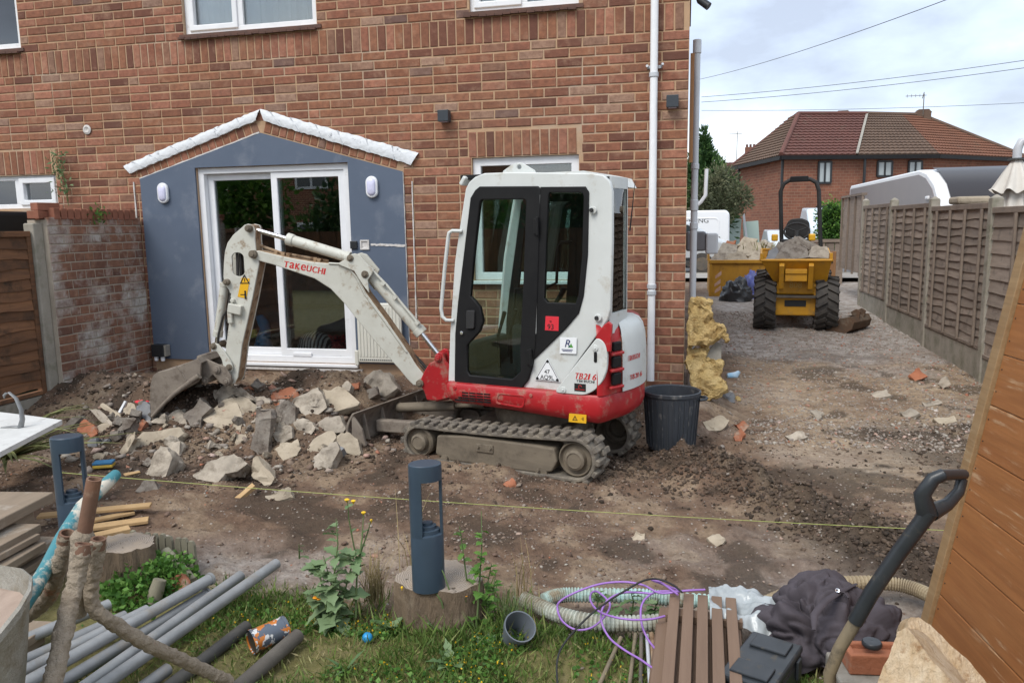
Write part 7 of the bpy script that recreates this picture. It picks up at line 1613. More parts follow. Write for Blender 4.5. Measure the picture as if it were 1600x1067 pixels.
q = MB(); q.tube([f_(1449, 803, 2.35), f_(1441, 772, 2.33), f_(1458, 748, 2.32), f_(1475, 741, 2.315)], [.026, .021, .018, .016], 10, squash=1.2); q.tube([f_(1456, 800, 2.35), f_(1480, 788, 2.37), f_(1498, 768, 2.39), f_(1503, 748, 2.40)], [.024, .018, .016, .016], 10, squash=1.2); q.tube([f_(1470, 742, 2.315), f_(1506, 741, 2.40)], .0165, 10); q.build('grip', M['blk_plastic'], sv, smooth=60)
q = MB(); a = f_(1300, 1110, 2.60); q.box(a + Vector((.03, -.02, -.16)), (.2, .02, .26), (R(-12), 0, R(20))); q.build('blade', M['rust'], sv, bevel=.006)
# sawn log end
M['sawn'] = mat('pale_rough_sawn_wood', (.64, .52, .37), (.46, .32, .18), 24, .9, stretch=(1, 1, .06), bump=1, bscale=60, bdist=.02, dirt=((.30, .17, .08), .56, .70, 22))
chunk([(1352,1110),(1371,1067),(1381,1040),(1392,1017),(1397,1000),(1403,986),(1410,984),(1417,981),(1434,1000),(1450,1022),(1487,1067),(1520,1110)], M['sawn'], 'large pale rough sawn log end at the bottom right corner', 24, .22, yaw=-32, y=2.22, rough=.004, name='sawn_log', cat='log', cuts=4)
chunk([(1417,980),(1418,970),(1423,964),(1436,963),(1446,970),(1454,974),(1476,996),(1490,1012),(1508,1028),(1541,1067),(1570,1110),(1522,1110),(1488,1067),(1451,1021),(1434,999)], M['sawn'], 'splintered slab of wood behind the sawn log end by the panel', 38, .10, yaw=18, y=2.33, rough=.004, name='split_wood', cat='wood', cuts=4)
# red brick with a black reel on top
p = at_d(1368, 1052, 2.78); bk_ = p; q = MB(); q.ring(rect(-.10, .115, -.052, .052), rect(-.075, .09, -.03, .03), -.075, 0, axis='z'); q.box2((-.076, -.031, -.07), (.091, .031, -.018)); o = tag1(q, 'brick', M['c_orange'], 'red brick with a black reel on it beside the sawn log', 'brick', at_d(1366, 1012, 2.75), R(8), bevel=.006)
q = MB(); q.lathe([(.0, .020), (.012, .022), (.03, .02), (.034, .015), (.034, .005), (.03, 0), (0, 0)], n=20); tag1(q, 'black_reel', M['blk_plastic'], 'small black plastic reel lying on top of the red brick', 'reel', at_d(1362, 1010, 2.74) + Vector((0, 0, .002)), smooth=40)
q = MB(); q.box2((-.14, -.1, -.3), (.16, .1, 0)); tag1(q, 'block', M['concrete'], 'grey block under the red brick near the shovel shaft', 'block', at_d(1366, 1012, 2.75) + Vector((.0, .0, -.078)), R(4), bevel=.01)
# black plastic case
cs = thing('tool_case', 'black plastic tool case beside the slatted decking', 'tool case', at_d(1190, 1050, 2.75), R(-24)); cs.scale = (.55, .66, .8); cs.location.z = .12
q = MB(); q.box2((-.17, -.26, 0), (.17, .26, .14)); q.build('base', M['blk_plastic'], cs, bevel=.02)
q = MB(); q.box2((-.172, -.262, .143), (.172, .262, .18)); q.build('lid', M['blk_plastic'], cs, bevel=.014)
for yy in (-.15, .15): q = MB(); q.box2((-.12, yy - .07, .1805), (.12, yy + .07, .192)); q.build('lid_panel', M['blk_plastic'], cs, bevel=.008)
for yy in (-.16, .16): q = MB(); q.box2((.171, yy - .03, .06), (.19, yy + .03, .15)); q.build('latch', M['blk_plastic'], cs, bevel=.005)
# crumpled fleece jacket
M['fleece'] = mat('charcoal_plum_fleece', (.082, .072, .082), (.062, .055, .062), 12, .98, spec=.05, bump=.35, bscale=180, bdist=.003, dirt=((.25, .22, .2), .74, .80, 26))
jc = at_z(1285, 1000, .13); jk = thing('fleece_jacket', 'crumpled charcoal hooded fleece dumped beside the black tool case', 'jacket', jc); rows = []; nj = 220
for i in range(91):
    t = .001 + 1.53 * i / 90; an = np.linspace(0, 2 * math.pi, nj, endpoint=False); X, Y, Z = np.cos(an) * math.sin(t), np.sin(an) * math.sin(t), 0 * an + math.cos(t)
    w1, w2 = fbm(X * 2.2, Y * 2.2, Z * 2.2, 2, 95), fbm(X * 2.2, Y * 2.2, Z * 2.2 + 9, 2, 96); bil = np.abs(vnoise(X * 2.0 + .6 * w1, Y * 2.0 + .6 * w2, Z * 2.0, 93)) ** .75; b2 = np.abs(vnoise(X * 4.3 + w2, Y * 6.5 + w1, Z * 4.3, 97)) ** .8; lob = 1 + .16 * np.cos(3 * an + 1.1) + .12 * np.cos(5 * an + .3)
    d = .72 * (1 + .25 * (lob - 1) * math.sin(t)) + .40 * bil * (.4 + .6 * lob) + .13 * b2 + .012 * fbm(X * 14, Y * 14, Z * 14, 2, 98); rows.append([(x * .295 * s, y * .27 * s, z * .27 * s - .01) for x, y, z, s in zip(X, Y, Z, d)])
q = MB(); q.grid(rows, close=True); q.build('body', M['fleece'], jk, smooth=180); jl = lambda px, py, z: at_z(px, py, z) - jc
q = MB(); q.tube([jl(1338, 912, .37), jl(1312, 924, .39), jl(1288, 940, .40), jl(1272, 960, .38), jl(1272, 984, .36)], [.006, .013, .015, .014, .007], 10, squash=.5); q.build('hood_edge', M['fleece'], jk, smooth=60)
q = MB(); q.lathe([(.004, 0), (.008, .002), (.008, .004), (.004, .003)], jl(1308, 922, .408), 12, Matrix.Rotation(R(55), 3, 'X')); q.build('eyelet', M['chrome'], jk); q = MB(); q.tube([jl(1308, 922, .407), jl(1320, 926, .40), jl(1326, 934, .39)], .004, 6); q.build('drawstring', M['fleece'], jk)
# clear plastic sheet
M['film'] = glass_mat('clear_plastic_film', (.82, .86, .88), .18, 1.5, 6)
p = at_z(1160, 945, .26); sx = np.linspace(-.13, .15, 40); SX, SYg = np.meshgrid(sx, np.linspace(-.1, .14, 34)); SZ = .035 * fbm(SX * 7, SYg * 7, 0, 3, 101) + .015 * np.abs(fbm(SX * 18, SYg * 18, 0, 3, 102)) - .1 * (SYg < -.05) * (-.05 - SYg) * 10
V = np.stack([SX, SYg, SZ], -1).reshape(-1, 3); iq = (np.arange(33)[:, None] * 40 + np.arange(39)[None, :]).ravel(); o = np_mesh('plastic_sheet', V, np.stack([iq, iq + 1, iq + 41, iq + 40], 1), mat('cloudy_polythene', (.40, .43, .44), (.26, .29, .30), 8, .25, spec=.6, bump=.5, bscale=25)); o.location = p; tag(o, 'crumpled cloudy polythene sheet between the decking and the fleece', 'plastic sheet')

# slatted decking stack
M['deck'] = mat('brown_composite_decking', (.19, .125, .085), (.155, .10, .068), 30, .8, stretch=(1, .05, 1), bump=.3, bscale=90, hue=.06)
d0, d1 = at_z(1100, 927, .27), at_z(1099, 1075, .27); dk_dir = (d1 - d0).normalized(); dk = thing('decking_stack', 'stack of brown slatted composite decking panels lying on the lawn', 'decking', (d0.x, d0.y, .10), math.atan2(dk_dir.y, dk_dir.x) + R(90))
for lay in range(3):
    zt = .165 - lay * .058; off = -.012 * lay
    for i in range(5 if lay == 0 else 6): x = -.118 + i * .0565 + off - (.03 if lay else 0); q = MB(); q.box2((x - .021, -1.3, zt - .026), (x + .021, .0 - .03 * lay, zt)); q.build('slat', M['deck'], dk, bevel=.003)
    for yy in (-.12, -.7, -1.2): q = MB(); q.box2((-.15, yy - .03, zt - .055), (.15, yy + .03, zt - .027)); q.build('bearer', M['deck'], dk)
# rods on the lawn beside it
for (a, b, r, m, lb) in (((970, 996), (934, 1075), .009, 'worn_wood', 'thin wooden cane lying apart on the lawn near the black cable'), ((993, 990), (983, 1075), .008, 'worn_wood', 'pale cane on the lawn, first of the bunch beside the decking'), ((1002, 990), (1001, 1075), .008, 'steel', 'grey rod on the lawn between the pale cane and the painted rod'), ((1011, 992), (1016, 1075), .008, 'pipe_grey', 'rod with flaking white and blue paint beside the rusty bar'), ((1018, 990), (1026, 1075), .011, 'ex_rust', 'rusty bar on the lawn closest to the decking')):
    A_, B_ = at_z(*a, .13), at_z(*b, .12); q = MB(); q.cyl((0, 0, 0), B_ - A_, r, 8); tag1(q, 'rod', M[m], lb, 'rod', A_, smooth=50)
# corrugated hoses
def hose_mat(nm, c1, c2, mud): return mat(nm, c1, c2, 3, .6, bump=.1, dirt=(mud, .40, .62, 7))
def corrugated(pts, r, nm, m, lb, pitch=.016):
    P = [Vector(p) for p in pts]; k = len(P) - 1; Q = []; n = 40
    def cr(t): i = min(int(t), k - 1); f = t - i; p0, p1, p2, p3 = P[max(i - 1, 0)], P[i], P[i + 1], P[min(i + 2, k)]; return .5 * (2 * p1 + (p2 - p0) * f + (2 * p0 - 5 * p1 + 4 * p2 - p3) * f * f + (3 * p1 - p0 - 3 * p2 + p3) * f ** 3)
    L_ = sum((cr((j + 1) / 50 * k) - cr(j / 50 * k)).length for j in range(50)); n = int(L_ / pitch) * 3; pts2 = [cr(j / n * k) for j in range(n + 1)]
    q = MB(); q.tube([p - P[0] for p in pts2], [r * (1.0 if j % 3 else .78) for j in range(n + 1)], 14); return tag1(q, 'corrugated_hose', m, lb, 'hose', P[0])
hz_ = lambda px, py, z=.135: at_z(px, py, z)
M['hose_mint'] = hose_mat('mint_green_land_drain', (.42, .62, .58), (.36, .54, .52), (.23, .19, .13)); M['hose_tan'] = hose_mat('tan_muddy_hose', (.36, .29, .18), (.30, .24, .15), (.22, .17, .11)); M['hose_mud'] = hose_mat('mud_coated_land_drain', (.46, .50, .44), (.38, .40, .34), (.20, .165, .11))
corrugated([hz_(818, 936), hz_(845, 948), hz_(880, 962), hz_(930, 972), hz_(985, 974), hz_(1040, 971)], .036, 'h', M['hose_mud'], 'muddy mint corrugated hose curving in front of the weeds to the decking')
corrugated([hz_(850, 938), hz_(875, 930), hz_(910, 929), hz_(960, 930), hz_(1010, 931), hz_(1045, 935), hz_(1110, 940)], .034, 'h', M['hose_mint'], 'clean mint green corrugated hose lying behind the weeds')
corrugated([hz_(1180, 950), hz_(1225, 930), hz_(1270, 916), hz_(1330, 910), hz_(1395, 912), hz_(1440, 924), hz_(1480, 948)], .033, 'h', M['hose_tan'], 'tan muddy corrugated hose arching behind the fleece jacket')
# cables
def cable(px, r, m, lb, nm='cable'):
    P = [at_z(x, y, z) for x, y, z in px]; k = len(P) - 1; pts = []
    for j in range(14 * k + 1):
        t = j / 14; i = min(int(t), k - 1); f = t - i; p0, p1, p2, p3 = P[max(i - 1, 0)], P[i], P[i + 1], P[min(i + 2, k)]; pts.append(.5 * (2 * p1 + (p2 - p0) * f + (2 * p0 - 5 * p1 + 4 * p2 - p3) * f * f + (3 * p1 - p0 - 3 * p2 + p3) * f ** 3) - P[0])
    q = MB(); q.tube(pts, r, 6); tag1(q, nm, m, lb, 'cable', P[0], smooth=80)
Z3 = lambda s, zs: [(780 + s[i] / 4.444, 880 + s[i + 1] / 4.444, zs[min(i // 2, len(zs) - 1)]) for i in range(0, len(s), 2)]
M['purple'] = mat('purple_cable_sheath', (.33, .17, .50), (.28, .14, .44), 6, .4)
cable(Z3([1430,182,1300,188,1120,205,1000,150,860,128,690,145,520,205,420,265,405,320,440,400,530,458,640,445,730,370,770,290,740,240,680,195,640,205,635,260,690,330,800,372,930,390,1060,385,1150,365], [.3,.3,.28,.28,.28,.27,.24,.2,.17,.16,.15,.16,.2,.22,.23,.23,.22,.2,.22,.24,.24,.24]), .0046, M['purple'], 'purple cable in a wide loop lying over the corrugated hoses')
cable(Z3([1240,215,1130,135,1060,115,1180,160,1240,190,1100,195,1020,240,985,310,990,420,1030,520,1090,600,1125,650], [.3,.29,.28,.28,.28,.27,.26,.24,.2,.16,.15,.15]), .0046, M['purple'], 'purple cable dropping down beside the slatted decking')
cable(Z3([1060,210,950,200,850,205,760,250,712,330,715,420,770,520,870,600,980,665,1060,720,1130,750], [.27,.27,.27,.26,.22,.18,.15,.15,.15,.15,.15]), .0046, M['purple'], 'purple cable sweeping forward over the lawn to the decking')
cable(Z3([1270,200,1200,145,1100,108,1000,120,880,185,760,260,640,350,520,470,430,590,400,700,405,840], [.32,.31,.31,.31,.3,.27,.24,.2,.16,.14,.13]), .0042, M['black_rubber'], 'black cable arching over the purple loops onto the lawn')
# plant pot
pp = thing('plant_pot', 'grey plastic plant pot tipped over on the lawn', 'plant pot', at_z(800, 1000, .12) + Vector((0, 0, .0)), 0); pp.rotation_euler = (R(28), R(26), 0)
q = MB(); q.lathe([(0, .0), (.045, .0), (.058, .10), (.064, .10), (.066, .125), (.061, .125), (.056, .10), (.043, .006), (0, .006)], n=28); q.build('pot', mat('grey_pot_plastic', (.13, .145, .165), (.10, .115, .13), 5, .5), pp, smooth=40)
q = MB(); q.lathe([(.0, .022), (.012, .02), (.02, .01), (.022, 0), (.018, -.012), (0, -.02)], n=16); tag1(q, 'ball', M['toy_blue'], 'small bright blue ball in the grass left of the stump', 'ball', at_z(574, 996, .125), smooth=80)

# tree stumps and garden lamps
M['bark'] = mat('flaking_stump_bark', (.20, .145, .095), (.11, .08, .055), 8, .95, stretch=(2.5, 2.5, .5), bump=.9, bscale=18, bdist=.03, dirt=((.30, .24, .17), .55, .75, 9))
def endgrain():
    b = MatB('grey_end_grain'); wv = b.N('ShaderNodeTexWave'); wv.wave_type = 'RINGS'; wv.rings_direction = 'Z'; wv.inputs['Scale'].default_value = 34; wv.inputs['Distortion'].default_value = 5; wv.inputs['Detail'].default_value = 3; b.L(b.co(False), wv.inputs['Vector'])
    n = b.noise(9, 6, .7, off=False); c = b.mix(wv.outputs['Fac'], (.20, .165, .135), (.34, .295, .25)); c = b.mix(b.remap(n, .4, .7, 0, .7), c, (.36, .28, .20)); c = b.mix(b.remap(b.noise(22, 4, .6, off=False), .62, .7), c, (.07, .055, .04)); b.set(c, .95, 0, .2); b.bump(wv.outputs['Fac'], .4, .008); b.bump(n, .4, .01); return b.m
M['endgrain'] = endgrain()
def stump(loc, rx, ry, h, lb, seed):
    t = thing('tree_stump', lb, 'tree stump', loc); q_ = random.Random(seed); n = 44; prof = [1 + .06 * math.sin(3 * 2 * math.pi * i / n + seed) + .05 * math.sin(7 * 2 * math.pi * i / n + 2) + q_.uniform(-.025, .025) for i in range(n)]
    rows = []
    for k, (f, z) in enumerate(((1.10, -.05), (1.05, .03), (1.0, h * .5), (.985, h * .85), (.96, h))): rows.append([(rx * f * prof[i] * math.cos(2 * math.pi * i / n) + q_.uniform(-.006, .006), ry * f * prof[i] * math.sin(2 * math.pi * i / n) + q_.uniform(-.006, .006), z + (q_.uniform(-.008, .004) if k == 4 else 0)) for i in range(n)])
    MB().grid(rows, close=True).build('trunk', M['bark'], t, smooth=35)
    top = rows[-1]; r2 = [[(x * f, y * f, z * (1 if f > .9 else 1) + (0 if f > .9 else (h - z)) * 1 + .003 * (1 - f)) for x, y, z in top] for f in (1, .85, .5, .1)]; mb = MB(); mb.grid(r2, close=True); mb.add(r2[-1], [tuple(range(n))]); mb.build('sawn_top', M['endgrain'], t, smooth=40); return t
M['lamp_metal'] = mat('blue_grey_powder_coat', (.040, .062, .088), (.034, .053, .076), 8, .32, dirt=((.16, .17, .17), .68, .9, 9))
def garden_lamp(loc, rz, lb):
    t = thing('garden_lamp', lb, 'garden lamp', loc, rz, 'post lamps on stumps'); rx, ry = .070, .056; n = 40; el = lambda a, f=1: (rx * f * math.cos(a), ry * f * math.sin(a))
    q = MB(); rows = [[(*el(2 * math.pi * i / n, f), z) for i in range(n)] for f, z in ((1, 0), (1, .245), (.97, .25))]; q.grid(rows, close=True); q.build('base', M['lamp_metal'], t, smooth=40)
    q = MB(); rows = []
    for k, (f, z) in enumerate(((.97, .25), (.80, .253), (.78, .268), (.60, .271), (.58, .284), (.38, .287), (.36, .298), (.02, .302))): rows.append([(*el(2 * math.pi * i / n, f), z) for i in range(n)])
    q.grid(rows, close=True); q.build('louvre_dome', M['lamp_metal'], t, smooth=30)
    for a0, a1 in ((R(158), R(252)), (R(338), R(372))):
        q = MB(); m = 12; o_ = [[(*el(a0 + (a1 - a0) * i / m), z) for i in range(m + 1)] for z in (.24, .49)]; i_ = [[(*el(a0 + (a1 - a0) * i / m, .84), z) for i in range(m + 1)] for z in (.24, .49)]; q.grid(o_); q.grid([i_[1], i_[0]]); q.grid([[o_[k][0] for k in (0, 1)], [i_[k][0] for k in (0, 1)]]); q.grid([[i_[k][-1] for k in (0, 1)], [o_[k][-1] for k in (0, 1)]]); q.build('post', M['lamp_metal'], t, smooth=40)
    q = MB(); rows = [[(*el(2 * math.pi * i / n, f), z) for i in range(n)] for f, z in ((.84, .485), (1, .485), (1, .545), (.985, .552), (.93, .555))]; q.grid(rows, close=True); q.add(rows[-1], [tuple(range(n))]); q.add(rows[0], [tuple(reversed(range(n)))]); q.build('cap', M['lamp_metal'], t, smooth=35, norm=True); return t
s1 = at_z(672, 985, .1); st1 = (s1.x, s1.y + .15, .08); stump(st1, .195, .165, .20, 'wide grey tree stump with a dark lamp post fixed on it', 3)
l1 = at_z(670, 915, .285); garden_lamp((l1.x, l1.y, .275), R(22), 'dark blue lamp post on the wide tree stump in the grass')
s2 = at_z(178, 925, .1); stump((s2.x - .02, s2.y + .12, .06), .15, .13, .24, 'narrow tree stump between the rusty tripod and the clover', 8)
l2 = at_z(122, 858, .33); garden_lamp((l2.x, l2.y, .325), R(25), 'dark blue lamp post behind the rusty tripod stand')

# galvanised tubes lying at the left
M['galv'] = mat('dull_galvanised_steel', (.29, .295, .295), (.20, .205, .205), 9, .55, .3, dirt=((.26, .22, .17), .54, .80, 8), bump=.12, bscale=40, hue=.15)
tubes = [((432, 880), .24, (165, 1067), .22, .0242, 'longest bright tube lying uppermost on the heap of grey tubes'), ((376, 899), .21, (140, 1067), .20, .0242, 'grey tube just behind the longest bright tube'), ((325, 927), .19, (95, 1067), .19, .0242, 'grey tube ending below the flanged tube end'), ((330, 903), .25, (40, 1067), .23, .0242, 'grey tube with a flanged end beside the clover'), ((230, 953), .22, (0, 1067), .22, .0242, 'shorter grey tube ending under the tripod leg'), ((196, 962), .20, (-40, 1067), .20, .0242, 'short grey tube seen between the tripod legs'), ((170, 944), .18, (-60, 1040), .19, .0242, 'grey tube at the back of the heap by the clover foot'), ((262, 1045), .14, (200, 1090), .14, .0242, 'lowest dark grey tube end under the tripod foot')]
for (pa, za, pb, zb_, r, lb) in tubes:
    A_, B_ = at_z(*pa, za), at_z(*pb, zb_); dv = (B_ - A_).normalized(); B_ = B_ + dv * .7; t = thing('steel_tube', lb, 'tube', A_, 0, 'grey scaffold tubes'); q = MB(); q.pipe((0, 0, 0), B_ - A_, r, r * .84, 18); q.build('tube', M['galv'], t, smooth=40)
    if 'flanged' in lb: q = MB(); q.pipe((0, 0, 0), dv * .012, r * 1.18, r * .9, 18); q.build('flange', M['galv'], t, smooth=40)
for (pa, za, pb, zb_, r, m, lb) in (((386, 978), .125, (262, 1075), .125, .027, 'dark_frame', 'black plastic pipe lying on the lawn right of the grey tubes'), ((466, 992), .135, (366, 1080), .125, .03, 'worn_wood', 'dark weathered round pole lying beside the tin')):
    A_, B_ = at_z(*pa, za), at_z(*pb, zb_); B_ += (B_ - A_).normalized() * .3; q = MB(); q.cyl((0, 0, 0), B_ - A_, r, 16); tag1(q, 'pipe' if 'pipe' in lb else 'round_pole', mat('dusty_black_pipe', (.03, .03, .032), (.075, .07, .06), 9, .6) if m == 'dark_frame' else mat('weathered_dark_pole', (.13, .115, .095), (.08, .07, .06), 8, .9, bump=.4), lb, 'pipe' if 'pipe' in lb else 'pole', A_, smooth=50, bevel=.004)
tn = thing('paint_tin', 'dented silver tin with an orange label lying on the lawn', 'tin', at_z(392, 1003, .155)); dv = (at_z(450, 978, .165) - at_z(392, 1003, .155)).normalized()
def tin_mat():
    b = MatB('torn_orange_label'); n = b.noise(16, 4, .6, off=False); b.set(b.mix(b.math('GREATER_THAN', n, .5), (.10, .12, .15), b.mix(b.math('GREATER_THAN', b.noise(30, 3, .5, off=False, w=4), .55), (.55, .18, .03), (.62, .62, .6))), .35, .2); return b.m
q = MB(); q.tube([dv * t for t in (0, .012, .014, .135, .137, .15)], [.05, .05, .047, .047, .05, .05], 24, caps=False); q.build('body', tin_mat(), tn, smooth=40); q = MB(); q.tube([dv * .142, dv * .144], .048, 24); q.build('lid', M['dark_frame'], tn); q = MB(); q.tube([dv * .006, dv * .008], .048, 24); q.build('base', M['dark_frame'], tn)

# rusty tripod stand
M['rusty'] = mat('mortar_caked_rusty_tube', (.38, .315, .24), (.27, .215, .155), 14, .95, bump=1.0, bscale=55, bdist=.02, dirt=((.42, .13, .05), .60, .70, 5)); M['rust2'] = mat('bare_rusty_tube', (.20, .10, .06), (.13, .075, .05), 10, .8, bump=.4, bscale=50, dirt=((.40, .30, .21), .55, .75, 8))
tr = thing('tripod_stand', 'rusty three legged tube stand caked in mortar', 'stand', at_d(130, 850, 2.25)); tr.location.z = .12; T0 = Vector(tr.location); tl = lambda px, py, d: at_d(px, py, d) - T0
def bumpy(pts, r, m, nm, n=20, seed=0, cap=True):
    P = [Vector(p) for p in pts]; k = len(P) - 1; pts2 = []
    for j in range(22 * k + 1):
        t = j / 22; i = min(int(t), k - 1); f = t - i; p0, p1, p2, p3 = P[max(i - 1, 0)], P[i], P[i + 1], P[min(i + 2, k)]; pts2.append(.5 * (2 * p1 + (p2 - p0) * f + (2 * p0 - 5 * p1 + 4 * p2 - p3) * f * f + (3 * p1 - p0 - 3 * p2 + p3) * f ** 3))
    q = MB(); q.tube(pts2, r, n, caps=False); d0 = (pts2[0] - pts2[1]).normalized()
    for i, v in enumerate(q.v):
        c = pts2[i // n]; dv_ = Vector(v) - c; q.v[i] = tuple(c + dv_ * (1 + .20 * float(fbm(v[0] * 75, v[1] * 75, v[2] * 75, 2, seed)) * min(1, i / n / 4)))
    o = q.build(nm, m, tr, smooth=60); q = MB(); q.pipe(pts2[0] + d0 * .002, pts2[0] - d0 * .03, r * 1.0, r * .72, n); q.pipe(pts2[0] - d0 * .028, pts2[0] - d0 * .03, r * .73, .001, n); q.build('leg_mouth', M['rust2'], tr, smooth=40); return o
bumpy([tl(105, 833, 2.28), tl(97, 868, 2.30), tl(86, 905, 2.34), tl(70, 940, 2.42), tl(25, 972, 2.6), tl(-60, 1020, 2.9)], .0225, M['rusty'], 'leg', seed=1)
bumpy([tl(131, 850, 2.16), tl(122, 890, 2.15), tl(111, 935, 2.12), tl(98, 995, 2.06), tl(82, 1067, 1.98), tl(66, 1140, 1.9)], .0235, M['rusty'], 'leg', seed=2)
bumpy([tl(154, 842, 2.22), tl(150, 880, 2.23), tl(143, 918, 2.24), tl(146, 948, 2.25), tl(175, 972, 2.28), tl(225, 1003, 2.36), tl(300, 1038, 2.52), tl(358, 1064, 2.66)], .0205, M['rusty'], 'leg', seed=3)
q = MB(); q.pipe(tl(147, 748, 2.22), tl(131, 838, 2.24), .0205, .015, 16); q.build('centre_tube', M['rust2'], tr, smooth=40)
q = MB(); a, b = tl(131, 828, 2.24), tl(128, 850, 2.24); q.tube([a, a.lerp(b, .3), a.lerp(b, .5), b], [.022, .030, .034, .030], 16); q.tube([b, tl(118, 960, 2.27)], .03, 12); q.build('collar', M['rusty'], tr, smooth=50)
# wheelbarrow at the left edge
wb = thing('wheelbarrow', 'grey wheelbarrow tub crusted with pink mortar at the left edge', 'wheelbarrow', at_d(-40, 1000, 2.05)); wb.location.z = .1; W1 = Vector(wb.location); wl = lambda px, py, d: at_d(px, py, d) - W1
M['tub_grey'] = mat('mortar_splashed_tub', (.34, .325, .285), (.26, .24, .20), 7, .85, bump=.7, bscale=40, bdist=.015, dirt=((.20, .165, .115), .48, .70, 9)); M['pinkm'] = mat('dry_pink_mortar', (.36, .275, .22), (.28, .21, .165), 14, .95, bump=.5, bscale=60)
rim = [wl(*p) for p in ((-120, 892, 2.35), (-60, 884, 2.3), (-5, 884, 2.22), (32, 890, 2.12), (46, 902, 2.04), (44, 922, 1.97), (28, 950, 1.9), (0, 985, 1.82), (-60, 1040, 1.72), (-160, 1010, 1.9), (-180, 930, 2.2))]
c_ = sum(rim, Vector()) / len(rim); rows = [[c_ + (p - c_) * 1.05 + Vector((0, 0, -.02)) for p in rim], [c_ + (p - c_) * 1.05 for p in rim], [c_ + (p - c_) * 1.0 + Vector((0, 0, .005)) for p in rim], [c_ + (p - c_) * .93 + Vector((0, 0, -.06)) for p in rim], [c_ + (p - c_) * .86 + Vector((0, 0, -.10)) for p in rim]]
low = [[c_ + (p - c_) * f + Vector((0, 0, z)) for p in rim] for f, z in ((1.05, -.02), (1.0, -.03), (.80, -.22), (.62, -.36))]; q = MB(); q.grid(rows, close=True); q.grid(list(reversed(low)), close=True); q.add(low[-1], [tuple(range(len(rim)))]); q.build('tub', M['tub_grey'], wb, smooth=50, norm=True)
q = MB(); q.add([c_ + (p - c_) * .93 + Vector((0, 0, -.06)) for p in rim] , [tuple(range(len(rim)))]); q.build('mortar', M['pinkm'], wb)
M['teal'] = mat('chipped_teal_paint', (.05, .21, .24), (.04, .17, .20), 6, .5, dirt=((.50, .46, .38), .53, .60, 9), bump=.2, bscale=40)
hp = [wl(*p) for p in ((181, 741, 2.75), (170, 752, 2.7), (128, 792, 2.58), (98, 838, 2.45), (74, 885, 2.32), (50, 925, 2.2), (0, 1000, 2.05))]; q = MB(); q.tube(hp, [.019, .022, .023, .022, .022, .022, .022], 14); q.build('handle', M['teal'], wb, smooth=50); 
for x in (-.3, .2): q = MB(); q.tube([c_ + Vector((x, .1, -.3)), c_ + Vector((x + .02, .15, -c_.z))], .018, 8); q.build('leg', M['steel'], wb)
q = MB(); q.lathe([(.10, -.04), (.17, -.04), (.18, 0), (.17, .04), (.10, .04)], c_ + Vector((-.65, -.45, .18 - c_.z)), 24, Matrix.Rotation(R(90), 3, 'Y')); q.build('wheel', M['tyre'], wb, smooth=40)

# stacked boards at the left
M['oldboard'] = mat('grey_brown_old_board', (.26, .20, .145), (.18, .14, .10), 6, .88, stretch=(.3, 2, 2), bump=.3, bscale=40, dirt=((.34, .30, .25), .55, .72, 6), hue=.18)
bd_dir = (at_z(-120, 905, .35) - at_z(60, 812, .35)); bd_dir.z = 0; bd_dir.normalize(); bd_n = Vector((-bd_dir.y, bd_dir.x, 0)); 
bs_ = [((64, 818), .43, .16, .040, 'board end with a splintered rim near the top of the stacked boards'), ((63, 833), .40, .14, .030, 'thin board just under the splintered top board'), ((72, 846), .36, .17, .036, 'board with a rounded lettered end in the stack'), ((92, 838), .33, .26, .040, 'long board reaching farthest right in the stack'), ((84, 862), .28, .2, .034, 'dark board below the longest board in the stack'), ((80, 880), .24, .2, .034, 'lower board in the stack behind the teal handle'), ((84, 970), .20, .14, .036, 'board end showing under the wheelbarrow beside the grey tubes'), ((70, 990), .16, .14, .036, 'bottom board under the wheelbarrow beside the grey tubes')]
for i, (pp_, z, wd, th, lb) in enumerate(bs_):
    A_ = at_z(*pp_, z); q = MB(); ang = math.atan2(bd_dir.y, bd_dir.x) + rnd.uniform(-.04, .04); q.box2((0, -wd, -th), (1.2, 0, 0)); tag1(q, 'board', M['oldboard'], lb, 'board', A_, ang, 'boards stacked at the left', bevel=.004)
A_ = at_z(84, 768, .50); ang = math.atan2(bd_dir.y, bd_dir.x); q = MB(); q.box2((0, -.36, -.05), (1.2, 0, 0)); tag1(q, 'slab_board', M['oldboard'], 'wide thick grey board topping the stack behind the wheelbarrow', 'board', A_, ang + .05, bevel=.006)
q = MB(); q.box2((.1, -.34, -.41), (1.1, -.04, -.052)); tag1(q, 'timber_block', M['oldboard'], 'dark timber blocks under the wide thick grey board', 'timber', A_, ang + .05, bevel=.006)
# pale offcuts on the mud
for (a, b, wd, th, z, lb) in (((60, 806), (236, 789), .07, .018, .15, 'pale timber lath lying uppermost behind the left garden lamp'), ((120, 818), (210, 800), .05, .018, .12, 'short pale timber strip between the two laths'), ((100, 830), (232, 812), .08, .02, .10, 'broken ended timber lath below the short strip'), ((140, 842), (203, 828), .07, .04, .16, 'square ended timber block nearest the stump')):
    A_, B_ = at_z(*a, z), at_z(*b, z); q = MB(); q.beam((0, 0, 0), B_ - A_, wd, th); tag1(q, 'timber_offcut', M['wood_raw'], lb, 'timber', A_, bevel=.003)
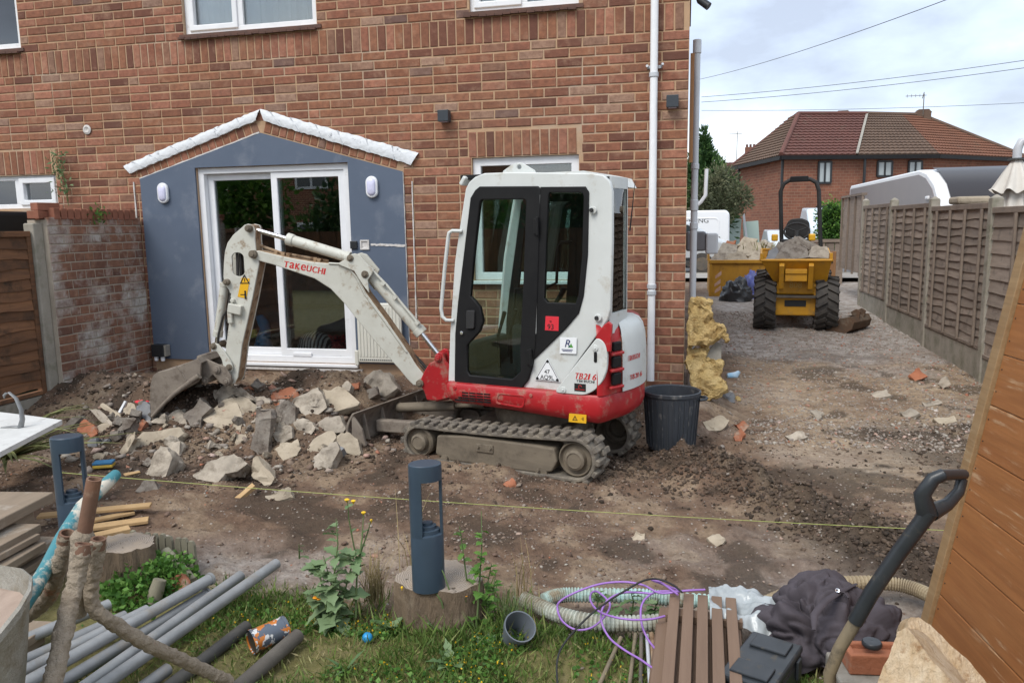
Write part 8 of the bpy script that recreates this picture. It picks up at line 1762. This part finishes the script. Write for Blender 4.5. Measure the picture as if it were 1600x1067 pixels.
# white board with a metal bracket
wbv = [at_z(*p, .66) for p in ((97, 656), (46, 649), (-30, 640), (-170, 690), (-130, 745), (0, 706))]; O1 = wbv[0]; q = MB(); pts = [(p.x - O1.x, p.y - O1.y) for p in wbv]; q.prism(pts, -.028, 0, axis='z'); tag1(q, 'white_board', mat('scuffed_white_board', (.62, .62, .60), (.5, .5, .48), 8, .6, dirt=((.25, .24, .22), .58, .75, 12)), 'scuffed white board jutting in from the left edge', 'board', O1, norm=True)
q = MB(); q.box2((-.95, -.2, -.63), (-.72, .1, -.03)); tag1(q, 'trestle_block', M['oldboard'], 'timber block holding up the scuffed white board', 'timber', O1)
br = thing('shelf_bracket', 'curved grey metal bracket standing on the white board', 'bracket', at_z(28, 668, .66)); B1 = Vector(br.location); dd_ = (B1 - CAM).dot(_fw); bl_ = lambda px, py: at_d(px, py, dd_) - B1
q = MB(); q.tube([bl_(8, 616), bl_(14, 613), bl_(25, 622), (bl_(33, 640)), bl_(35, 655), bl_(32, 668)], [.006, .012, .016, .018, .022, .026], 8, squash=.4); q.build('arm', M['galv'], br, smooth=50); q = MB(); q.tube([bl_(32, 667), bl_(18, 666), bl_(2, 668)], [.02, .012, .01], 8, squash=.5); q.build('foot', M['galv'], br, smooth=50)
q = MB(); q.tube([bl_(10, 614), bl_(6, 618), bl_(7, 622)], [.008, .008, .004], 6); q.build('hook', M['galv'], br)
# green lidded bin behind the garden wall
gb = thing('storage_box', 'green plastic box with a black cover behind the left fence', 'box', (-6.72, 6.15, -.14)); q = MB(); q.box2((-.5, -.4, 0), (.5, .4, 1.86)); q.build('body', mat('dull_green_plastic', (.07, .12, .09), (.05, .09, .07), 4, .6), gb, bevel=.03); q = MB(); q.prism([(-.9, 1.93), (-.2, 2.02), (.58, 2.16), (.58, 2.12), (.5, 1.87), (-.9, 1.87)], -.45, .45); q.build('cover', M['dark_frame'], gb, bevel=.02)
# little picket edging
M['picket'] = mat('grey_green_picket', (.24, .22, .16), (.17, .155, .11), 8, .9, bump=.3, hue=.15)
pk = thing('picket_edging', 'low weathered picket edging behind the clover', 'edging', at_z(250, 880, .1)); K1 = Vector(pk.location)
for i in range(9):
    t = i / 8; p = at_z(212 + 92 * t, 878 + 14 * t, .08) - K1; q = MB(); h = .17 + rnd.uniform(-.01, .01); q.prism([(-.019, 0), (.019, 0), (.019, h - .02), (.01, h), (-.01, h), (-.019, h - .02)], -.008, .008); o = q.build('picket', M['picket'], pk); o.location = p; o.rotation_euler = (0, rnd.uniform(-.06, .06), R(-8))
q = MB(); a, b = at_z(212, 872, .14) - K1, at_z(304, 884, .14) - K1; q.beam(a + Vector((0, -.014, 0)), b + Vector((0, -.014, 0)), .012, .03); q.build('rail', M['picket'], pk)
for (a, b, lb) in (((258, 862), (300, 910), 'grey split log leaning on the picket edging'), ((250, 905), (238, 942), 'short dark stake beside the red brick lump')):
    A_, B_ = at_z(*a, .2), at_z(*b, .1); q = MB(); q.tube([(0, 0, 0), (B_ - A_) * .5, B_ - A_], [.03, .034, .03], 9); tag1(q, 'split_log', M['picket'], lb, 'log', A_, smooth=40)
chunk([(258,925),(268,900),(284,898),(290,918),(276,936),(262,938)], O_, 'red brick lump between the clover and the tube ends', 35, .07, name='brick_lump', cat='brick')
# ------------------------------------------------------------------ plants
def leaf_mat(nm, stops, rough=.6):
    b = MatB(nm); a = b.N('ShaderNodeAttribute'); a.attribute_name = 'tone'; oi = b.N('ShaderNodeObjectInfo'); c = b.ramp(a.outputs['Fac'], stops); b.set(c, rough, 0, .35)
    tr = b.N('ShaderNodeBsdfTranslucent'); b.L(c, tr.inputs[0]); mx = b.N('ShaderNodeMixShader'); mx.inputs[0].default_value = .25; o = b.n['Material Output']; b.L(b.b.outputs[0], mx.inputs[1]); b.L(tr.outputs[0], mx.inputs[2]); b.L(mx.outputs[0], o.inputs[0]); return b.m
M['lf_weed'] = leaf_mat('pale_weed_leaf', [(0, (.06, .12, .04)), (.5, (.12, .20, .08)), (1, (.24, .32, .17))]); M['lf_clover'] = leaf_mat('clover_leaf', [(0, (.03, .09, .015)), (.5, (.08, .19, .03)), (1, (.18, .32, .07))]); M['lf_grass'] = leaf_mat('lawn_blade', [(0, (.07, .125, .025)), (.45, (.135, .21, .045)), (.7, (.24, .26, .085)), (1, (.44, .37, .19))]); M['lf_con'] = leaf_mat('conifer_spray', [(0, (.015, .045, .016)), (.6, (.05, .11, .03)), (1, (.13, .22, .06))]); M['lf_olive'] = leaf_mat('grey_green_leaf', [(0, (.05, .06, .03)), (.6, (.12, .135, .07)), (1, (.24, .24, .14))]); M['lf_box'] = leaf_mat('box_leaf', [(0, (.03, .08, .01)), (.6, (.07, .17, .02)), (1, (.17, .30, .05))])
M['stem'] = mat('green_stem', (.10, .15, .05), (.08, .12, .04), 6, .7); M['petal'] = mat('yellow_petal', (.75, .48, .02), (.7, .42, .02), 20, .7); M['petal_o'] = mat('orange_petal', (.72, .28, .01), rough=.7)
def leaves(name, C, U, size, asp, tone, m, parent, fold=.25):
    """C centres (n,3), U leaf directions (n,3)"""
    n = len(C); r = np.random.RandomState(n + 3); U = U / np.linalg.norm(U, axis=1)[:, None]; A = r.normal(0, 1, (n, 3)); W_ = np.cross(U, A); W_ /= np.linalg.norm(W_, axis=1)[:, None] + 1e-9; Nn = np.cross(U, W_); s = size[:, None]
    P = np.stack([C, C + U * s * .5 + W_ * s * asp * .5 + Nn * s * fold * .3, C + U * s, C + U * s * .5 - W_ * s * asp * .5 + Nn * s * fold * .3], 1).reshape(-1, 3); F_ = np.arange(4 * n).reshape(n, 4)
    return np_mesh(name, P, F_, m, parent, attr=dict(tone=np.repeat(tone, 4)))
def crown(parent, c, rad, n, size, m, seed, clump=26, asp=.6, shape=None, up=.2, name='crown'):
    r = np.random.RandomState(seed); K = r.normal(0, 1, (clump, 3)); K /= np.linalg.norm(K, axis=1)[:, None]; K *= r.uniform(.35, .95, (clump, 1)); i = r.randint(0, clump, n); D = r.normal(0, 1, (n, 3)); D /= np.linalg.norm(D, axis=1)[:, None]; P = K[i] + D * r.uniform(.12, .42, (n, 1)) * r.uniform(.6, 1.2, clump)[i][:, None]
    if shape == 'cone': z = np.clip((P[:, 2] + 1) / 2, 0, 1.05); P[:, :2] *= (1.08 - z)[:, None] ** .8 * 1.25
    U = D + np.array([0, 0, up]); tone = np.clip(r.uniform(.0, .75, clump)[i] + r.normal(.1, .15, n) + .0, 0, 1)
    o = leaves(name, np.array(c) + P * np.array(rad), U, size * r.uniform(.6, 1.4, n), asp, tone, m, parent); return o
def trunk(parent, pts, rs): q = MB(); q.tube(pts, rs, 8); return q.build('trunk', M['bark'], parent, smooth=60)
tp0 = at_d(1096, 350, 36); t = thing('conifer_tree', 'tall dark green conifer rising behind the soil pipe', 'tree', (tp0.x, tp0.y, ZR + .1)); trunk(t, [(0, 0, 0), (0, 0, 3), (.1, 0, 4.9)], [.2, .14, .03]); crown(t, (0, 0, 2.95), (1.75, 1.5, 2.45), 11000, .26, M['lf_con'], 4, 60, .35, 'cone', .4)
tp0 = at_d(1122, 350, 34); t = thing('shrub', 'grey green bushy shrub behind the white van', 'shrub', (tp0.x, tp0.y, ZR + .1)); trunk(t, [(0, 0, 0), (.1, 0, 1.6), (.3, 0, 2.6)], [.12, .09, .03]); crown(t, (0, 0, 2.45), (1.25, 1.0, 1.25), 6000, .17, M['lf_olive'], 9, 34, .35)
tp0 = at_d(1148, 350, 44); t = thing('bush', 'dark green bush squeezed between the van and the far house', 'bush', (tp0.x - .6, tp0.y, ZR + .1)); crown(t, (0, 0, 1.7), (.8, .8, 1.2), 2500, .2, M['lf_con'], 12, 20, .6)
tp0 = at_d(1301, 350, 27); t = thing('clipped_bush', 'round clipped green bush beyond the low far fence', 'bush', (tp0.x, tp0.y, ZR + .1)); crown(t, (0, 0, 1.2), (.55, .55, .9), 5000, .09, M['lf_box'], 15, 80, .7); crown(t, (0, 0, 1.25), (.36, .36, .7), 1200, .16, M['lf_con'], 16, 40, .8, name='inner_leaves')
p = hit(1304, 480); t = thing('weed', 'small leafy weed growing at the foot of the timber post', 'weed', p); q = tuft_mesh(16, .34, .04, 7, .018, .7); o = q.build('leaf', M['stem'], t); o['kind'] = 'stuff'
# weed rooted in the brick wall
t = thing('wall_weed', 'leafy weed growing from the brick wall left of the flashing', 'weed', (-6.52, HY - .02, 2.1)); r = np.random.RandomState(3)
for k in range(5): q = MB(); q.tube([(0, 0, .05 * k), (rnd.uniform(-.08, .05), -.04, .22 + .05 * k), (rnd.uniform(-.16, .1), -.06, .42 + .05 * k)], [.004, .003, .0015], 5); q.build('stem', M['stem'], t)
n = 110; C_ = np.stack([r.normal(-.02, .06, n), -.03 - r.uniform(0, .06, n), r.uniform(.12, .58, n)], 1); leaves('leaves', C_, r.normal(0, 1, (n, 3)) + np.array([0, -.3, .2]), r.uniform(.03, .075, n), .32, r.uniform(.1, .9, n), M['lf_weed'], t)['kind'] = 'stuff'
t = thing('wall_fern', 'small green tuft on the coping of the garden wall', 'weed', (GWX + .0, 6.55, 1.93)); n = 90; leaves('leaves', r.normal(0, .045, (n, 3)) + np.array([.02, 0, .04]), r.normal(0, 1, (n, 3)), r.uniform(.03, .06, n), .35, r.uniform(0, .8, n), M['lf_clover'], t)['kind'] = 'stuff'
# lawn
n = 30000; x = r.uniform(-2.2, .75, n); y = r.uniform(2.1, 3.35, n); dr_, lw_, _ = ground_parts(x, y); pat = fbm(x * 2.3, y * 2.3, 0, 3, 201); keep = (r.uniform(0, 1, n) < lw_ * (.35 + .8 * sstep(-.35, .35, pat))) & (((x - st1[0]) / .19) ** 2 + ((y - st1[1]) / .16) ** 2 > 1); x, y, pat = x[keep], y[keep], pat[keep]; n = len(x)
C_ = np.stack([x, y, g(x, y) - .003], 1); U = r.normal(0, .55, (n, 3)); U[:, 2] = r.uniform(.4, 1.2, n); lng = .028 + .035 * r.uniform(0, 1, n) ** 2 + .035 * np.clip(pat, 0, 1) * r.uniform(0, 1, n)
o = leaves('lawn_grass', C_, U, lng, .12, np.clip(.50 - .45 * pat + r.normal(0, .2, n), 0, 1), M['lf_grass'], None, .1); tag(o, 'patchy short lawn grass with dry yellow spots', 'grass', None, 'stuff')
# longer grass round the stump, clover with tiny yellow flowers in the lawn
n = 1500; a = r.uniform(0, 6.28, n); rr = r.uniform(.17, .40, n); x = st1[0] + rr * 1.25 * np.cos(a) + .05; y = st1[1] + rr * np.sin(a) - .06; C_ = np.stack([x, y, g(x, y)], 1); U = r.normal(0, .6, (n, 3)); U[:, 2] = 1; o = leaves('long_grass', C_, U, .03 + .13 * r.uniform(0, 1, n) ** 2.5, .05, np.clip(r.normal(.35, .25, n), 0, 1), M['lf_grass'], None, .05); tag(o, 'longer green grass round the foot of the wide stump', 'grass', None, 'stuff')
n = 5200; x = r.normal(st1[0] - .05, .45, n); y = r.normal(2.78, .16, n); dr_, lw_, _ = ground_parts(x, y); k_ = (lw_ > .5) & (fbm(x * 4, y * 4, 0, 2, 77) > -.1) & (((x - st1[0]) / .2) ** 2 + ((y - st1[1]) / .17) ** 2 > 1); x, y = x[k_], y[k_]; n = len(x); o = leaves('ground_weeds', np.stack([x, y, g(x, y) + r.uniform(.004, .03, n)], 1), r.normal(0, 1, (n, 3)) * [1, 1, .4], r.uniform(.012, .028, n), .75, r.uniform(.1, .9, n), M['lf_clover'], None); tag(o, 'low creeping clover leaves spread through the lawn', 'ground cover', None, 'stuff')
n = 330; i = r.randint(0, len(x), n); o = leaves('tiny_flowers', np.stack([x[i], y[i], g(x[i], y[i]) + r.uniform(.03, .05, n)], 1), np.tile([0., -.4, 1.], (n, 1)) + r.normal(0, .4, (n, 3)), r.uniform(.006, .011, n), 1.0, r.uniform(0, 1, n), M['petal'], None); tag(o, 'tiny yellow flowers dotted through the creeping clover', 'flowers', None, 'stuff')
# clover cushion by the tubes
c0_ = at_z(222, 905, .16); n = 2600; D = r.normal(0, 1, (n, 3)); D[:, 2] = np.abs(D[:, 2]); D /= np.linalg.norm(D, axis=1)[:, None]; t = thing('clover_clump', 'dense bright green clover cushion between the stump and the picket edging', 'plant', (c0_.x, c0_.y + .05, .06)); C_ = D * np.array([.19, .24, .15]) * r.uniform(.75, 1.05, (n, 1)); C_ += .02 * r.normal(0, 1, (n, 3)); leaves('leaves', C_, D * .6 + r.normal(0, .6, (n, 3)), r.uniform(.018, .036, n), .85, np.clip(r.normal(.5, .25, n), 0, 1), M['lf_clover'], t, .3)['kind'] = 'stuff'
# sword leaved plant at the left
t = thing('sword_leaf_plant', 'sword leaved plant with long arching leaves by the white board', 'plant', at_z(10, 735, .1)); q_ = random.Random(4)
M['lf_sword'] = mat('olive_sword_leaf', (.13, .15, .05), (.20, .20, .08), 3, .55, hue=.3, dirt=((.30, .21, .11), .6, .75, 4))
for k in range(34):
    a = q_.uniform(-1.2, 1.3); l = q_.uniform(.5, .95); el_ = q_.uniform(.25, 1.25); dx, dy = math.cos(a), math.sin(a); rows = []
    for j in range(8): s_ = j / 7; w_ = .017 * (1 - s_ ** 2.2) + .001; c = Vector((dx * l * s_ * math.cos(el_ * (1 - .35 * s_)), dy * l * s_ * math.cos(el_ * (1 - .35 * s_)), .08 + l * s_ * math.sin(el_) * (1 - .62 * s_))); rows.append([c + Vector((-dy, dx, 0)) * w_, c + Vector((0, 0, -w_ * .5)), c + Vector((dy, -dx, 0)) * w_])
    MB().grid(rows).build('leaf', M['lf_sword'], t, smooth=60)
# sow thistle and other weeds
def lobed_leaf(l, w_, seed):
    q = random.Random(seed); mb = MB(); n = 7; L_, C_, R_ = [], [], []
    for j in range(n + 1): s_ = j / n; ww = w_ * math.sin(math.pi * min(1, s_ * .9 + .08)) * (1 if j % 2 else .55) * q.uniform(.8, 1.15); z = -.25 * l * s_ * s_; C_.append((0, l * s_, z)); L_.append((-ww, l * s_ - .02 * l, z + ww * .35)); R_.append((ww, l * s_ - .02 * l, z + ww * .35))
    mb.grid([L_, C_, R_]); return mb
def flower(parent, p, r_, m=None, nm='flower'):
    q = MB(); q.lathe([(.001, -.012), (r_ * .5, -.006), (r_, .003), (r_ * .6, .006), (.001, .004)], p, 9); return q.build(nm, m or M['petal'], parent, smooth=60)
def weed(px, py, z0, spec, lb, leafm, n_leaf, lsize, nm='weed', hgt=1.0, seed=1, flowers=()):
    base = at_z(px, py, z0); t = thing(nm, lb, 'weed', base); q_ = random.Random(seed); dist = (base - CAM).dot(_fw); pw = [lobed_leaf(1, .42, i).mesh('leaf', leafm, 60) for i in range(4)]
    for me in pw: a = me.attributes.new('tone', 'FLOAT', 'POINT'); a.data.foreach_set('value', [q_.uniform(.35, .9)] * len(me.vertices))
    for stem in spec:
        P = [at_d(x, y, dist + q_.uniform(-.04, .04)) - base for x, y in stem]; q = MB(); q.tube(P, [.005 - .0035 * i / (len(P) - 1) for i in range(len(P))], 6); q.build('stem', M['stem'], t, smooth=60)
        for k in range(n_leaf):
            f = q_.uniform(.08, .95) * (len(P) - 1); i = int(f); p = P[i].lerp(P[min(i + 1, len(P) - 1)], f - i); s_ = lsize * q_.uniform(.6, 1.25) * (1.15 - .6 * f / (len(P) - 1)); o = link('leaf', pw[q_.randint(0, 3)], t); o.location = p; o.rotation_euler = (q_.uniform(-.3, .7), q_.uniform(-.4, .4), q_.uniform(0, 6.28)); o.scale = (s_, s_, s_)
    for (x, y, r_, m) in flowers: flower(t, at_d(x, y, dist) - base, r_, m)
    return t
fy, fo = M['petal'], M['petal_o']
weed(520, 975, .1, [[(520, 975), (522, 900), (528, 850), (525, 810)], [(515, 975), (500, 900), (488, 880)], [(525, 975), (545, 900), (556, 860)], [(505, 980), (495, 940), (490, 920)], [(530, 980), (520, 920), (505, 868)], [(520, 975), (512, 935), (530, 890)]], 'large pale leaved sow thistle growing at the edge of the mud', M['lf_weed'], 15, .105, 'sow_thistle', seed=5, flowers=[(493, 934, .013, fo), (498, 936, .011, fo)])
weed(556, 965, .1, [[(556, 965), (558, 880), (545, 810), (543, 782)], [(557, 900), (566, 840), (568, 802)], [(558, 880), (575, 830), (580, 812)]], 'thin weed with yellow flowers on top beside the sow thistle', M['lf_weed'], 5, .05, 'flowering_weed', seed=9, flowers=[(542, 781, .012, fy), (552, 783, .011, fy), (568, 801, .011, fy), (580, 813, .006, fy)])
weed(468, 870, .12, [[(468, 872), (467, 850)]], 'single upright green leaf in the mud left of the weeds', M['lf_weed'], 4, .05, 'seedling', seed=3)
weed(745, 975, .1, [[(745, 975), (750, 900), (753, 850), (752, 798)], [(738, 975), (726, 880), (718, 822)], [(765, 980), (760, 920), (768, 880)], [(752, 985), (770, 930), (775, 890)], [(740, 985), (735, 940), (742, 905)]], 'tall willowherb like weed with upright spikes right of the stump', M['lf_clover'], 16, .06, 'spiked_weed', seed=12)
weed(700, 985, .1, [[(700, 985), (690, 940), (660, 890), (646, 868)], [(705, 985), (700, 930), (685, 900), (652, 908)], [(712, 985), (705, 930), (693, 895), (684, 878)], [(720, 985), (728, 950), (728, 932)], [(690, 990), (672, 975), (664, 960)]], 'wiry hawkweed with orange flower heads in front of the stump', M['lf_weed'], 1, .03, 'hawkweed', seed=15, flowers=[(660, 886, .009, fo), (651, 908, .010, fo), (628, 918, .006, fy), (728, 931, .010, fo), (667, 962, .008, fo), (720, 1007, .010, fo), (692, 893, .006, fy), (684, 878, .006, fy)])
for (x, y, lb, sd, s_) in ((540, 1050, 'silvery daisy leaf rosette at the bottom edge of the lawn', 21, .10), (610, 985, 'broad leaved dock seedling left of the stump foot', 22, .09), (705, 1040, 'ragged thistle rosette below the stump', 23, .10), (755, 1020, 'broad leaved weed beside the tipped pot', 24, .09)):
    b_ = at_z(x, y, .1); t = thing('rosette_weed', lb, 'weed', b_); q_ = random.Random(sd)
    for k in range(11):
        mb = lobed_leaf(s_ * q_.uniform(.7, 1.2), s_ * (.10 if sd == 21 else .24), k); o = mb.build('leaf', M['lf_weed'], t, smooth=60); a = o.data.attributes.new('tone', 'FLOAT', 'POINT'); a.data.foreach_set('value', [q_.uniform(.2, .8)] * len(o.data.vertices)); o.rotation_euler = (q_.uniform(.1, .9), 0, q_.uniform(0, 6.28))
for (x, y, h, nb, lb, sd) in ((585, 940, .26, 120, 'dry straw coloured grass tuft left of the stump', 31), (640, 900, .42, 14, 'few tall dry grass stalks behind the stump', 32), (800, 985, .2, 90, 'green grass tuft behind the tipped pot', 33), (820, 930, .3, 16, 'thin seeding grass stalks near the muddy hose end', 34)):
    b_ = at_z(x, y, .1); q = tuft_mesh(nb, h, .05, sd, .0022, .7); o = q.build('grass_tuft', mat('dry_grass', (.34, .25, .12), (.24, .20, .09), 9, .9) if sd != 33 else M['stem']); o.location = b_; tag(o, lb, 'grass')
# weedy plants among the hoses
weed(930, 965, .1, [[(930, 965), (935, 935), (928, 925)], [(985, 965), (990, 940), (985, 922)], [(1020, 965), (1025, 945), (1030, 935)], [(960, 965), (955, 945)]], 'leafy green weeds between the two corrugated hoses', M['lf_weed'], 8, .075, 'hose_weeds', seed=41)

# ------------------------------------------------------------------ what stands behind the photographer (seen in the glass)
t = thing('boundary_fence', 'dark boarded garden fence behind the photographer, mirrored in the patio door', 'fence', (-6, -5.5, 0))
for i in range(56): q = MB(); q.box2((-16 + i * .5, 0, 0), (-15.52 + i * .5, .03, 1.75)); q.build('board', M['brown_fence'], t)
nb = thing('neighbour_house', 'brick house behind the photographer, mirrored in the patio door', 'house', (-17, -14, 0)); q = MB(); q.box2((-9, -7, 0), (9, 0, 5.3)); q.build('wall', M['brick_far'], nb)
q = MB(); q.prism([(-7.4, 5.3), (.4, 5.3), (-3.5, 8.2)], -9.4, 9.4, axis='x'); q.build('roof', M['roof_tile'], nb)
for x in (-6, -2, 2.5, 6): 
    for z in (.9, 3.4): q = MB(); q.box2((x - .7, .005, z), (x + .7, .06, z + 1.2)); o = q.build('window', M['upvc'], nb); q = MB(); q.box2((x - .6, .061, z + .1), (x - .05, .065, z + 1.1)); q.box2((x + .05, .061, z + .1), (x + .6, .065, z + 1.1)); q.build('pane', M['car_glass'], o)
for k, (x, y, rr, h) in enumerate(((-13.5, -6.8, 1.9, 3.6), (-9.6, -6.8, 1.7, 3.0), (-5.5, -7, 1.6, 2.6), (5, -7, 1.5, 2.4))): t = thing('garden_bush', ('light','dark','broad light','far dark')[k] + ' green bush behind the photographer, seen only mirrored in the glass', 'bush', (x, y, 0)); crown(t, (0, 0, h * .6), (rr, 1.0, h * .55), 3500, .2, M['lf_con'] if k % 2 else M['lf_box'], 60 + k, 30, .6)
gob['label'] = 'churned brown mud and gravel ground';
